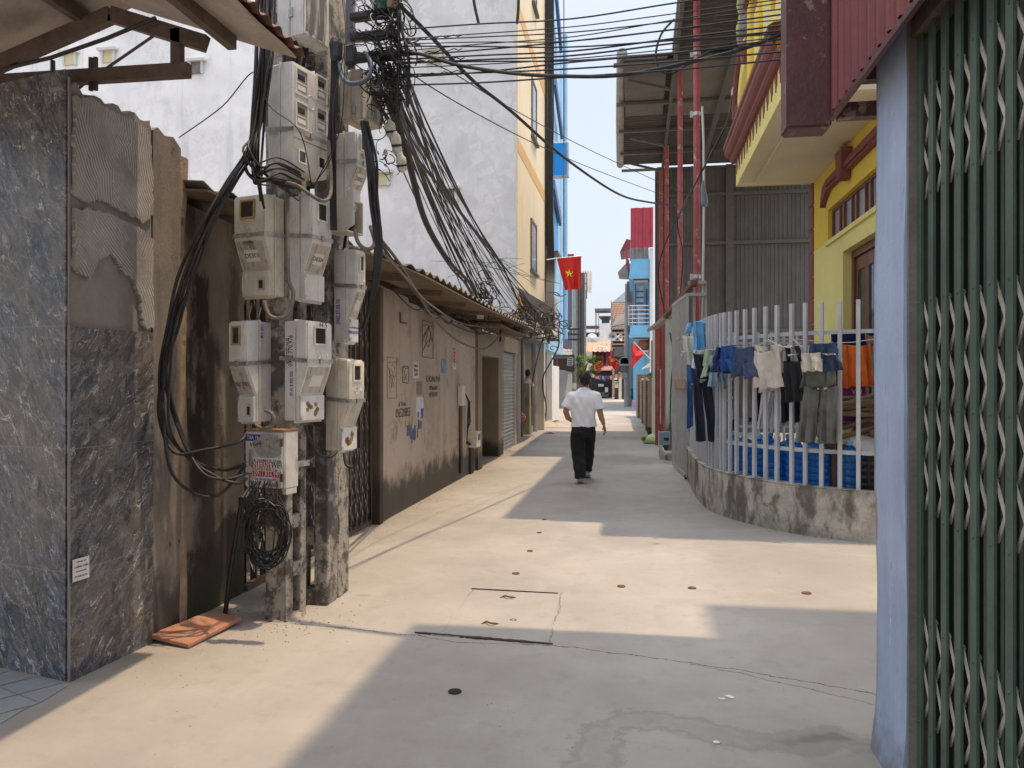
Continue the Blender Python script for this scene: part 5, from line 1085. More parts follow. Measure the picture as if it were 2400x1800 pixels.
def sheet_awning():
    t=thing('sheet_awning','maroon ribbed metal awning with a peeling brown end plate over the green gate','awning',(.9,1.5,2.8))
    mb=MB(); mb.corr(V((.9,3.82,2.82)),V((0,-6.5,0)),V((0,0,2.0)),.115,.016,(-1,0,0),.003); mb.build('ribbed_panel',m_maroon,t)
    mb=MB(); mb.box(.70,.905,3.83,3.99,2.775,4.9); mb.build('end_plate',m_mfascia,t,bevel=.010,bseg=2)
    mb=MB(); mb.box(.888,.908,-2.6,3.81,2.79,2.815); mb.build('bottom_rail',m_mfascia,t)
    mb=MB(); mb.box(.92,1.4,3.76,3.82,2.79,2.86); mb.box(.92,1.3,3.6,3.66,2.9,2.96); mb.build('cross_rail',m_mfascia,t)
    mb=MB(); mb.box(.92,1.35,-2.6,3.75,3.02,3.05); mb.build('soffit',m_tin,t)
    mb=MB(); mb.tube([(.97,3.0,2.95),(.97,-2.0,2.95)],.045,8); mb.build('roller_tube',m_mfascia,t)
sheet_awning()
# ================================================================ right: yellow house
m_yellow=M('bright_yellow_paint',(.82,.60,.075),var=.05,scl=1.5,bump=.08,stain=(.72,.50,.07),amt=.3,ssc=(3,3,.4))
m_pyellow=M('pale_yellow_paint',(.82,.72,.26),var=.05,scl=1.5,bump=.08)
m_mtrim=M('maroon_trim_paint',(.22,.075,.065),var=.1,scl=4,bump=.08)
m_soffit=M('cream_soffit_paint',(.74,.67,.50),var=.06,scl=1.5,bump=.08,stain=(.64,.56,.40),amt=.4,ssc=(2,2,2))
m_wood=M('red_brown_wood',(.19,.075,.042),var=.22,scl=5,bump=.15,rough=.45,stain=(.11,.04,.024),amt=.5,ssc=(14,14,1))
m_frost=M('frosted_glass',(.38,.40,.47),var=.18,scl=40,bump=.3,rough=.15)
def yellow_house():
    XW=2.49; Y1=11.8; Y0=7.92; ZB=4.46; XB=1.45
    t=thing('yellow_house','bright yellow house with maroon trimmed balcony and wooden door','building',(4,9.5,0))
    d0,d1=8.05,10.0; dz=3.16; tr0,tr1=8.05,10.75; tz0,tz1=3.42,3.84
    def wall(y0,y1,z0,z1,x0=XW): mb=MB(); mb.box(x0,x0+.25,y0,y1,z0,z1); return mb
    mb=MB(); mb.box(XW,XW+.25,10.001,Y1,0,tz0); mb.build('wall',m_pyellow,t); mb=MB(); mb.box(XW,XW+.25,Y0,8.049,0,tz0); mb.build('wall',m_pyellow,t)
    mb=MB(); mb.box(XW,XW+.25,d0,d1,dz,tz0-.001); mb.build('door_head',m_pyellow,t)
    mb=MB(); mb.box(XW,XW+.25,tr1,Y1,tz0+.001,ZB); mb.box(XW,XW+.25,Y0,tr0,tz0+.001,ZB); mb.box(XW,XW+.25,tr0+.001,tr1-.001,tz1,ZB); mb.build('upper_wall',m_yellow,t)
    mb=MB(); mb.box(XW+.26,7,Y1-.25,Y1,0,8.4); mb.build('end_wall',m_pyellow,t)
    mb=MB(); mb.box(XW,XW+.25,Y0,Y1,ZB+.30,8.39); mb.build('first_floor_wall',m_yellow,t)
    # soffit and slab
    mb=MB(); mb.box(XB,7,Y0,Y1,ZB,ZB+.15); mb.build('balcony_slab',m_soffit,t); mb=MB(); mb.box(XB+.22,XW-.001,Y0,Y1-.25,ZB-.06,ZB-.001); mb.build('soffit_panel',m_soffit,t)
    mb=MB(); mb.box(XB-.012,XB-.001,Y0,Y1+.012,ZB-.01,ZB+.34); mb.box(XB-.011,XW+.5,Y1+.001,Y1+.011,ZB-.01,ZB+.34); mb.build('fascia',m_pyellow,t)
    # scalloped maroon drip tassels under the moulding
    for i in range(16):
        y=Y1-.14-.27*i; mb=MB(); q=[(y+.055,.33),(y+.05,.25),(y+.03,.27),(y+.015,.14),(y-.012,.25),(y-.04,.19),(y-.05,.28),(y-.055,.33)]; mb.prism([V((XB-.0135,a,ZB+b)) for a,b in q],(-.010,0,0)); mb.build('scallop',m_mtrim,t)
    # stepped mouldings: profile swept along Y with a return at the far end
    def mould(prof,m,nm,y1=Y1):
        mb=MB(); e=[V((XB-x,y1+x,ZB+z)) for x,z in prof]; s=[V((XB-x,Y0,ZB+z)) for x,z in prof]; n=len(prof)
        r=[V((XW+.6,y1+x,ZB+z)) for x,z in prof]
        vs=s+e+r; fs=[(k,k+1,k+1+n,k+n) for k in range(n-1)]+[(n+k,n+k+1,2*n+k+1,2*n+k) for k in range(n-1)]
        s2=[V((XB+.05,Y0,p.z)) for p in s]; 
        mb.add(vs,fs); mb.build(nm,m,t)
    mould([(.0135,.335),(.06,.345),(.09,.38),(.09,.42),(.13,.45),(.16,.50),(.16,.56),(.18,.58),(.18,.63),(.13,.66),(.02,.67)],m_mtrim,'moulding')
    mb=MB(); mb.box(XB-.0135,XB-.0125,Y0,Y1,ZB+.30,ZB+.334) ; mb.box(XB-.02,XB+.05,Y0,Y1+.02,ZB+.672,ZB+.80); mb.build('yellow_band',m_yellow,t)
    # parapet with curved openings near the far end, pedestals, upper maroon rail
    mb=MB(); mb.box(XB,XB+.12,Y0,10.2,ZB+.805,ZB+1.75); mb.build('parapet',m_pyellow,t)
    mb=MB(); mb.prism([V((XB-.0,y,ZB+z)) for y,z in((10.2,.805),(11.8,.805),(11.8,1.05),(11.72,1.35),(11.5,1.62),(11.2,1.72),(10.2,1.74))],(.12,0,0)); mb.build('curved_parapet',m_pyellow,t)
    mb=MB(); mb.prism([V((XB-.004,y,ZB+z)) for y,z in [(10.95+.55*cos(a),.95+.48*sin(a)) for a in [k*pi/12 for k in range(13)]]],(-.006,0,0)); mb.build('yellow_oval',M('mustard_paint',(.58,.40,.04),var=.06),t)
    def arc(cy,cz,r,a0,a1,nm): mb=MB(); mb.tube([V((XB-.03,cy+r*1.1*cos(a0+(a1-a0)*k/14),ZB+cz+r*sin(a0+(a1-a0)*k/14))) for k in range(15)],.04,8); mb.build(nm,m_mtrim,t)
    arc(11.05,1.0,.72,0,pi*.75,'arched_moulding'); arc(10.7,1.62,.2,-2.6,.4,'scroll_moulding')
    mb=MB(); mb.box(XB-.05,XB+.16,10.12,10.38,ZB+.806,ZB+1.95); mb.build('pedestal',m_yellow,t,bevel=.01)
    mb=MB(); mb.box(XB-.10,XB+.2,Y0,10.45,ZB+1.951,ZB+2.10); mb.build('rail_moulding',m_mtrim,t,bevel=.03,bseg=2)
    mb=MB(); mb.box(XB-.03,XB+.1,11.70,11.84,ZB+.806,ZB+1.2); mb.box(XB-.14,XB-.02,11.5,11.9,ZB+.95,ZB+1.5) if False else None; mb.build('end_post',m_mtrim,t,bevel=.02)
    for i in range(2): y=9.5-.9*i; mb=MB(); mb.prism([V((XB-.001,y+a,ZB+b)) for a,b in((0,1.1),(.1,1.3),(.05,1.6),(0,1.75),(-.05,1.6),(-.1,1.3))],(-.04,0,0)); mb.build('ornament',m_yellow,t)
    # roof
    mb=MB(); mb.box(XW+.02,7,Y0,Y1+.2,8.4,8.6); mb.build('roof_slab',m_pyellow,t); mb=MB(); mb.box(1.30,XW+.019,8.68,Y1+.2,8.4,8.55); mb.build('shade_eave',m_pyellow,t)  # unseen eave strip added to close a sunlit gap in the lane shade
    # corner quoins
    for i in range(13): mb=MB(); z=.02+.34*i; mb.box(XW-.02,XW-.001,Y1-.22,Y1+.02,z,z+.32); mb.box(XW,XW+.2,Y1+.001,Y1+.02,z,z+.32); mb.build('quoin',m_mtrim,t)
    # door: frame, leaves with panes
    mb=MB(); mb.box(XW+.10,XW+.2,d0,d0+.09,.48,dz); mb.box(XW+.10,XW+.2,d1-.09,d1,.48,dz); mb.box(XW+.10,XW+.2,d0+.09,d1-.09,dz-.09,dz); mb.build('door_frame',m_wood,t)
    n=4; w=(d1-d0-.18)/n
    for i in range(n):
        y=d0+.09+w*i; mb=MB(); x0,x1=XW+.13,XW+.17
        for (a,b,c,e) in((0,.07,0,1),(w-.08,w-.01,0,1),(.07,w-.08,0,.08),(.07,w-.08,.30,.36),(.07,w-.08,.58,.62),(.07,w-.08,.94,1)): mb.box(x0,x1,y+a,y+b,.50+(dz-.6)*c,.50+(dz-.6)*e)
        l=mb.build('door_leaf',m_wood,t); 
        mb=MB(); mb.box(x0+.015,x0+.022,y+.07,y+w-.08,.5+(dz-.6)*.36,.5+(dz-.6)*.94); mb.build('pane',m_darkglass,l)
        mb=MB(); mb.box(x0+.01,x0+.03,y+.07,y+w-.08,.5+(dz-.6)*.08,.5+(dz-.6)*.30); mb.build('panel',m_wood,l)
    mb=MB(); mb.box(XW+.22,XW+.24,d0,d1,.48,dz); mb.build('dark_hall',m_dark,t)
    # transom window strip
    y=tr1-.02
    mb=MB(); mb.box(XW+.06,XW+.12,tr0,tr1,tz0,tz0+.035); mb.box(XW+.06,XW+.12,tr0,tr1,tz1-.035,tz1); f=mb.build('transom_window',m_wood,t)
    ys=[tr1]; 
    for k in range(9): ys.append(ys[-1]-(.36 if k%2==0 else .20))
    for a,b in zip(ys,ys[1:]):
        if b<tr0: break
        mb=MB(); mb.box(XW+.05,XW+.13,a-.03,a,tz0+.035,tz1-.035); mb.build('mullion',m_wood,f); mb=MB(); mb.box(XW+.085,XW+.095,b,a-.03,tz0+.035,tz1-.035); mb.build('pane',m_frost,f)
    mb=MB(); mb.box(XW-.03,XW-.001,tr0,tr1+.05,tz0-.06,tz0-.005); mb.build('sill',m_pyellow,t)
    # lintel moulding with keystone
    mb=MB(); mb.prism([V((XW-.001,a,b)) for a,b in((8.2,4.06),(10.55,4.06),(10.8,3.97),(10.9,3.90),(10.9,3.96),(10.8,4.14),(10.6,4.2),(8.2,4.2))],(-.07,0,0)); mb.box(XW-.10,XW-.072,8.2,10.5,4.09,4.15); mb.build('lintel_moulding',m_mtrim,t)
    mb=MB(); mb.prism([V((XW-.003,a,b)) for a,b in((9.62,3.97),(9.78,3.97),(9.84,4.27),(9.84,4.33),(9.55,4.33),(9.55,4.27))],(-.13,0,0)); mb.build('keystone',m_mtrim,t,bevel=.01)
yellow_house()
# things on the balcony
def balcony_things():
    g=at(1752,40,10.6); mb=MB()
    def cl(px,py0,py1,w,m,lb,seed,nm='hanging_garment',d=11.0,cat='laundry'):
        a=at(px,py0,d);b=at(px,py1,d); r=random.Random(seed); h=a.z-b.z
        mb=MB(); mb.rings([(a+(b-a)*(k/9)+V((.02*sin(k*1.3+seed),0,0)),V((w*(.7+.35*k/9),.0,0)),V((0,.05+.02*sin(k*2+seed),0))) for k in range(10)],14); tag(mb.build(nm,m,smooth=60),lb,cat,'clothes hung on the balcony')
    cl(1736,-25,84,.05,M('lime_cloth',(.55,.62,.22),var=.15),'lime patterned cloth hanging at the far end of the balcony',1)
    cl(1746,-25,120,.10,M('khaki_cloth',(.34,.27,.20),var=.12),'khaki trousers hanging on the balcony end',2,d=10.9)
    cl(1762,-25,96,.10,M('brown_cloth',(.19,.125,.10),var=.12),'dark brown trousers hanging on the balcony',3,d=10.7)
    cl(1770,-25,20,.10,M('black_white_cloth',(.08,.08,.09),var=.5,scl=14),'black striped cloth hanging on the balcony',4,d=10.4)
    cl(1751,38,68,.085,M('grey_blue_cloth',(.28,.30,.40),var=.4,scl=12),'bunched grey and blue cloth on the balcony',5,d=10.5)
    t=thing('potted_plant','small green plant in a pale pot on the balcony end','plant',at(1760,118,10.8)); p=t.location; mb=MB(); mb.lathe([(0,0),(.08,0),(.11,.16),(.10,.165),(.09,.15),(0,.15)],p,10); mb.build('pot',m_whitepaint,t)
    mb=MB(); r=random.Random(4)
    for i in range(160):
        c=p+V((r.gauss(0,.10),r.gauss(0,.08),.20+abs(r.gauss(0,.09)))); a=V((r.uniform(-1,1),r.uniform(-1,1),r.uniform(-.2,1))).normalized()*.035; b=V((r.uniform(-1,1),r.uniform(-1,1),r.uniform(-1,1))).normalized()*.014; mb.add([c-a,c+b,c+a,c-b],[(0,1,2,3)])
    mb.build('foliage',M('fresh_leaf_green',(.09,.22,.03),var=.35,scl=20,bump=0),t)
balcony_things()
# ================================================================ right: metal shed hall with its canopy and steel columns
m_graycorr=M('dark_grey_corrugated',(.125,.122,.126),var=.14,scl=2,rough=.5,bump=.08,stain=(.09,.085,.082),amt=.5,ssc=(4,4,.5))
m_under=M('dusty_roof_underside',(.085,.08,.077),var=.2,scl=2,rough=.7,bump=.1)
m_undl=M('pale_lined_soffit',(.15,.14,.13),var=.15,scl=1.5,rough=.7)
m_redcol=M('peeling_red_steel',(.40,.10,.11),var=.2,scl=5,bump=.25,spots=(.46,.40,.40),spsc=6,spthr=(.58,.63),spamt=.85)
def metal_hall():
    t=thing('metal_hall','dark grey corrugated hall with a wide sheet canopy over the lane','building',(2.5,20,0))
    y=24.4; x0=onY(1535,0,y).x; zt=8.2; ex=.2
    mb=MB(); mb.corr(V((x0,y,.0)),V((6.5,0,0)),V((0,0,zt)),.125,.018,(0,-1,0),.006); mb.build('front_sheet',m_graycorr,t)
    for z in(7.3,5.8,3.1): mb=MB(); mb.box(x0,x0+6.5,y-.13,y-.05,z-.05,z+.05); mb.build('girt',m_frame,t)
    for px in(1700,1540): q=onY(px,0,y); mb=MB(); mb.box(q.x,q.x+.22,y-.14,y-.05,0.01,zt); mb.build('wall_post',m_frame,t)
    mb=MB(); mb.box(x0-.02,x0+.03,y+.06,30,0,1.9); mb.build('side_sheet',m_graycorr,t)
    # canopy: corners measured on the sheet
    Z=8.25; A=V((-.53,24.0,Z)); B=V((-.31,15.95,Z)); 
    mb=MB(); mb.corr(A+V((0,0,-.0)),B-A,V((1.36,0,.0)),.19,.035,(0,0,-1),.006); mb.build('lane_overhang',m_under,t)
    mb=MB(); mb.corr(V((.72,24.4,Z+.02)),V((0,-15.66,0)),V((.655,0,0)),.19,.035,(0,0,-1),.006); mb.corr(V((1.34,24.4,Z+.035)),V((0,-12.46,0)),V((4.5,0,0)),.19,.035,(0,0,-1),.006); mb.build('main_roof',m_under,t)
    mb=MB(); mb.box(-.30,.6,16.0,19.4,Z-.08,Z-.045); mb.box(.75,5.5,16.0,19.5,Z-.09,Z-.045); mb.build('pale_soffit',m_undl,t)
    mb=MB(); g=B-A
    mb.tube([A+V((-.01,0,.0)),A+g*.5+V((-.03,0,.02)),B+V((-.01,0,.05))],.11,10); mb.build('gutter',m_tin,t)
    mb=MB(); mb.box(.72,.80,8.75,24.3,Z-.16,Z-.05); mb.build('edge_beam',m_frame,t)
    for yy in(24.2,22.4,20.4,18.4,16.1): mb=MB(); mb.box(-.5,5.4,yy-.04,yy+.04,Z-.17,Z-.10); mb.build('purlin',m_frame,t)
    for yy in(23.4,20.9,16.9): mb=MB(); mb.beam((.7,yy,Z-1.0+.6),(-.2,yy,Z-.15),.06); mb.build('strut',m_frame,t)
    for xx in(1.9,3.4): mb=MB(); mb.box(xx-.06,xx+.06,12.3,24.3,Z-.22,Z-.171); mb.build('rafter',m_frame,t)
    mb=MB(); mb.box(.685,.715,8.75,15.9,Z-.04,Z+.10); mb.build('verge_board',m_tin,t)
    for i,(px,yy,r,top) in enumerate(((1633,13.1,.056,8.1),(1594,16.6,.055,8.1),(1563,21.8,.062,8.1),(1549,24.1,.062,8.1))):
        q=onY(px,0,yy); mb=MB(); mb.tube([(q.x,yy,0),(q.x,yy,3.5),(q.x,yy,top)],r,10); c=mb.build('steel_column',m_redcol,t,smooth=40)
        if i==0:
            for z in(3.3,6.0,7.0): mb=MB(); mb.tube([(q.x,yy,z-.03),(q.x,yy,z+.03)],.065,10); mb.box(q.x-.11,q.x-.06,yy-.02,yy+.02,z-.05,z+.05); mb.build('pipe_clamp',m_alum,c)
metal_hall()
mb=MB(); mb.tube([onY(1646,250,12.7),onY(1649,330,12.7),onY(1650,480,12.7),onY(1646,760,12.7)],.022,6); tag(mb.build('white_conduit',m_alum),'thin whitish conduit beside the nearest red column','conduit')
mb=MB(); p=onY(1648,460,12.5); mb.rings([(p+V((0,0,.25)),V((.01,0,0)),V((0,.01,0))),(p+V((0,0,.12)),V((.04,0,0)),V((0,.03,0))),(p+V((.02,0,-.1)),V((.055,0,.02)),V((0,.04,0))),(p+V((.03,0,-.17)),V((.025,0,0)),V((0,.03,0)))],10); tag(mb.build('hanging_bag',M('pale_blue_plastic',(.17,.20,.27),var=.2,rough=.3)),'small pale blue plastic bag hanging by the nearest red column','bag')
# ================================================================ fence yard
FP=[V(p) for p in((2.95,7.86,0),(2.24,7.91,0),(1.66,8.2,0),(1.31,8.57,0),(1.01,9.1,0),(.83,9.66,0),(.755,10.75,0),(.765,12.45,0))]
def smooth_path(P,n=8):
    out=[]
    for i in range(len(P)-1):
        p0=P[max(i-1,0)];p1=P[i];p2=P[i+1];p3=P[min(i+2,len(P)-1)]
        for k in range(n):
            t=k/n; out.append(.5*((2*p1)+(p2-p0)*t+(2*p0-5*p1+4*p2-p3)*t*t+(3*p1-p0-3*p2+p3)*t**3))
    return out+[P[-1]]
FS=smooth_path(FP,10)
FL=[0]
for a,b in zip(FS,FS[1:]): FL.append(FL[-1]+(b-a).length)
def fpos(s):
    s=max(0,min(FL[-1]-1e-6,s))
    for i in range(len(FS)-1):
        if FL[i+1]>=s:
            f=(s-FL[i])/(FL[i+1]-FL[i]); p=FS[i].lerp(FS[i+1],f); d=(FS[i+1]-FS[i]).normalized(); return p,d
def fs_of_px(px):
    # distance along the fence where it crosses the photo column
    best=None
    for k in range(900):
        s=FL[-1]*k/899; p,_=fpos(s); v=p-C0; u=1200+F*v.dot(RT)/v.dot(FW)
        if best is None or abs(u-px)<best[0]: best=(abs(u-px),s)
    return best[1]
def out_n(d): return V((-d.y,d.x,0))*(-1 if True else 1)
m_picket=M('grey_white_fence_paint',(.50,.51,.53),spots=(.20,.15,.11),spsc=16,spthr=(.68,.72),spamt=.6,var=.11,scl=5,rough=.5,bump=.1,stain=(.34,.34,.34),amt=.45,ssc=(9,9,1.2))
def yard():
    t=thing('yard_wall','low curved mossy concrete wall under the white picket fence','wall',(1.6,9,0))
    n=len(FS); W=.16
    def fn(u,v):
        i=round(u*(n-1)); p=FS[i]; d=(FS[min(i+1,n-1)]-FS[max(i-1,0)]).normalized(); nn=V((d.y,-d.x,0)); z=.49+.04*u
        if p.x>-99: pass
        return p+V((0,0,-.02+(z+.02)*v))+nn*(.004*sin(i*1.7+v*9))
    mb=MB()
    vs=[];fs=[]
    for i in range(n):
        p=FS[i]; d=(FS[min(i+1,n-1)]-FS[max(i-1,0)]).normalized(); nn=V((d.y,-d.x,0)); z=.49+.05*i/(n-1); r=lambda:rnd.uniform(-.006,.006)
        for (o,zz) in((0.02,-.03),(r(),.12),(r(),.25),(r(),.38),(r(),z-.012),(-.012,z),(W,z),(W,-.03)): vs.append(p+nn*o*1.0+V((0,0,zz)))
    for i in range(n-1):
        for k in range(7): fs.append((i*8+k,i*8+k+1,(i+1)*8+k+1,(i+1)*8+k))
    mb.add(vs,fs+[tuple(range(8)),tuple((n-1)*8+k for k in range(8))]); mb.build('wall',m_mossy,t)
    # raised yard floor
    inner=[p+V((.10,.12,0)) for p in FS[5:]]; poly=[V((p.x,p.y,.46)) for p in inner]+[V((2.48,12.45,.46)),V((2.48,8.0,.46))]
    mb=MB(); mb.prism(poly,(0,0,-.3)); tag(mb.build('yard_floor',m_conc_grey),kind='structure')
    return t
yard()
m_picket_top=m_picket
def fence():
    t=thing('picket_fence','white steel picket fence with tall square bars on the curved wall','fence',(1.6,9,.5))
    S0=fs_of_px(2010); pos=[fs_of_px(x) for x in(2055,2010,1965,1921,1881,1847,1812,1785,1758,1736,1716,1700,1687,1679)]
    s=pos[-1]
    while s<FL[-1]-.05: s+=.145; pos.append(s)
    pos=[p for p in pos if p<FL[-1]]
    for s in pos:
        p,d=fpos(s); nn=V((d.y,-d.x,0)); c=p+nn*.06; mb=MB(); mb.obox(c+UP*((.5+2.37)/2),d*.019,nn*.019,UP*((2.37-.5)/2)); mb.build('picket',m_picket,t,bevel=.002)
    for z in(.86,2.06):
        mb=MB(); vs=[];fs=[]
        q=[(a,fpos(a)) for a in [FL[-1]*k/70 for k in range(71)]]
        for a,(p,d) in q:
            nn=V((d.y,-d.x,0)); c=p+nn*.092
            vs+=[c-nn*.0125+UP*(z-.02),c-nn*.0125+UP*(z+.02),c+nn*.0125+UP*(z+.02),c+nn*.0125+UP*(z-.02)]
        for i in range(70):
            for k in range(4): fs.append((i*4+k,i*4+(k+1)%4,(i+1)*4+(k+1)%4,(i+1)*4+k))
        mb.add(vs,fs+[(0,1,2,3),(280,281,282,283)]); mb.build('rail',m_picket,t)
    t=thing('picket_fence','shorter grey picket fence closing the back of the laundry yard','fence',(1.7,12.4,.5))
    for i in range(9): x=.9+.19*i; mb=MB(); mb.box(x-.016,x+.016,12.40,12.432,.46,2.33); mb.build('picket',m_picket,t)
    for z in(.86,2.16): mb=MB(); mb.box(.8,2.5,12.433,12.46,z-.02,z+.02); mb.build('rail',m_picket,t)
fence()
# water jugs
m_jug=bpy.data.materials.new('blue_jug_plastic'); m_jug.use_nodes=True; _b=m_jug.node_tree.nodes['Principled BSDF']; _b.inputs['Base Color'].default_value=(.03,.24,.72,1); _b.inputs['Roughness'].default_value=.08; _b.inputs['Transmission Weight'].default_value=.55; _b.inputs['IOR'].default_value=1.35
def jugs():
    prof=[(0,0),(.115,0),(.132,.012),(.135,.05),(.124,.066),(.135,.085),(.135,.135),(.123,.15),(.135,.165),(.135,.205),(.123,.22),(.135,.235),(.135,.275),(.123,.29),(.135,.305),(.134,.345),(.120,.385),(.080,.42),(.034,.435),(.03,.455),(.03,.47)]
    t0=thing('water_jug','','water jug',(0,0,0),0,'blue water jugs behind the picket fence')
    mb=MB(); mb.lathe(prof,(0,0,0),24); mb.build('bottle',m_jug,t0,smooth=50,local=True); mb=MB(); mb.lathe([(.031,.455),(.036,.456),(.037,.495),(.03,.505),(0,.505)],(0,0,0),14); mb.build('cap',m_skyblue,t0,local=True); mb=MB(); mb.tube([(.125,-.03,.22),(.15,-.03,.26),(.15,-.03,.31),(.128,-.03,.35)],.012,6); mb.build('handle',m_jug,t0,local=True)
    spots=[(1630,0,'leftmost of the blue jugs, beneath the dark trousers'),(1700,0,'blue jug under the light denim shorts'),(1742,0,'blue jug third from the left in the front row'),(1788,0,'blue jug in the middle of the front row'),(1838,0,'blue jug under the black tank top'),(1905,0,'blue jug under the grey wet trousers'),(1975,0,'blue jug below the pile of brown sticks, rightmost')]
    k=0
    S0=fs_of_px(1976)
    for qi,(px,row,lb) in enumerate(spots[::-1]):
        s=S0+.33*qi; p,d=fpos(s); nn=V((d.y,-d.x,0)); c=p+nn*.30; o=t0 if k==0 else copy_tree(t0); o.location=(c.x,c.y,.462); o.rotation_euler.z=k*1.3; o['label']='blue water jug, '+lb if not lb.startswith('blue') else lb; o['label']=o['label'].replace('blue water jug, ',''); k+=1
    for qi,(px,lb) in enumerate(((1722,'blue jug of the back row, left one'),(1765,'blue jug of the back row, second from left'),(1812,'blue jug of the back row, third from left'),(1868,'blue jug of the back row, rightmost'))[::-1]):
        s=S0+.35+.42*qi; p,d=fpos(s); nn=V((d.y,-d.x,0)); c=p+nn*.62; o=copy_tree(t0); o.location=(c.x,c.y,.462); o.rotation_euler.z=k*1.1; o['label']=lb; k+=1
jugs()
# sticks, crate, box in the yard
def yard_junk():
    r=random.Random(12); mw=M('brown_stick_wood',(.20,.135,.085),var=.25,scl=9,bump=.3)
    c=onY(2010,1000,8.35)
    for i in range(14):
        a=c+V((r.uniform(-.05,.42),r.uniform(-.05,.22),-.06+.028*i)); an=r.uniform(-.35,.75); L=r.uniform(.28,.40); dd=V((cos(an)*.9,r.uniform(-.25,.25),sin(an)*.45)).normalized()
        mb=MB(); mb.tube([a-dd*L,a+V((0,0,.015)),a+dd*L],[.022,.024,.017],7); tag(mb.build('wood_stick',mw),('lowest pale end brown stick in the pile behind the fence' if i==0 else 'thick brown stick in the pile behind the fence'),'stick','brown sticks piled behind the fence')
    base=c.copy(); t=thing('plastic_crate','black slatted plastic crate at the right end of the fence','crate',V((2.36,8.24,.46)))
    for z in(.02,.10,.18,.27): mb=MB(); 
    mb=MB(); mk=m_frame
    for z in(0,.07,.14,.21,.28):
        for (x0,x1,y0,y1) in((2.16,2.56,8.10,8.115),(2.16,2.175,8.115,8.4),(2.545,2.56,8.115,8.4)): mb.box(x0,x1,y0,y1,.462+z,.49+z)
    for x in(2.165,2.25,2.34,2.43,2.52): mb.box(x,x+.02,8.085,8.0995,.462,.77)
    mb.build('slats',m_black,t); mb=MB(); mb.box(2.18,2.54,8.12,8.39,.462,.47); mb.build('bottom',m_black,t)
    bx=onY(1992,925,8.75); t=thing('cardboard_box','magenta printed box above the brown sticks','box',bx-V((0,0,.13))); mp=M('magenta_card',(.30,.03,.20),var=.15,scl=5)
    mb=MB(); mb.box(bx.x-.17,bx.x+.16,8.75,9.0,bx.z-.35,bx.z+.13); mb.build('carton',mp,t,bevel=.004); text('VN\n1975',.08,m_label,t,(bx.x+.07,8.748,bx.z-.01),(1,0,0),(0,0,1),1,local=False)
    bx=onY(1952,985,8.7); mb=MB(); mb.obox(bx,(.13,0,.03),(0,.1,0),(-.03,0,.11)); tag(mb.build('cardboard_box',mp,bevel=.004),'small tilted magenta box beside the grey trousers','box')
    p=onY(2028,1041,8.3); mb=MB(); mb.lathe([(0,-.02),(.13,-.02),(.15,.0),(.15,.012),(.12,.005),(0,.0)],p,18,(.1,-.55,1)); tag(mb.build('white_dish',m_whitepaint),'white plastic dish lying on the sticks','dish')
    p=onY(1938,1010,8.6); mb=MB(); mb.rings([(p+V((-.08,0,.14)),V((.05,0,0)),V((0,.05,0))),(p+V((-.02,0,.03)),V((.11,0,.04)),V((0,.06,0))),(p+V((.06,0,-.12)),V((.09,0,.05)),V((0,.06,0))),(p+V((.1,0,-.2)),V((.03,0,0)),V((0,.03,0)))],12); tag(mb.build('pink_rag',M('dusty_pink_cloth',(.40,.31,.33),var=.12)),'dusty pink rag bundled beside the sticks','rag')
    # support beneath the sticks: stacked dark board
    mb=MB(); mb.box(1.95,2.46,8.25,8.62,.462,.90); tag(mb.build('wooden_chest',M('dark_chest',(.09,.05,.035),var=.2,scl=6),bevel=.006),'dark wooden chest the stick pile lies on','chest')
yard_junk()
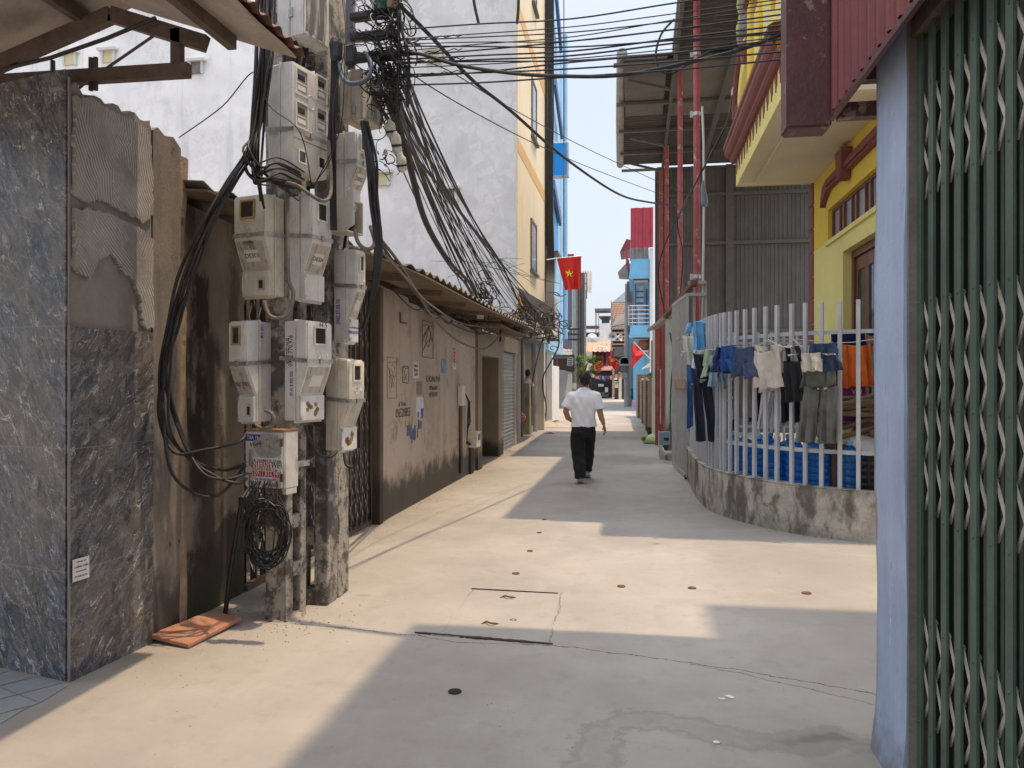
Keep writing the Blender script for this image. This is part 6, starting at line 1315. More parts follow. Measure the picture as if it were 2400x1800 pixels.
# ================================================================ laundry
def cloth(name,c,var=.12,scl=7,stain=None): 
    g=G(name); n=g.noise(scl,6,.6); k=g.mix(g.ramp(n,.35,.65),sh(c,1-var),sh(c,1+var)); 
    g.bump(g.noise(30,5,.6,g.vm('MULTIPLY',g.p,(1,1,.35)),dist=.8),.5,.006); g.bump(g.noise(400,2,.5),.15,.002); return g.done(k,.9)
def garment(kind,label,px,py0,py1,hw,m,side=-1,off=.10,yaw=0,name=None,seed=0,cat=None,px1=None,hanger=False,extra=None,group='laundry on the picket fence',dd=None):
    # side -1: hung outside the bars, +1: inside; rows measured on the fence line
    s=fs_of_px(px); p,d=fpos(s); nn=V((d.y,-d.x,0)); c=p+nn*.06+nn*(off*side)
    if dd: c=at(px,HZ,dd); c.z=0; d=V((-RT.x,-RT.y,0)); nn=V((0,1,0))
    dep=(c-C0).dot(FW); zt=zat(py0,dep); zb=zat(py1,dep); h=zt-zb; r=random.Random(seed+int(px))
    t=thing(name or kind,label,cat or kind,(c.x,c.y,zt-h),math.atan2(-d.y,-d.x)+R(yaw),group)
    # local frame: x right seen from the street, y inwards, z up from the hem
    ph=[r.uniform(0,6) for _ in range(8)]; lean=r.uniform(-.10,.10); 
    def piece(x0f,x1f,z0,z1,n=18,nr=36,th=.03,flare=0,mb=None,wav=.022,sleeve_=False):
        mb=mb or MB(); vs=[]
        for j in range(n+1):
            v=j/n; z=z0+(z1-z0)*v; a=x0f(v);b=x1f(v); xc=(a+b)/2; w=(b-a)/2
            for k in range(nr):
                th_=2*pi*k/nr; ca=cos(th_);sa=sin(th_); ex=math.copysign(abs(ca)**.7,ca); ey=math.copysign(abs(sa)**.8,sa)
                fold=(1-v*.55)*(wav*sin(ex*w*70+ph[0]+v*1.2)+wav*.6*sin(ex*w*128+ph[1]-v*1.6))+.003*sin(v*13+ex*5+ph[2])
                sag=.035*(1-abs(ex*w+xc)/max(hw,.01))*v**3*h/.4 if not sleeve_ else 0
                vs.append((xc+ex*w*(1+.02*sin(v*9+ph[5]))+lean*(v-.5)*h+.002*sin(v*11+ph[3]),ey*th*(.6+.5*v)+fold,z-sag+(.022*ex*ph[6]/6-.008)*(1-v)+.010*sin(ex*8+ph[4])*(1-v)))
        fs=[(j*nr+k,j*nr+(k+1)%nr,(j+1)*nr+(k+1)%nr,(j+1)*nr+k) for j in range(n) for k in range(nr)]+[tuple(range(nr-1,-1,-1)),tuple(n*nr+k for k in range(nr))]
        mb.add(vs,fs); return mb
    L=lambda a,b:(lambda v:a+(b-a)*v)
    if kind in('trousers','jeans','shorts'):
        k=.30 if kind!='shorts' else .55; fl=1.0 if kind!='shorts' else 1.18
        mb=MB(); piece(L(-hw*fl,-hw*.80),L(-.014,-.002),h*.05*(kind=='shorts'),h*(1-k)+.02,mb=mb,th=.05); piece(L(.014,.002),L(hw*fl,hw*.80),0,h*(1-k)+.02,mb=mb,th=.05); piece(L(-hw*.86,-hw*.72),L(hw*.86,hw*.72),h*(1-k),h,mb=mb,th=.05,n=8); mb.build('legs',m,t,local=True,smooth=60)
    elif kind=='tank':
        mb=MB(); piece(L(-hw,-hw*.85),L(hw,hw*.85),0,h*.72,mb=mb); piece(L(-hw*.85,-hw*.6),L(-hw*.3,-hw*.3),h*.72,h,mb=mb,n=6); piece(L(hw*.3,hw*.3),L(hw*.85,hw*.6),h*.72,h,mb=mb,n=6); mb.build('body',m,t,local=True,smooth=60)
    else:
        mb=MB(); piece(L(-hw,-hw*.92),L(hw,hw*.92),0,h*(.86 if hanger else 1),mb=mb,wav=.022 if hanger else .03)
        if hanger: piece(lambda v:-hw*.92+hw*.12*v,lambda v:-hw*(.20+.15*v),h*.84,h,mb=mb,n=5)
        if hanger: piece(lambda v:hw*(.20+.15*v),lambda v:hw*.92-hw*.12*v,h*.84,h,mb=mb,n=5)
        mb.build('body',m,t,local=True,smooth=60)
        sl=extra if extra else .6
        if sl>0:
            for q in(-1,1):
                mb=MB(); f0=(lambda v:hw*.9+.02+.045*(1-v)) ; f1=(lambda v:hw*1.02+.05+.08*(1-v))
                if q>0: piece(f0,f1,h*(.93-sl*.75),h*.93,mb=mb,th=.03,n=8,nr=14,wav=.010,sleeve_=True)
                else: piece(lambda v:-f1(v),lambda v:-f0(v),h*(.93-sl*.75),h*.93,mb=mb,th=.03,n=8,nr=14,wav=.010,sleeve_=True)
                mb.build('sleeve',m,t,local=True,smooth=60)
    if hanger:
        mb=MB(); mb.tube([(-hw*.85,0,h*.93),(0,-.0,h+.045),(hw*.85,0,h*.93)],.005,5); mb.tube([(0,0,h+.045),(0,0,h+.09),(.02,0,h+.12),(.035,0,h+.10)],.003,5); mb.build('hanger',m_alum,t,local=True)
    return t,hw,h
c_navy=cloth('navy_cotton',(.012,.014,.032)); c_denim=cloth('blue_denim',(.035,.10,.24),.25); c_light=cloth('washed_denim',(.22,.30,.40),.3); c_green=cloth('sage_green_cloth',(.33,.42,.29)); c_dkblue=cloth('dark_blue_jersey',(.012,.028,.11)); c_mid=cloth('royal_blue_jersey',(.025,.075,.26)); c_slate=cloth('slate_blue_jersey',(.06,.085,.17)); c_beige=cloth('beige_linen',(.58,.53,.46)); c_black=cloth('black_cotton',(.012,.012,.014)); c_grey=cloth('wet_grey_nylon',(.115,.12,.11),.2); c_orange=cloth('orange_jersey',(.68,.16,.025)); c_white=cloth('white_cotton',(.66,.67,.72)); c_sky=cloth('sky_blue_cotton',(.15,.42,.74),.06); c_pale=cloth('pale_flowered_cotton',(.62,.63,.54),.1); c_taupe=cloth('taupe_knit',(.30,.27,.24)); c_yb=cloth('deep_blue_cotton',(.012,.02,.09))
garment('shirt','pale top printed with yellow flowers at the far left of the fence',1626,785,892,.13,c_pale,seed=1,extra=.01,dd=10.3)
t,hw,h=garment('shirt','sky blue top with yellow print hung high at the left of the fence',1652,752,826,.17,c_sky,seed=2,extra=.4,dd=9.75,yaw=18)
for (x,z,s) in((-.03,.6,.05),(.1,.35,.06)):
    mb=MB(); mb.lathe([(0,0),(s*.5,.0),(s*.5,.004),(0,.005)],(x*1,-.085,h*z),9,(0,-1,0)); mb.build('flower_print',M('yellow_print',(.75,.62,.05),var=.1),t,local=True)
garment('jeans','blue jeans at the left end of the fence behind the navy trousers',1625,850,1000,.10,c_denim,seed=3,dd=9.9)
garment('shirt','small white top above the blue jeans',1639,820,862,.09,c_white,seed=33,extra=.01,dd=9.6)
garment('trousers','long navy trousers hanging outside the fence',1650,822,1032,.135,c_navy,seed=4,dd=9.25)
garment('shorts','sage green shorts pegged beside the navy trousers',1664,816,884,.085,c_green,seed=5,dd=9.1)
garment('shorts','washed denim shorts with frayed knees',1685,830,908,.12,c_light,seed=6,dd=8.95)
garment('shorts','dark blue shorts, leftmost of three blue pairs',1694,812,872,.12,c_dkblue,seed=7,dd=8.75)
garment('shorts','royal blue shorts, middle of three blue pairs',1727,808,870,.14,c_mid,seed=8,off=.16)
garment('shorts','slate blue shorts, rightmost of three blue pairs',1761,812,884,.18,c_slate,seed=9,off=.15)
garment('shirt','beige sleeveless top crumpled on a wire hanger',1812,806,907,.19,c_beige,seed=10,off=.13,extra=.01,hanger=True)
garment('tank','black tank top hung by one strap on a hanger',1867,806,938,.11,c_black,seed=11,off=.12,hanger=True)
garment('trousers','wet dark grey trousers dripping outside the fence',1925,850,1035,.20,c_grey,seed=12,off=.12)
garment('shorts','crumpled dark denim shorts over the wet grey trousers',1940,802,866,.17,cloth('dark_denim',(.03,.055,.11),.25),seed=13,off=.20)
garment('shirt','small cream cloth tucked over the wet grey trousers',1921,826,868,.10,c_beige,seed=14,off=.30,extra=.01)
garment('shirt','orange shirt bundled on the inner line',2006,806,905,.16,c_orange,side=1,seed=15,extra=.55,dd=8.05,yaw=-14)
garment('shirt','deep blue cloth draped above the orange shirt',1988,776,845,.20,c_yb,side=1,seed=16,extra=.01,dd=8.35)
garment('shirt','white shirt hung inside behind the black tank top',1880,808,862,.17,c_white,side=1,seed=17,extra=.3,dd=8.6)
garment('shirt','grey long shirt hung inside left of the wet trousers',1899,842,972,.09,c_taupe,side=1,seed=18,extra=.01,dd=8.45)
garment('trousers','white trousers hung on the inner line',1811,880,1000,.165,c_white,side=1,seed=19,dd=8.75)
garment('trousers','black trousers hung inside below the tank top',1855,870,986,.13,c_navy,side=1,seed=20,dd=8.65)
garment('shirt','long taupe cardigan hung inside the fence',1745,866,977,.15,c_taupe,side=1,seed=21,extra=.8,dd=9.35)
garment('trousers','black leggings hung inside beside the taupe cardigan',1715,885,1030,.09,c_black,side=1,seed=22,dd=9.8)
garment('shirt','black top hung inside right of the taupe cardigan',1775,850,985,.10,c_black,side=1,seed=23,extra=.01,dd=9.5)
garment('trousers','black trousers hung inside below the orange shirt',1972,830,962,.12,c_black,side=1,seed=24,dd=8.55)
# inner drying line and outer wire
mb=MB(); q=[]
for k in range(31):
    p,d=fpos(FL[-1]*(.12+.86*k/30)); nn=V((d.y,-d.x,0)); q.append(p+nn*(-.1)+UP*(1.97-.03*sin(k)))
mb.tube(q,.004,5); tag(mb.build('drying_wire',m_alum),'thin drying wire strung outside along the pickets','wire')
# ================================================================ right side further on
def right_far():
    # grey tube gate leaf swung along the lane
    t=thing('tube_gate','tall grey gate leaf of thin vertical tubes at the end of the picket fence','gate',(.77,13.2,0)); n=15
    A=V((.775,12.48,0)); B=V((.63,14.3,0))
    for i in range(n): p=A.lerp(B,i/(n-1)); mb=MB(); mb.box(p.x-.018,p.x+.018,p.y-.022,p.y+.022,.08,2.92); mb.build('tube',m_picket2,t)
    for z in(.07,2.94): mb=MB(); mb.beam(A+UP*z,B+UP*z,.04,.05); mb.build('frame_rail',m_picket2,t)
    mb=MB(); mb.beam(A+UP*1.52+V((-.03,0,0)),A.lerp(B,.75)+UP*1.52+V((-.03,0,0)),.02,.14); mb.build('rusty_plate',M('rusty_gate_plate',(.36,.24,.15),var=.25,scl=9),t)
    mb=MB(); mb.lathe([(0,-.02),(.04,-.02),(.04,.02),(0,.02)],A+V((-.02,.1,.04)),10,(1,0,0)); mb.build('castor',m_black,t)
    # pale rendered wall end with stone footing
    t=thing('pale_wall_end','pale green rendered wall end on rough stone footing behind the tube gate','wall',at(1569,1050,15.8))
    y=15.6; a=onY(1561,0,y).x; mb=MB(); mb.box(a,a+.42,y,y+.35,.42,2.8); mb.build('render',M('pale_green_render',(.46,.52,.46),var=.1,scl=3,stain=(.20,.21,.19),amt=.6,ssc=(4,4,.7),damp=(.75,.6,.2),dampc=(.10,.10,.09)),t)
    mb=MB(); mb.rings([(V((a+.22,y+.1,z)),V((.27+.03*sin(z*9),0,0)),V((0,.28+.03*cos(z*7),0))) for z in(-.02,.1,.2,.3,.41)],16); mb.build('stone_footing',m_mossy,t)
    # maroon steel door board facing the camera
    t=thing('maroon_steel_door','tall maroon steel door with a long bolt beside the brick wall','door',at(1548,1048,18.4)); d=18.3
    y=at(1548,0,d).y; x0=at(1535.5,0,d).x; x1=at(1561,0,d).x; mp=M('worn_maroon_paint',(.25,.05,.045),var=.2,scl=3,rough=.45,stain=(.42,.20,.15),amt=.5,ssc=(7,7,.7),spots=(.5,.4,.38),spsc=16,spthr=(.66,.69))
    mb=MB(); mb.box(x0,x1,y,y+.05,.04,zat(758,d)); mb.build('leaf',mp,t,bevel=.008)
    for a,b in((x0+.02,x0+.11),(x0+.14,x1-.03)):
        for z0,z1 in((.08,.72),(.80,1.75),(1.95,2.85)): mb=MB(); mb.box(a,b,y-.018,y-.001,z0,z1); mb.build('raised_panel',mp,t,bevel=.01)
    mb=MB(); mb.tube([(x0+.125,y-.035,.55),(x0+.125,y-.035,1.85)],.012,7); mb.build('long_bolt',m_alum,t)
    for z in(.95,1.75): mb=MB(); mb.box(x0+.09,x0+.16,y-.045,y-.019,z-.02,z+.02); mb.build('bolt_keeper',m_rust,t)
    mb=MB(); mb.box(x1+.02,x1+.10,y+.06,y+.2,0,3.0); tag(mb.build('grey_post',m_conc_grey),'narrow grey post right of the maroon door','post')
    q=at(1532,1040,19.3); mb=MB(); mb.box(q.x-.045,q.x+.045,q.y,q.y+.1,0,1.65); mb.box(q.x-.03,q.x+.03,q.y+.02,q.y+.08,1.6501,2.9); tag(mb.build('beige_post',m_offwhite),'slim beige post between brick wall and maroon door','post')
    q=at(1528,860,19.6); mb=MB(); mb.box(q.x-.02,q.x+.02,q.y,q.y+.04,.9,2.6); tag(mb.build('dark_bar',m_frame),'thin dark bar standing against the beige post','bar')
    # brick garden wall
    A=onZ(1532,1032); B=onZ(1500,980); t=thing('brick_wall','weathered bare brick garden wall right of the far lane','wall',A)
    g=G('old_bare_brick'); x,y_,z=g.sep(); n=g.n('TexBrick'); g.set(n.inputs['Vector'],g.comb(g.math('ADD',y_,g.math('MULTIPLY',g.noise(6,4),.04)),g.math('ADD',z,g.math('MULTIPLY',g.noise(5,4),.03)),0)); n.inputs['Scale'].default_value=4.2; n.inputs['Color1'].default_value=(.30,.19,.125,1); n.inputs['Color2'].default_value=(.22,.135,.09,1); n.inputs['Mortar'].default_value=(.36,.31,.26,1); n.inputs['Mortar Size'].default_value=.035
    kk=g.mix(g.math('MULTIPLY',g.ramp(g.noise(3,6,.7),.48,.66),.6),n.outputs[0],(.13,.105,.085)); g.bump(n.outputs[1],.8,.02); g.bump(g.noise(30,5),.4,.02); m_brick=g.done(kk,.9)
    nn=22; vs=[]; d=(B-A); w_=V((.22,.0,0)); r=random.Random(2)
    mb=MB(); top=[1.62+.05*r.random()+(.05*sin(i*.7)) for i in range(nn+1)]
    poly=[A]+[A+d*(i/nn)+UP*top[i] for i in range(nn+1)]+[B]; mb.prism(poly,w_); mb.build('brickwork',m_brick,t)
    mb=MB(); mb.prism([B+V((-.1,.0,0)),B+V((.28,0,0)),B+V((.28,2.0,0)),B+V((-.16,2.0,0))],(0,0,1.85)); mb.build('end_pier',m_brick,t)
    for f in(.35,.68): p=A+d*f; mb=MB(); mb.box(p.x-.06,p.x+.1,p.y-.16,p.y+.16,0,1.58); mb.build('buttress',m_brick,t)
    t2=thing('wall_weed','bright weed sprouting from the top of the brick wall','plant',A+d*.25+UP*1.6); leaves(t2,A+d*.25+UP*1.72+V((.05,0,0)),(.14,.35,.10),120,.07,m_leafy,5)
    t2=thing('ground_weed','small green weed at the foot of the brick wall','plant',A+V((-.08,.1,0))); leaves(t2,A+V((-.10,.3,.22)),(.07,.22,.16),110,.06,m_leafd,6)
    # green bag and cabbage leaves
    p=onZ(1525,1040); t2=thing('green_bag','pale green plastic bag of greens lying by the maroon door','bag',p); mb=MB(); mb.rings([(p+V((-.18,0,.05)),V((.0,0,.04)),V((0,.05,0))),(p+V((-.08,0,.10)),V((0,0,.10)),V((0,.13,0))),(p+V((.04,0,.13)),V((0,0,.13)),V((0,.15,0))),(p+V((.16,0,.10)),V((0,0,.09)),V((0,.10,0))),(p+V((.22,0,.06)),V((0,0,.03)),V((0,.04,0)))],12); mb.build('bag_body',M('pale_green_plastic',(.45,.55,.30),var=.35,scl=16,rough=.4),t2,smooth=60); leaves(t2,p+V((-.15,-.03,.12)),(.10,.08,.08),40,.06,m_leafy,8)
    # blue-grey box sign and hand grinder wheel at the footing
    c=at(1556,1027,15.2); t2=thing('blue_box','blue grey metal box fixed low on the stone footing','box',c-UP*.13); mb=MB(); mb.box(c.x-.09,c.x+.12,c.y-.12,c.y+.12,c.z-.13,c.z+.13); mb.build('case',M('dull_blue_metal',(.19,.25,.34),var=.12,rough=.5),t2,bevel=.01); mb=MB(); mb.box(c.x-.0,c.x+.09,c.y-.125,c.y-.1205,c.z-.04,c.z+.02); mb.build('slot',m_dark,t2); mb=MB(); mb.box(c.x-.105,c.x-.0905,c.y-.13,c.y+.13,c.z-.14,c.z+.14); mb.build('front_flange',m_alum,t2)
    c=at(1556,1062,14.7); t2=thing('pipe_flange','round grey pipe flange sticking out at the footing','pipe',c); ax=V((-1,-.35,0)); mb=MB(); mb.lathe([(.04,-.25),(.045,0),(.11,.02),(.12,.03),(.12,.06),(.10,.07),(.03,.075),(0,.06)],c,18,ax); mb.build('flange',m_picket2,t2,smooth=40); mb=MB(); mb.lathe([(.05,-.42),(.055,-.26)],c,12,ax); mb.build('dark_pipe',m_black,t2)
    # rusty beam and wooden porch flap above
    mb=MB(); a=onX(1641,655,.80); mb.beam(at(1560,742,15.4),at(1628,662,12.2),.10,.07); tag(mb.build('rusty_beam',M('rusty_beam_steel',(.15,.075,.045),var=.3,scl=8,bump=.4)),'slanting rusty beam from the tube gate to the old porch flap','beam')
    mb=MB(); mb.prism([at(1517,778,17.0),at(1517,771,17.0),at(1563,734,15.6),at(1563,744,15.6)],(.25,.6,.12)); tag(mb.build('porch_flap',M('old_grey_wood',(.30,.26,.21),var=.3,scl=9,bump=.4)),'old grey wooden porch flap over the maroon door','canopy')
    t2=thing('gate_support','grey square post frame behind the tube gate top','frame',(.95,12.55,.0)); 
    for (a,b) in((1627,660),(1654,660)): p=onY(a,b,12.7); mb=MB(); mb.box(p.x-.02,p.x+.02,12.68,12.72,.46,p.z); mb.build('post',m_picket2,t2)
    for py in(662,690): a=onY(1627,py,12.65); b=onY(1654,py,12.65); mb=MB(); mb.box(a.x-.1,b.x,12.63,12.67,a.z-.025,a.z+.025); mb.build('crossbar',m_picket2,t2)
m_picket2=M('grey_gate_steel',(.40,.39,.38),var=.14,scl=6,rough=.5,bump=.1,stain=(.30,.24,.19),amt=.5,ssc=(9,9,.8))
m_leafy=M('yellow_green_leaf',(.20,.30,.04),var=.4,scl=9,bump=0); m_leafd=M('dark_green_leaf',(.055,.11,.025),var=.45,scl=7,bump=0); m_leafo=M('orange_blossom',(.62,.12,.03),var=.3,scl=9,bump=0)
def leaves(parent,c,ext,n,size,mat,seed,name='foliage'):
    r=random.Random(seed); mb=MB()
    for i in range(n):
        while True:
            u=V((r.uniform(-1,1),r.uniform(-1,1),r.uniform(-1,1)))
            if u.length<1: break
        u*=.55+.45*r.random(); p=V(c)+V((u.x*ext[0],u.y*ext[1],u.z*ext[2])); a=V((r.uniform(-1,1),r.uniform(-1,1),r.uniform(-.6,.9))).normalized()*size*r.uniform(.6,1.2); b=a.cross(V((r.uniform(-1,1),r.uniform(-1,1),r.uniform(-1,1)))).normalized()*size*.4
        mb.add([p-a,p+b,p+a,p-b],[(0,1,2,3)])
    return mb.build(name,mat,parent)
right_far()
# blue balcony house and its neighbours
def blue_balcony_house():
    d=40; y=at(1500,0,d).y; X=lambda px:at(px,0,d).x; Z=lambda py:zat(py,d)
    t=thing('blue_balcony_house','sky blue house with two balconies and a red sheeted top on the right','building',at(1505,960,d))
    mb=MB(); mb.box(X(1523),X(1531),y-.2,y+9,0,Z(584)); mb.build('white_side_wall',m_whitepaint,t)
    mb=MB(); mb.box(X(1487),X(1523)-.01,y+1.2,y+9,0,Z(600)); mb.build('blue_wall',m_blue,t)
    for (py0,py1,nm) in((762,797,'balcony'),(607,659,'balcony')):
        mb=MB(); mb.prism([(X(1479),y,Z(py0)),(X(1523)-.01,y,Z(py0)),(X(1523)-.01,y,Z(py1-12)),(X(1479)-.1,y,Z(py1-12))],(0,6,0)); mb.box(X(1474),X(1523)-.01,y+.01,y+6,Z(py1-12)-.12,Z(py1-12)-.002); b=mb.build(nm,m_skyblue,t)
        mb=MB(); mb.box(X(1469.5),X(1479)-.11,y+.3,y+5.6,Z(py0)-.2,Z(py0-2)); mb.build('maroon_cap',m_mtrim,b)
        mb=MB(); mb.box(X(1487),X(1519),y+.2,y+5,Z(py1-12)-.20,Z(py1-12)-.121); mb.build('soffit_trim',m_whitepaint,b); mb=MB(); mb.box(X(1485),X(1521),y+.15,y+.199,Z(py1-12)-.21,Z(py1-12)-.125); mb.build('soffit_moulding',m_mtrim,b)
    for k in range(5): z=Z(762)+.14+.22*k; mb=MB(); mb.tube([(X(1471),y+5,z),(X(1473),y+.15,z),(X(1480),y+.1,z),(X(1521),y+.1,z)],.03,6); mb.build('railing_bar',m_alum,t)
    for px in(1473,1482,1497): mb=MB(); mb.tube([(X(px),y+.12,Z(763)),(X(px),y+.12,Z(763)+1.0)],.025,6); mb.build('railing_post',m_alum,t)
    mb=MB(); mb.box(X(1490),X(1509),y+1.1,y+1.19,Z(757),Z(662)); w_=mb.build('window',m_frost2,t); mb=MB()
    for py in(678,692,706,724): mb.box(X(1490),X(1509),y+1.03,y+1.09,Z(py)-.03,Z(py)+.03)
    mb.box(X(1488),X(1490.5),y+1.0,y+1.09,Z(760),Z(660)); mb.build('window_bars',m_deepblue,w_)
    mb=MB(); mb.box(X(1514),X(1518),y+1.1,y+1.19,Z(757),Z(672)); mb.build('blue_door',m_deepblue,t)
    mb=MB(); mb.box(X(1487),X(1492),y-.06,y+.05,Z(715),Z(660)) if False else None; mb.box(X(1484),X(1512),y+1.12,y+1.15,.1,Z(810)); mb.build('lower_door',m_skyblue,t)
    # red roof sheeting and grey loft
    mb=MB(); mb.corr(V((X(1478),y-.3,Z(583))),V((X(1531)-X(1478),0,0)),V((0,0,Z(490)-Z(583))),.34,.06,(0,-1,0),.01); mb.build('red_cladding',m_redsheet,t)
    mb=MB(); mb.corr(V((X(1476),y+.5,Z(608))),V((X(1521)-X(1476),0,0)),V((0,0,Z(575)-Z(608))),.2,.06,(0,-1,0),.01); mb.build('loft_sheet',m_tin,t)
    for (p0,p1,p2,p3,nm) in(((1453,590),(1468,560),(1478,562),(1476,586),'side_canopy'),((1448,638),(1466,618),(1480,617),(1472,640),'side_canopy')):
        q=[at(p[0],p[1],d+3) for p in(p0,p1,p2,p3)]; mb=MB(); mb.prism(q,(0,3.2,.05)); mb.build(nm,m_tin if p0[0]<1450 else m_maroon,t)
    mb=MB(); mb.box(X(1465),X(1470),y+2.5,y+2.8,Z(605),Z(563)); mb.build('red_side_sheet',m_redsheet,t)
    t2=thing('white_flap','white roof flap jutting low from the blue balcony house','canopy',at(1518,865,38)); q=[at(1504,866,38),at(1506,862,38),at(1530,846,36),at(1530,852,36)]; mb=MB(); mb.prism(q,(.3,.8,.1)); mb.build('sheet',m_whitepaint,t2)
    mb=MB(); r=random.Random(3); c=at(1509,807,41); mb.lathe([(0,-.3),(.25,-.28),(.33,-.05),(.3,.12),(.15,.28),(0,.3)],c,9); tag(mb.build('rag_bundle',M('dusty_brown_cloth',(.28,.14,.09),var=.4,scl=7)),'brown bundle stored under the lower blue balcony','bundle')
    mb=MB(); mb.box(X(1496),X(1520),y+.6,y+1.0,c.z-.42,c.z-.34); tag(mb.build('shelf',m_whitepaint),'white shelf holding the brown bundle under the blue balcony','shelf')
    t2=thing('grey_house','grey narrow house between the lattice brick house and the blue balconies','building',at(1478,950,47)); d2=48; y2=at(1478,0,d2).y; mb=MB(); mb.box(at(1465,0,d2).x,at(1490,0,d2).x,y2,y2+10,0,zat(665,d2)); mb.build('wall',m_conc_grey,t2); mb=MB(); mb.box(at(1469,0,d2).x,at(1478,0,d2).x,y2-.15,y2-.001,zat(706,d2),zat(660,d2)); mb.build('dark_shutter',m_frame,t2)
    b=onZ(1469,953); t2=thing('utility_pole','bare grey concrete pole at the right end of the lane','utility pole',b); mb=MB(); mb.rings([(b+UP*z,V((.17-.006*z,0,0)),V((0,.17-.006*z,0))) for z in(0,2,4,6.2)],10); mb.build('shaft',m_conc_grey,t2); r=random.Random(8)
    for i in range(5): z=zat(840+r.uniform(0,40),46); w2=r.uniform(.15,.35); mb=MB(); mb.box(b.x-w2-.1,b.x+w2-.15,b.y-.4,b.y-.2,z-.2,z+.2); mb.build('meter_case',(m_tin,m_frame,m_conc_grey)[i%3],t2,bevel=.02)
    q=onZ(1477,950); mb=MB(); mb.box(q.x-.12,q.x+.08,q.y,q.y+.3,0,3.0); tag(mb.build('green_door',M('dark_green_paint',(.03,.10,.07),var=.15)),'narrow dark green door beside the bare grey pole','door')
    q=onZ(1486,962); mb=MB(); mb.box(q.x-.12,q.x+.2,q.y,q.y+.25,0,.55); tag(mb.build('purple_notice',M('purple_white_print',(.55,.42,.58),var=.5,scl=9,bump=0)),'small purple and white notice board low by the blue house','sign')
    t2=thing('potted_shrub','small dark shrub at the foot of the blue balcony house','plant',onZ(1485,958)); p=onZ(1485,958); leaves(t2,p+UP*.75,(.18,.3,.65),160,.12,m_leafd,3); mb=MB(); mb.tube([p,p+UP*.8],.03,5); mb.build('stem',m_rust2,t2)
m_frost2=M('pale_window_curtain',(.42,.52,.58),var=.15,scl=3,bump=0,rough=.3)
blue_balcony_house()
# ================================================================ bougainvillea at the street end, flags, bunting
def bush():
    b=onZ(1362,958); t=thing('flowering_tree','leafy tree with orange blossoms overhanging the left of the lane end','tree',b); d=43; c=at(1377,856,d)
    mb=MB(); mb.tube([(c.x-.55,c.y,0),(c.x-.45,c.y,1.2),(c.x-.2,c.y,2.0),(c.x,c.y,2.6)],[.10,.09,.06,.03],7); mb.tube([(c.x-.45,c.y,1.2),(c.x-.6,c.y,1.9),(c.x-.45,c.y,2.7)],[.06,.05,.02],6); mb.build('trunk',m_rust2,t)
    rr_=random.Random(3)
    for q in range(9): leaves(t,c+V((rr_.uniform(-.55,.6),rr_.uniform(-.4,.4),rr_.uniform(-.55,.5))),(rr_.uniform(.18,.36),.3,rr_.uniform(.14,.3)),120,.075,m_leafd if q%3 else m_leafy,11+q)
    leaves(t,c+V((.1,-.2,.35)),(.65,.5,.35),170,.075,m_leafy,12); leaves(t,c+V((.62,-.2,-.1)),(.26,.3,.42),240,.075,m_leafo,13,'blossom'); leaves(t,c+V((-.35,-.1,-.7)),(.28,.25,.35),120,.085,m_leafd,14)
bush()
m_flagred=M('red_flag_cloth',(.60,.022,.02),var=.1,scl=5,bump=.1,rough=.7); m_star=M('yellow_flag_star',(.85,.62,.02),var=.04,bump=0)
def star(mb,c,r,u,v,n):
    q=[]
    for i in range(10):
        a=pi/2+i*pi/5; rr=r if i%2==0 else r*.42; q.append(V(c)+u*cos(a)*rr+v*sin(a)*rr)
    for s in(0,):
        k=[V(c)+n*.006]+[p+n*.006 for p in q]; mb.add(k,[(0,1+i,1+(i+1)%10) for i in range(10)])
def big_flag():
    d=23.5; t=thing('red_flag','large red flag with yellow star hanging flat beside the cream house','flag',at(1306,606,d)); P=lambda px,py:at(px,py,d)
    a,b,c,e=P(1305,606),P(1362,601),P(1362,677),P(1324,680)
    def fn(u,v): 
        p=a.lerp(b,u).lerp(e.lerp(c,u),v); return p+V((0,.05*sin(u*9+v*2.5)*v+.03*sin(u*21)*v,0))
    mb=MB(); mb.grid(fn,30,24,(0,.008,0)); mb.build('cloth',m_flagred,t,smooth=60)
    ctr=P(1334,641); mb=MB(); q=[]
    for i in range(10): an=pi/2+i*pi/5; r_=11.5 if i%2==0 else 4.6; q.append((1334+r_*cos(an)*.92,641-r_*sin(an)*1.05))
    def onflag(px,py,off): 
        best=None
        for i in range(41):
            for j in range(41):
                p=fn(i/40,j/40); v=p-C0; k=v.dot(FW); x=1200+F*v.dot(RT)/k; y=HZ-F*v.z/k; e_=(x-px)**2+(y-py)**2
                if best is None or e_<best[0]: best=(e_,p)
        return best[1]+V((0,-off,0))
    for off in(.012,): vs=[onflag(1334,641,off+.004)]+[onflag(x,y,off) for x,y in q]; mb.add(vs,[(0,1+i,1+(i+1)%10) for i in range(10)]); mb.add([v+V((0,.003,0)) for v in vs],[(0,1+(i+1)%10,1+i) for i in range(10)])
    mb.build('yellow_star',m_star,t)
    mb=MB(); mb.tube([P(1281,609),P(1306,605)+V((0,.02,0)),P(1363,600)+V((0,.02,0))],.018,6); mb.build('flagpole',m_alum,t)
big_flag()
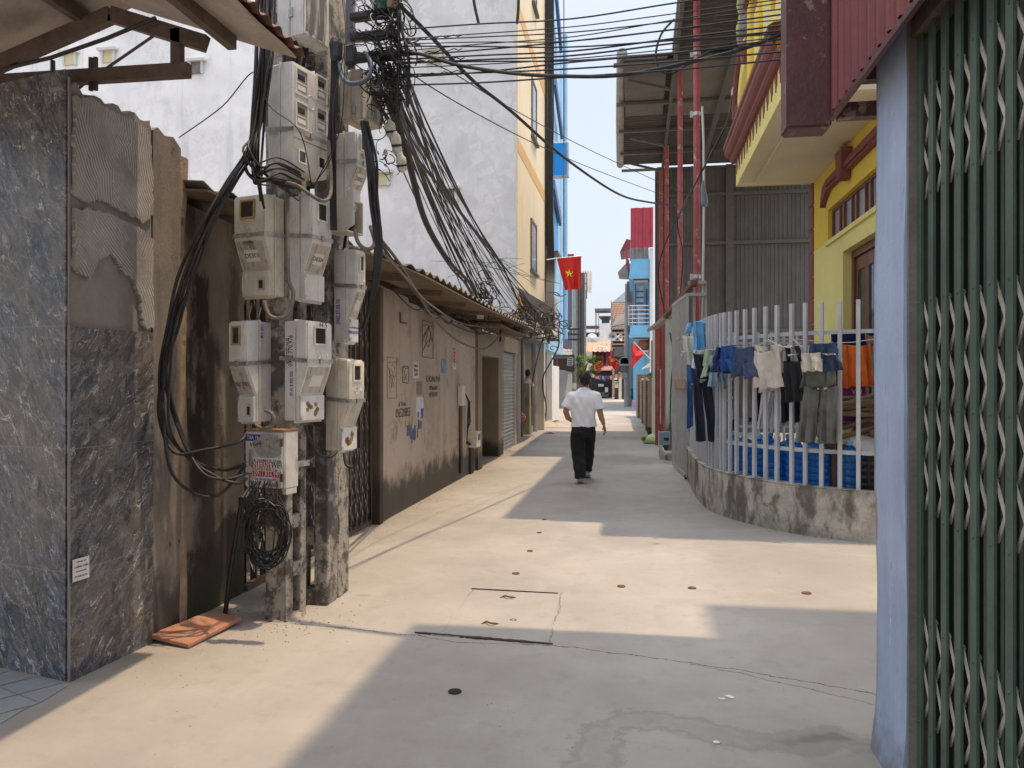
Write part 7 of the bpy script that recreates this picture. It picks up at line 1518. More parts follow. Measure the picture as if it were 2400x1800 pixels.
def small_flag(label,pts,pole,d,starc=None,depth=.12):
    t=thing('red_flag',label,'flag',at(*pts[0],d),group=None); mb=MB(); n=len(pts); c=(sum(p[0] for p in pts)/n,sum(p[1] for p in pts)/n)
    P=[at(x,y,d)+V((0,depth*sin(i*2.1),0)) for i,(x,y) in enumerate(pts)]; cc=at(c[0],c[1],d)+V((0,-depth,0))
    vs=P+[p+V((0,.02,0)) for p in P]+[cc,cc+V((0,.02,0))]; fs=[]
    for i in range(n): j=(i+1)%n; fs+=[(i,j,2*n),(n+j,n+i,2*n+1),(i,n+i,n+j,j)]
    mb.add(vs,fs); mb.build('cloth',m_flagred,t)
    if starc: mb=MB(); star(mb,at(*starc,d)+V((0,-depth-.05,0)),.16,RT,UP,V((0,-1,0))); o=mb.build('yellow_star',m_star,t)
    mb=MB(); mb.tube([at(*pole[0],d)+V((0,.05,0)),at(*pole[1],d)+V((0,.05,0))],.03,6); mb.build('flagpole',m_alum,t)
small_flag('bright red furled flag hanging from a white pole by the blue balconies',[(1485,803),(1497,815),(1510,830),(1503,838),(1491,850),(1481,864),(1476,857),(1480,840),(1483,820)],((1484,801),(1528,846)),34)
small_flag('small red flag with a star, upper of two near the loudspeakers',[(1425,834),(1434,838),(1446,842),(1444,855),(1442,866),(1436,861),(1427,850)],((1446,843),(1465,860)),56,(1434,845))
small_flag('small folded red flag, lower of two near the loudspeakers',[(1443,850),(1455,855),(1452,862),(1447,869),(1441,864)],((1444,850),(1466,858)),55)
def pennant():
    a=at(1284,682,23.8); mb=MB(); mb.rings([(a,V((.02,0,0)),V((0,.02,0))),(a-UP*.25,V((.07,0,0)),V((0,.05,0))),(a-UP*.42,V((.09,0,0)),V((0,.05,0))),(a-UP*.55,V((.03,0,0)),V((0,.03,0))),(a-UP*.62,V((.02,0,0)),V((0,.02,0)))],10); tag(mb.build('orange_rag',M('faded_orange_cloth',(.62,.22,.13),var=.15,scl=9)),'faded orange rag tied on the cables below the cream house corner','rag')
pennant()
cols=[M('bunting_%s'%n,c,var=.1,bump=0) for n,c in(('red',(.6,.04,.06)),('yellow',(.75,.6,.1)),('white',(.75,.75,.75)),('purple',(.25,.08,.45)),('pink',(.7,.3,.4)),('green',(.2,.45,.2)),('blue',(.1,.25,.6)),('orange',(.75,.3,.05)))]
cn=['red','yellow','white','purple','pink','green','blue','orange']
mb=MB(); mb.tube([at(1380,872,58)+(at(1465,868,58)-at(1380,872,58))*(k/12)+UP*(-.35*sin(pi*k/12)) for k in range(13)],.015,5); tag(mb.build('bunting_string',m_black),'sagging bunting string strung across the lane end','string')
pl={'red':'first from the left','yellow':'second','white':'third','purple':'fourth','pink':'fifth'}
for i in range(22):
    f=(i+.5)/22; p=at(1380,872,58)+(at(1465,868,58)-at(1380,872,58))*f+UP*(-.35*sin(pi*f)-.02); h=rnd.uniform(.28,.42); w_=rnd.uniform(.07,.11); j=(i*5+i//8)%8
    mb=MB(); mb.prism([p+V((-w_,0,0)),p+V((w_,0,0)),p+V((w_*.6+rnd.uniform(-.05,.05),.03,-h)),p+V((-w_*.5,.03,-h*.85))],(0,.012,0)); tag(mb.build('bunting_flag',cols[j]),'small %s paper pennant on the bunting across the lane end'%cn[j],'pennant','bunting pennants over the lane end')
# ================================================================ people
m_skin=M('tan_skin',(.40,.215,.135),var=.08,scl=12,bump=.08,rough=.55); m_hair=M('black_hair',(.012,.011,.012),var=.4,scl=60,bump=.5,bsc=160,rough=.45)
m_tshirt=cloth('white_tshirt_cotton',(.92,.93,.96),.03,5); m_trous=cloth('black_trouser_cloth',(.012,.012,.015),.2); m_shoe=M('white_sneaker',(.62,.60,.56),var=.1,scl=20,bump=.1); m_sole=M('gum_sole',(.36,.29,.13),var=.15,scl=12); m_shoedk=M('black_shoe_panel',(.02,.02,.022),var=.2)
def ell(mb,c,rx,ry,rz,n=16,m=10,rot=None):
    rr=[]
    for j in range(m+1):
        t=-pi/2+pi*j/m; rr.append((V(c)+UP*rz*sin(t),V((max(rx*cos(t),1e-3),0,0)),V((0,max(ry*cos(t),1e-3),0))))
    mb.rings(rr,n)
def man():
    root=thing('person','man walking away in a loose white t-shirt, black trousers and white sneakers','person',(-.83,11.85,0),YAW*.4)
    b=MB()
    # head, neck, trunk (local: +y is where he walks)
    ell(b,(.03,.02,1.595),.077,.095,.108); ell(b,(.03,.07,1.54),.06,.06,.07); b.tube([(.02,0,1.36),(.025,.0,1.45),(.03,.01,1.53)],[.075,.062,.06],12)
    for s in(-1,1): ell(b,(.03+s*.082,.015,1.585),.014,.028,.034,8,6)
    b.rings([((.0,0,.86),(.15,0,0),(0,.10,0)),((.0,0,1.0),(.145,0,0),(0,.10,0)),((.005,0,1.2),(.165,0,0),(0,.105,0)),((.01,0,1.34),(.165,0,0),(0,.09,0)),((.015,0,1.41),(.09,0,0),(0,.07,0))],16)
    # arms: shoulder, elbow, wrist
    LA=[(-.17,.0,1.345),(-.235,-.02,1.20),(-.265,-.035,1.10),(-.235,.05,1.0),(-.175,.16,.95)]
    b.tube(LA,[.058,.052,.046,.042,.031],12)
    RA=[(.19,.0,1.345),(.235,-.005,1.2),(.262,-.02,1.07),(.285,-.03,.99),(.315,-.035,.905)]
    b.tube(RA,[.058,.052,.045,.042,.029],12)
    # legs inside the trousers, ankles
    b.tube([(-.085,0,.88),(-.075,.02,.5),(-.06,-.08,.12)],[.085,.06,.045],12); b.tube([(.085,.02,.88),(.08,.28,.52),(.07,.62,.14)],[.085,.06,.045],12)
    # hands: palm, four fingers, thumb
    def hand(w,dirv,side,palm):
        w=V(w);dv=V(dirv).normalized();sv=V(side).normalized();pv=V(palm).normalized()
        b.rings([(w,sv*.024,pv*.016),(w+dv*.04,sv*.038,pv*.016),(w+dv*.085,sv*.041,pv*.014),(w+dv*.10,sv*.036,pv*.010)],12)
        for i,(o,L) in enumerate(((-.030,.070),(-.010,.080),(.010,.075),(.030,.058))):
            a=w+dv*.088+sv*o; b.tube([a,a+dv*L*.4+pv*.008+sv*o*.15,a+dv*L*.75+pv*.026+sv*o*.2,a+dv*L*.95+pv*.045+sv*o*.2],[.0098,.0092,.0085,.007],8)
        a=w+dv*.035-sv*.030; b.tube([a,a+dv*.025-sv*.022+pv*.008,a+dv*.055-sv*.026+pv*.02],[.0125,.011,.0085],8)
    hand((.315,-.035,.905),(.22,-.02,-1),(.35,-.85,.05),(-.8,-.5,-.1)); hand((-.175,.16,.95),(.45,.75,-.15),(0,.2,1),(.8,-.5,0))
    remesh(b,'body',m_skin,root,.0062,5)
    h=MB(); ell(h,(.03,.0,1.625),.088,.103,.092,18,12); ell(h,(.03,-.045,1.57),.078,.055,.075,16,10); ell(h,(.03,.05,1.67),.07,.06,.05); r=random.Random(2)
    for i in range(60): a=r.uniform(0,2*pi); z=r.uniform(-.2,1); p=V((.03+.085*cos(a)*(1-z*z*.5),-.01+.095*sin(a)*(1-z*z*.5),1.625+.085*z)); ell(h,p,.013,.013,.017,6,4)
    remesh(h,'hair',m_hair,root,.007,2)
    # t-shirt: boxy, hem below the waist, short wide sleeves
    s=MB(); s.rings([((.008,-.0,.865),(.198,0,0),(0,.128,0)),((.008,0,.90),(.194,0,0),(0,.125,0)),((.006,0,1.0),(.188,0,0),(0,.125,0)),((.006,-.004,1.12),(.192,0,0),(0,.128,0)),((.01,-.008,1.24),(.200,0,0),(0,.128,0)),((.012,-.008,1.33),(.196,0,0),(0,.112,0)),((.018,0,1.395),(.165,0,0),(0,.090,0)),((.022,.005,1.435),(.105,0,0),(0,.072,0)),((.024,.005,1.462),(.078,0,0),(0,.068,0)),((.026,.006,1.472),(.074,0,0),(0,.066,0))],28)
    s.tube([(-.10,0,1.365),(-.17,0,1.33),(-.225,-.012,1.24),(-.262,-.026,1.155)],[.07,.082,.082,.080],16); s.tube([(.12,0,1.365),(.19,0,1.33),(.225,-.004,1.24),(.252,-.012,1.135)],[.07,.082,.078,.074],16)
    o=remesh(s,'t_shirt',m_tshirt,root,.009,5)
    for v in o.data.vertices:  # soft folds in the cloth
        c=v.co; a=.0055*sin(c.z*26+c.x*30+3*sin(c.x*9))+.006*sin(c.x*38-c.z*15)*max(0,1-abs(c.z-1.0)*2.4)+.005*sin((c.z+abs(c.x)*1.4)*34)*max(0,min(1,(c.z-1.1)*4)); v.co=c+v.normal*a
    # trousers: baggy legs mid-stride
    p=MB(); p.rings([((.004,0,.93),(.155,0,0),(0,.11,0)),((.002,0,.86),(.182,0,0),(0,.128,0)),((.0,.01,.76),(.19,0,0),(0,.14,0)),((0,.02,.70),(.18,0,0),(0,.14,0))],22)
    p.rings([((-.088,0,.80),(.108,0,0),(0,.13,0)),((-.085,.02,.62),(.112,0,0),(0,.12,0)),((-.072,.01,.44),(.105,0,0),(0,.115,0)),((-.055,-.04,.28),(.098,0,0),(0,.112,0)),((-.045,-.08,.12),(.086,0,0),(0,.108,0)),((-.042,-.085,.085),(.082,0,0),(0,.106,0))],20)
    p.rings([((.088,.01,.80),(.105,0,0),(0,.13,0)),((.088,.12,.64),(.10,0,0),(0,.12,0)),((.085,.29,.46),(.092,0,0),(0,.112,0)),((.075,.45,.30),(.085,0,0),(0,.105,0)),((.07,.58,.16),(.078,0,0),(0,.10,0)),((.07,.60,.12),(.076,0,0),(0,.098,0))],20)
    o=remesh(p,'trousers',m_trous,root,.010,4)
    for v in o.data.vertices: c=v.co; v.co=c+v.normal*(.006*sin(c.z*44+c.x*20)*(1-min(1,c.z))+.004*sin(c.x*60+c.z*12))
    # sneakers
    for (x,y,tilt,z) in((-.045,-.03,-.12,.02),(.07,.70,.12,.012)):
        g=MB(); R_=lambda a,b_,c_:V((x+a,y+b_*cos(tilt)-c_*sin(tilt),z+b_*sin(tilt)*-1*(-1 if tilt<0 else 1)+c_*cos(tilt)))
        g.rings([(R_(0,-.13,.05),V((.018,0,0)),V((0,0,.022))),(R_(0,-.125,.055),V((.036,0,0)),V((0,0,.042))),(R_(0,-.06,.062),V((.043,0,0)),V((0,0,.052))),(R_(.003,.02,.05),V((.047,0,0)),V((0,0,.04))),(R_(.006,.10,.038),V((.048,0,0)),V((0,0,.028))),(R_(.006,.15,.03),V((.03,0,0)),V((0,0,.016)))],14)
        sh_=remesh(g,'sneaker',m_shoe,root,.006,3)
        g=MB(); g.prism([R_(q[0],q[1],.002) for q in [(-.038,-.11),(-.02,-.135),(.02,-.135),(.038,-.11),(.044,0),(.05,.09),(.035,.15),(.0,.165),(-.03,.15),(-.042,.09),(-.044,0)]],(0,0,.024)); g.build('sole',m_sole,root,local=True)
        g=MB(); g.prism([R_(.05*(1 if x<0 else -1)*0-.0465,-.05,.03),R_(-.0465,.03,.03),R_(-.047,.02,.06),R_(-.047,-.03,.075)],(.002,0,0)); g.build('dark_panel',m_shoedk,root,local=True)
man()
def leaning_person():
    c=at(1238,905,22.9); root=thing('person','dark haired person in a pink top half hidden behind the yellowish post','person',(c.x-.03,c.y,.2)); stp=MB(); stp.box(c.x-.5,c.x+.06,c.y-.25,c.y+.6,0,.2); tag(stp.build('door_step',m_conc_grey),'low concrete doorstep the pink topped person stands on','doorstep')
    b=MB(); ell(b,(.02,.02,1.60),.075,.09,.105); b.tube([(0,0,1.36),(.015,.01,1.55)],[.07,.055],10)
    b.rings([((-.06,0,.5),(.14,0,0),(0,.1,0)),((-.06,0,1.0),(.15,0,0),(0,.1,0)),((-.05,0,1.3),(.17,0,0),(0,.1,0)),((-.02,0,1.4),(.09,0,0),(0,.07,0))],14)
    for s in(-1,1): b.tube([(-.05+s*.17,0,1.32),(-.05+s*.2,.02,1.1),(-.05+s*.18,.12,.9)],[.05,.042,.03],10); b.tube([(-.06+s*.08,0,.55),(-.06+s*.08,.02,.05)],[.08,.05],10); ell(b,(.02+s*.078,.02,1.59),.013,.025,.03,8,6)
    remesh(b,'body',m_skin,root,.009,4)
    h=MB(); ell(h,(.02,-.005,1.625),.088,.10,.095); ell(h,(.02,-.05,1.57),.07,.05,.07); remesh(h,'hair',m_hair,root,.008,2)
    s=MB(); s.rings([((-.06,0,.75),(.17,0,0),(0,.13,0)),((-.06,0,1.1),(.175,0,0),(0,.125,0)),((-.05,0,1.3),(.19,0,0),(0,.115,0)),((-.02,0,1.40),(.12,0,0),(0,.085,0)),((.0,0,1.44),(.075,0,0),(0,.07,0))],20)
    for q in(-1,1): s.tube([(-.05+q*.14,0,1.34),(-.05+q*.2,.01,1.2)],[.075,.07],12)
    remesh(s,'pink_top',cloth('pink_cotton',(.74,.52,.50)),root,.011,4); l=MB(); l.rings([((-.06,0,.04),(.16,0,0),(0,.12,0)),((-.06,0,.8),(.165,0,0),(0,.12,0))],16); l.build('trousers',m_navy2,root,local=True)
m_navy2=cloth('dull_navy_cloth',(.03,.035,.06))
leaning_person()
# ================================================================ cables
def spline(P,n=8):
    P=[V(p) for p in P]; out=[]
    for i in range(len(P)-1):
        p0=P[max(i-1,0)];p1=P[i];p2=P[i+1];p3=P[min(i+2,len(P)-1)]
        for k in range(n):
            t=k/n; out.append(.5*((2*p1)+(p2-p0)*t+(2*p0-5*p1+4*p2-p3)*t*t+(3*p1-p0-3*p2+p3)*t**3))
    return out+[P[-1]]
def cable(label,P,r=.008,m=None,group='cables on the utility poles',name='cable',n=7,sides=5,cat='cable'):
    mb=MB(); mb.tube(spline(P,n),r,sides); return tag(mb.build(name,m or m_black,smooth=80),label,cat,group)
def px(*q): return [at(a,b,d) for a,b,d in q]
r8=random.Random(21)
# -- bundle coming down the left of the near pole, fanning out at mid height and looping back
for i in range(13):
    j=lambda s:r8.uniform(-s,s); o=i*4.6-28+j(5)
    a=[(622+o*.75,-40,4.75),(618+o*.6+j(3),120,4.72),(608+o*.5+j(4),260,4.7),(596+o*.55+j(5),350,4.66)]
    if i<7:
        a+=[(560+o*.8,420,4.6),(500+o*.9,520,4.55),(450+o*.9,640,4.5),(418+o*.8+j(6),760,4.5),(396+o*.8,880,4.52)]
        if i in(1,4): a+=[(384+o*.5,980,4.53),(410,1060,4.55),(480,1058+o*.2,4.6),(560,1030,4.66),(576,1016,4.7)]
        elif i in(0,): a+=[(382,960,4.53),(400,1105,4.55),(452,1160,4.56),(520,1150,4.62),(576,1090,4.72)]
        elif i in(5,): a+=[(430,1030,4.55),(470,1100,4.56),(530,1120,4.6),(577,1110,4.7)]
        elif i in(2,): a+=[(440,1060,4.55),(500,1118,4.57),(560,1128,4.66),(578,1122,4.72)]
        else: a+=[(402+o*.4,1000,4.56),(446,1078,4.58),(520,1106,4.62),(577,1100-i*3,4.7)]
        lb='black cable of the bundle swinging from the near pole across the brown plaster wall' if i not in(0,) else 'black cable hanging lowest in a wide loop over the brown plaster wall'
        a=[(q[0]+j(5),q[1]+j(8),q[2]+j(.05)) for q in a[:-1]]+a[-1:]
        cable(lb,px(*a),r8.choice((.006,.008,.010)),group='black cables looping over the plaster wall')
    else:
        a+=[(600+o*.45,430,4.68),(612+o*.2,440+i*4,4.72)]
        if i%2: a=a[:-1]+[(610+o*.2,400,4.7),(650,412+i*2,4.75),(700,440,4.85)]
        a=[(q[0]+j(5),q[1],q[2]+j(.05)) for q in a]
        cable('black cable running straight down the left flank of the near pole',px(*a),r8.choice((.006,.008,.011)),group='black cables down the near pole')
for i,(p,lb) in enumerate((([(596,300,4.7),(520,385,4.55),(440,480,4.45),(418,320,4.4)][:1]+[(596,170,4.7),(520,250,4.9),(420,322,5.2)],'thin wire slanting from the near pole down to the plaster wall top'),)):
    cable(lb,px(*p),.004,group=None)
for i in range(9):
    j=lambda s:r8.uniform(-s,s); y0=r8.uniform(300,370)
    cable('black cable curling from the left bundle in behind the meter boxes',px((598+j(10),y0,4.68+j(.05)),(582+j(14),y0+40+j(15),4.6+j(.05)),(602+j(14),y0+75+j(10),4.6),(650+j(8),y0+70+j(16),4.68),(700+j(20),y0+92+j(14),4.82)),r8.choice((.005,.007,.009)),group='cables curling behind the meter boxes')
for i in range(8):
    j=lambda s:r8.uniform(-s,s)
    cable('thin black wire straggling down over the meter boxes',px((640+i*26+j(6),-20,4.78),(648+i*25+j(14),90+j(20),4.66+j(.04)),(640+i*24+j(18),210+j(40),4.62+j(.04)),(700+i*12+j(20),330+j(40),4.66),(735+j(30),440,4.8)),.0035,group='thin wires over the meter boxes') if i in(0,6,7) else None
# grey-brown conduits between the boxes
cable('thick grey conduit looping under the D0303 meter box',px((672,440,4.8),(674,560,4.75),(676,650,4.72),(688,690,4.72),(672,740,4.7),(634,742,4.7),(618,705,4.72)),.014,m_greycable,None)
cable('brown sheathed cable arching over the D0304 meter box',px((640,425,4.75),(690,432,4.72),(722,452,4.7),(752,470,4.72),(772,462,4.8),(776,420,4.9),(770,330,5.0)),.012,m_greycable,None)
cable('thick grey conduit looping under the blue numbered meter box',px((832,540,5.1),(840,570,5.05),(862,584,5.02),(878,570,5.05),(868,530,5.1)),.014,m_greycable,None)
cable('short grey conduit hooked from the hole in the lowest left meter box',px((622,962,4.6),(636,968,4.56),(642,985,4.56),(636,1000,4.58),(612,1003,4.62),(600,996,4.68)),.011,m_greycable,None)
cable('black cable drooping between the poles under the H5 box',px((716,995,4.9),(726,1030,4.95),(748,1066,5.0),(775,1070,5.05),(790,1058,5.1)),.011,m_black,None)
cable('black cable looped under the cracked lowest right box',px((806,1062,4.95),(812,1090,4.92),(830,1094,4.92),(838,1070,4.95),(836,1052,5.0)),.010,m_black,None)
cable('grey blue cable bowing from the lowest cross arm round the clamps',px((855,122,4.95),(870,150,4.9),(862,182,4.88),(830,196,4.88),(805,185,4.9),(795,150,4.95)),.014,M('blue_grey_cable',(.10,.12,.16),var=.2,scl=10,rough=.5),None)
cable('green earth wire tied below the black clamps',px((792,140,4.94),(797,172,4.92),(808,190,4.9),(818,197,4.88),(812,170,4.92),(820,148,4.95)),.006,M('green_wire',(.02,.16,.13),var=.2,rough=.5),None)
for i in range(7):
    o=i*3
    cable('black cable strapped down between the two poles',px((778+o,100,5.0),(776+o*.8,220,5.02),(772+o*.9+r8.uniform(-3,3),330,5.02),(774+o*.7,430,5.05),(776+o*.7,540,5.1)),r8.choice((.006,.008)),group='cables strapped between the poles')
# fat ducts down the right flank of the rear pole
for i in range(5):
    o=i*5.5+r8.uniform(-2,2); cable('fat black duct hanging down the right flank of the rear pole',px((848+o*.6,285,5.1),(864+o*.8+r8.uniform(-3,3),380,5.08+r8.uniform(-.06,.06)),(872+o*.7+r8.uniform(-4,4),470,5.06),(880+o*.7,560,5.05),(878+o*.5,650,5.05),(866+o*.2,720,5.1),(852,770,5.2)),r8.choice((.010,.012,.015)),group='black ducts on the rear pole')
cable('black duct crossing from the rear pole to the roof edge',px((886,560,5.1),(940,640,6.2),(985,700,7.6),(1050,755,10),(1130,782,13.5),(1200,760,16)),.012,None,None)
cable('dusty grey cable sagging in front of the brown cement wall',px((892,560,5.3),(935,615,6.0),(975,680,7.2),(1020,750,8.6),(1075,800,10.4),(1130,818,12.2),(1160,800,13.4),(1180,775,14.2)),.013,m_greycable,None)
cable('second dusty grey cable sagging under the roof edge',px((892,585,5.3),(950,650,6.2),(1010,715,8),(1090,760,10.5),(1170,765,13.8),(1210,745,15.5)),.011,m_greycable,None)
# -- the great fan of cables from the pole head down to the cream house corner
tops=[]
for i in range(30):
    f=i/29; sx=r8.uniform(868,945); sy=r8.uniform(60,250); ex=1085+f*165+r8.uniform(-12,12); ey=690+f*42+r8.uniform(-22,12); ed=11.5+f*6.2
    mid=[]
    sagm=r8.uniform(10,46)
    for k in(.3,.6,.85):
        mid.append((sx+(ex-sx)*(k**1.15),sy+(ey-sy)*k+sagm*sin(pi*k)*.5-(1-k)*8,5.1+(ed-5.1)*k))
    cable('thin black cable in the fan from the pole head to the cream house corner',px((sx,sy,5.05),*mid,(ex,ey,ed)),r8.choice((.006,.007,.009,.011)),group='fan of cables to the cream house')
# heavy lashed trunk cables of the fan
for k,(P,rad) in enumerate((([(905,200,5.1),(955,360,6.0),(1000,520,7.6),(1060,620,9.6),(1105,668,11),(1130,725,12.5),(1170,765,14),(1172,800,14.2)],.022),([(900,215,5.1),(950,365,6.0),(996,525,7.6),(1056,626,9.6),(1100,676,11),(1118,735,12.3)],.015),([(912,150,5.1),(940,250,5.6),(1010,380,7),(1080,500,9),(1170,612,12.6),(1190,650,13.6),(1215,705,16)],.016),([(880,235,5.1),(960,350,6.4),(1050,460,8.6),(1120,548,10.8),(1172,612,12.6)],.016),([(930,180,5.1),(1010,330,6.9),(1090,480,9.4),(1172,612,12.6),(1240,690,17.5)],.012))):
    cable(('thick lashed black cable trunk dipping behind the roof edge','lashed black cable running along the thick trunk','heavy black cable through the knot above the roof','heavy black cable meeting the others at the knot above the roof','long black cable from the pole head through the knot to the cream house')[k],px(*P),rad,group=None)
for i in range(9):
    c=(1172+r8.uniform(-6,6),612+r8.uniform(-6,6),12.6); cable('thin wire spreading out from the knot above the roof',px(c,(c[0]+r8.uniform(-40,40),c[1]+r8.uniform(-14,30),12.8),(c[0]+r8.choice((-150,-110,80,120,60))+r8.uniform(-20,20),c[1]+r8.uniform(-10,60),13.5+r8.uniform(-2,2))),.004,group='thin wires at the knot above the roof')
# tangles nobody could count: at the pole head, on the trunk cable and at the cream house corner
def tangle(label,c,ext,n,rad,seed,m=None,k=.8):
    r=random.Random(seed); mb=MB()
    for i in range(n):
        p=V(c)+V((r.gauss(0,ext[0]),r.gauss(0,ext[1]),r.gauss(0,ext[2]))); R_=r.uniform(.4,1)*max(ext)*k; ax=V((r.uniform(-1,1),r.uniform(-1,1),r.uniform(-.5,.5))).normalized(); b=ax.cross(V((.3,.2,.9))).normalized(); d=ax.cross(b); a0=r.uniform(0,6); sw=r.uniform(1.5,5.5)
        mb.tube([p+b*cos(a0+sw*q/9)*R_*(1+.5*q/9)+d*sin(a0+sw*q/9)*R_*.8+ax*(q/9-.5)*R_*1.6 for q in range(10)],rad*r.choice((.6,1,1,1.5)),4)
    tag(mb.build('wire_tangle',m or m_black),label,'wire tangle',kind='stuff')
tangle('dense tangle of black wires round the cross arms at the pole head',at(900,90,5.05),(.085,.10,.15),130,.0035,1,k=.55)
tangle('tangle of black wires below the lowest cross arm',at(905,205,5.1),(.07,.1,.10),80,.004,2)
tangle('frayed wire tangle on the roof edge beside the blue tag',at(1137,692,12),(.06,.12,.16),60,.007,3,k=.6)
tangle('grey and black wire tangle heaped on the tin canopy',at(1225,757,17.6),(.30,.6,.13),95,.011,4,k=.38)
tangle('pale grey wire loops at the workshop roof corner',at(1188,752,15.2),(.18,.4,.08),38,.011,7,m_greycable,k=.4)
tangle('wire tangle in front of the blue house ledge',at(1294,760,23),(.20,.4,.35),60,.011,5,k=.45)
tangle('thin loose wire loops by the taped bottles',at(905,370,5.2),(.05,.05,.06),14,.0028,6)
# cables dropping past the ledge
cable('heavy black cable curving down from the ledge tangle to the ground',px((1308,775,21.5),(1309,810,21.5),(1290,850,22.5),(1274,880,23.5),(1272,910,24),(1280,950,24.5),(1278,985,25)),.022,group=None)
cable('thin black cable slanting down past the grey drain pipe',px((1282,760,20),(1262,830,20.5),(1247,900,21),(1246,950,21.5)),.012,group=None)
for i in range(9): o=i*2.0; cable('black cable clipped up the corner of the cream house',px((1281+o,-30,24.2),(1280+o+r8.uniform(-2,2),250,24.2),(1279+o+r8.uniform(-2,2),480,24.2),(1281+o*1.1,640,24.2),(1278+o,740,22.5)),.025,group='cables up the cream house corner')
# -- wires crossing the lane to the right
ys=[(70,-20),(96,30),(104,55),(132,42),(140,68),(150,80),(108,88),(160,95),(182,100),(175,130),(120,14),(92,6),(146,112),(200,148)]
for i,(a,b) in enumerate(ys):
    x0=r8.uniform(915,950); A=at(x0,a,5.05); B=at(1846,b-10,4.15); A2=A+(B-A)*.5-UP*r8.uniform(.01,.05)
    cable('thin wire stretched across the lane from the poles to the right hand shop',[A,A+(B-A)*.25-UP*.02,A2,A+(B-A)*.75-UP*.02,B],r8.choice((.0035,.004,.005,.0055)),group='wires crossing the lane',n=5)
    if i in(1,3,5,8):
        mb=MB(); d=(B-A).normalized(); q=[A+d*(.03*k)+UP*(.007*sin(k*2.2))+d.cross(UP)*.007*cos(k*2.2) for k in range(18)]; mb.tube(q,.004,4); tag(mb.build('wire_tie',m_black),'twisted tie of wire round a lane crossing wire by the poles','wire tie','wire ties by the poles')
cable('thick black cable dipping across the lane below the thin wires',px((925,121,5.05),(990,128,4.95),(1075,153,4.85),(1200,172,4.7),(1320,179,4.6),(1450,177,4.5),(1600,150,4.4),(1740,115,4.25),(1850,72,4.15)),.012,group=None,n=10)
cable('heavy black cable running down across the sky to the red columns',px((925,0,5.05),(1010,85,5.6),(1110,190,6.3),(1200,262,7.2),(1330,375,9.0),(1450,455,11.6),(1520,474,13),(1590,482,14.9)),.016,group=None,n=10)
cable('thin wire slanting down across the sky below the heavy cable',px((930,150,5.05),(1070,240,6),(1250,335,8),(1400,400,11),(1560,460,14.8)),.005,group=None)
cable('thin wire slanting down across the sky above the heavy cable',px((940,130,5.05),(1050,165,6),(1200,255,8),(1400,360,11),(1640,470,14.8)),.005,group=None)
cable('black looped cable end hanging in the sky beside the canopy',px((1580,45,9.5),(1550,80,9.5),(1537,130,9.5),(1548,165,9.5),(1572,172,9.5),(1600,158,9.5),(1680,112,9.5),(1730,108,9.6)),.014,group=None,n=10)
cable('black cable slanting from the balcony drain to the red columns',px((1716,225,11.2),(1706,280,10.9),(1672,350,10.8),(1635,420,10.8),(1598,490,14.5),(1560,570,15),(1543,640,15.4),(1556,720,15.6),(1570,780,15.3),(1577,815,15)),.014,group=None,n=8)
cable('second black cable hanging at the red columns',px((1622,390,10.8),(1612,470,12),(1588,520,14),(1600,600,14.2),(1590,740,14.3),(1580,830,14.4),(1573,900,14.6),(1570,1010,14.7)),.013,group=None)
cable('white plastic pipe elbow at the balcony end',px((1733,208,11.9),(1720,207,11.8),(1718,225,11.6)),.03,m_alum,None,name='drain_elbow',cat='pipe')
# cut cable ends dangling from the top
for (q,lb) in(([(1105,-40,5.5),(1112,10,5.5),(1122,55,5.5)],'short cut cable end dangling above the white wall, left one'),([(1216,-40,5.5),(1215,20,5.5),(1212,55,5.5)],'short cut cable end dangling before the cream house edge, right one'),([(935,-20,5),(940,60,5),(958,140,5),(956,250,5.05)],'thick cut cable hanging past the cross arms'),([(930,-10,5),(936,120,5),(930,260,5.05)],'second thick cable hanging past the cross arms')):
    cable(lb,px(*q),.011,group=None)
# taped plastic bottles round the cable joints
m_bot=M('clear_plastic_bottle',(.55,.55,.44),var=.25,scl=20,rough=.25,bump=.1)
for i,(a,b,lb) in enumerate((((912,282),(919,325),'topmost taped plastic bottle sleeved on the cable joint'),((926,310),(932,362),'second taped plastic bottle sleeved on the cable joint'),((938,362),(944,404),'cut plastic bottle sleeve above the last wires'))):
    A=at(*a,5.15);B=at(*b,5.2); L=(A-B).length; t=thing('plastic_bottle',lb,'bottle',B,group='plastic bottles on the cables'); mb=MB(); mb.lathe([(.012,0),(.028,L*.1),(.034,L*.2),(.032,L*.45),(.035,L*.6),(.032,L*.82),(.014,L*.98),(.012,L*1.05)],B,14,A-B); mb.build('bottle',m_bot,t,smooth=50); mb=MB(); mb.lathe([(.0355,L*.36),(.0355,L*.47)],B,14,A-B); mb.build('tape',m_black,t)
c=at(872,-2,5.0); mb=MB(); mb.lathe([(.0,-.06),(.035,-.05),(.05,.05),(.05,.12)],at(893,6,5.0),12); tag(mb.build('green_bottle',M('green_bottle_plastic',(.02,.14,.11),var=.2,rough=.2)),'green plastic bottle bottom tied above the top cross arm','bottle')
mb=MB(); mb.rings([(at(930,-6,5)+V((0,0,.06)),V((.05,0,0)),V((0,.05,0))),(at(924,6,5),V((.06,0,.02)),V((0,.04,0))),(at(918,20,5),V((.03,0,0)),V((0,.03,0)))],8); tag(mb.build('cable_wrap',M('brown_tape_wrap',(.36,.24,.14),var=.4,scl=20)),'ragged brown and yellow wrap above the top cross arm','wrap')
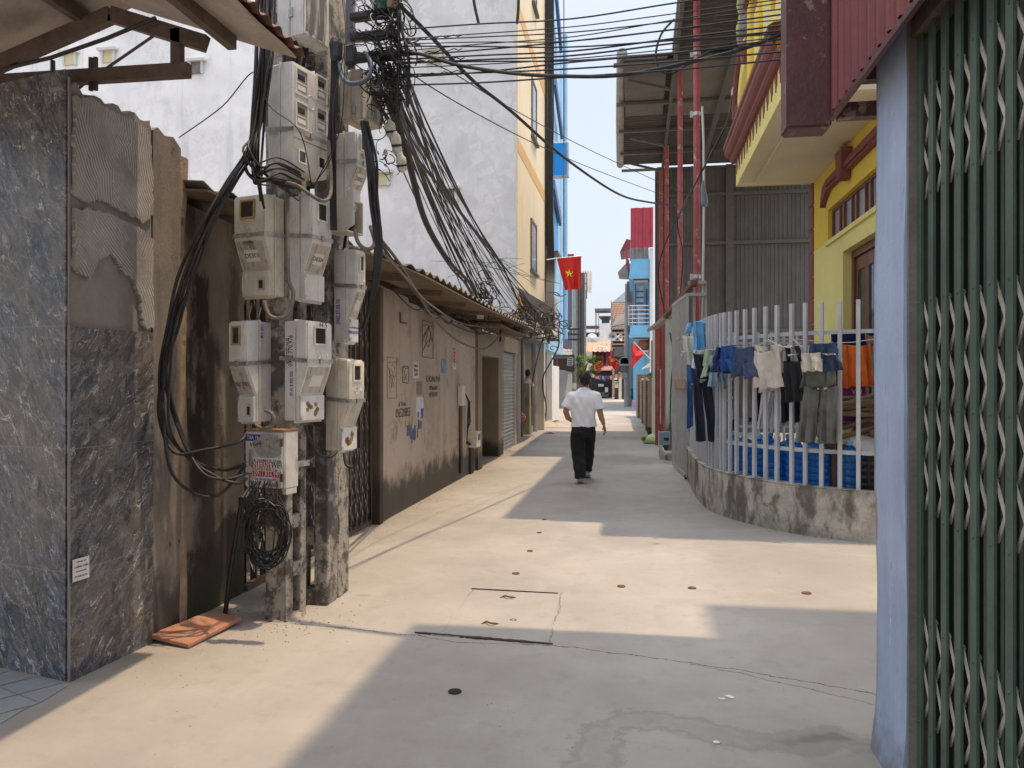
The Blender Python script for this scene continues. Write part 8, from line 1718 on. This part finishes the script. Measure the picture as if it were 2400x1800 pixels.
mb=MB(); q=at(1126,722,11.6); mb.box(q.x-.05,q.x+.05,q.y-.005,q.y+.005,q.z-.16,q.z+.10); t=tag(mb.build('cable_tag',m_label),'small white and blue tag dangling from the trunk cable by the roof edge','tag'); 
mb=MB(); mb.box(q.x-.046,q.x+.046,q.y-.010,q.y-.0055,q.z-.06,q.z+.06); mb.build('blue_print',m_blueink,t)
mb=MB()

# grit and dust gathered along the wall feet and slab joint
def grit():
    r=random.Random(31); mb=MB()
    def bit(x,y,s): 
        h=s*r.uniform(.4,.9); a0=r.uniform(0,6); P=[V((x+s*cos(a0+k*2.1)*r.uniform(.7,1.2),y+s*sin(a0+k*2.1)*r.uniform(.7,1.2),.0)) for k in range(3)]; T=V((x,y,h)); mb.add(P+[T],[(0,1,3),(1,2,3),(2,0,3)])
    for i in range(700): y=r.uniform(3.6,18); bit(-2.79+abs(r.gauss(0,.16)) if y>8 else -2.85+abs(r.gauss(0,.22)),y,r.uniform(.003,.009))
    for i in range(350): s=r.uniform(0,FL[-1]); p,d=fpos(s); nn=V((d.y,-d.x,0)); q=p-nn*abs(r.gauss(.02,.10)); bit(q.x,q.y,r.uniform(.003,.009))
    for i in range(260): bit(r.uniform(-2.5,1.9),r.uniform(2.6,14),r.uniform(.002,.006))
    for i in range(160): bit(-2.25+r.gauss(0,.25),4.6+r.gauss(.1,.25),r.uniform(.003,.011))
    tag(mb.build('grit',M('grit_stone',(.25,.215,.18),var=.4,scl=30)),'fine grit gathered along the wall feet and scattered on the lane','grit',kind='stuff')
grit()

# loops of old cable tucked into the dark gap under the workshop eave
for i in range(9):
    j=lambda s:r8.uniform(-s,s); y=8.2+i*.55
    cable('old black cable drooping in the dark gap under the workshop eave',[V((-2.66+j(.05),y,2.56+j(.04))),V((-2.62+j(.06),y+.5,2.42+j(.08))),V((-2.64+j(.06),y+1.1,2.46+j(.07))),V((-2.68,y+1.6,2.56+j(.03)))],r8.choice((.008,.010,.013)),group='old cables under the workshop eave')
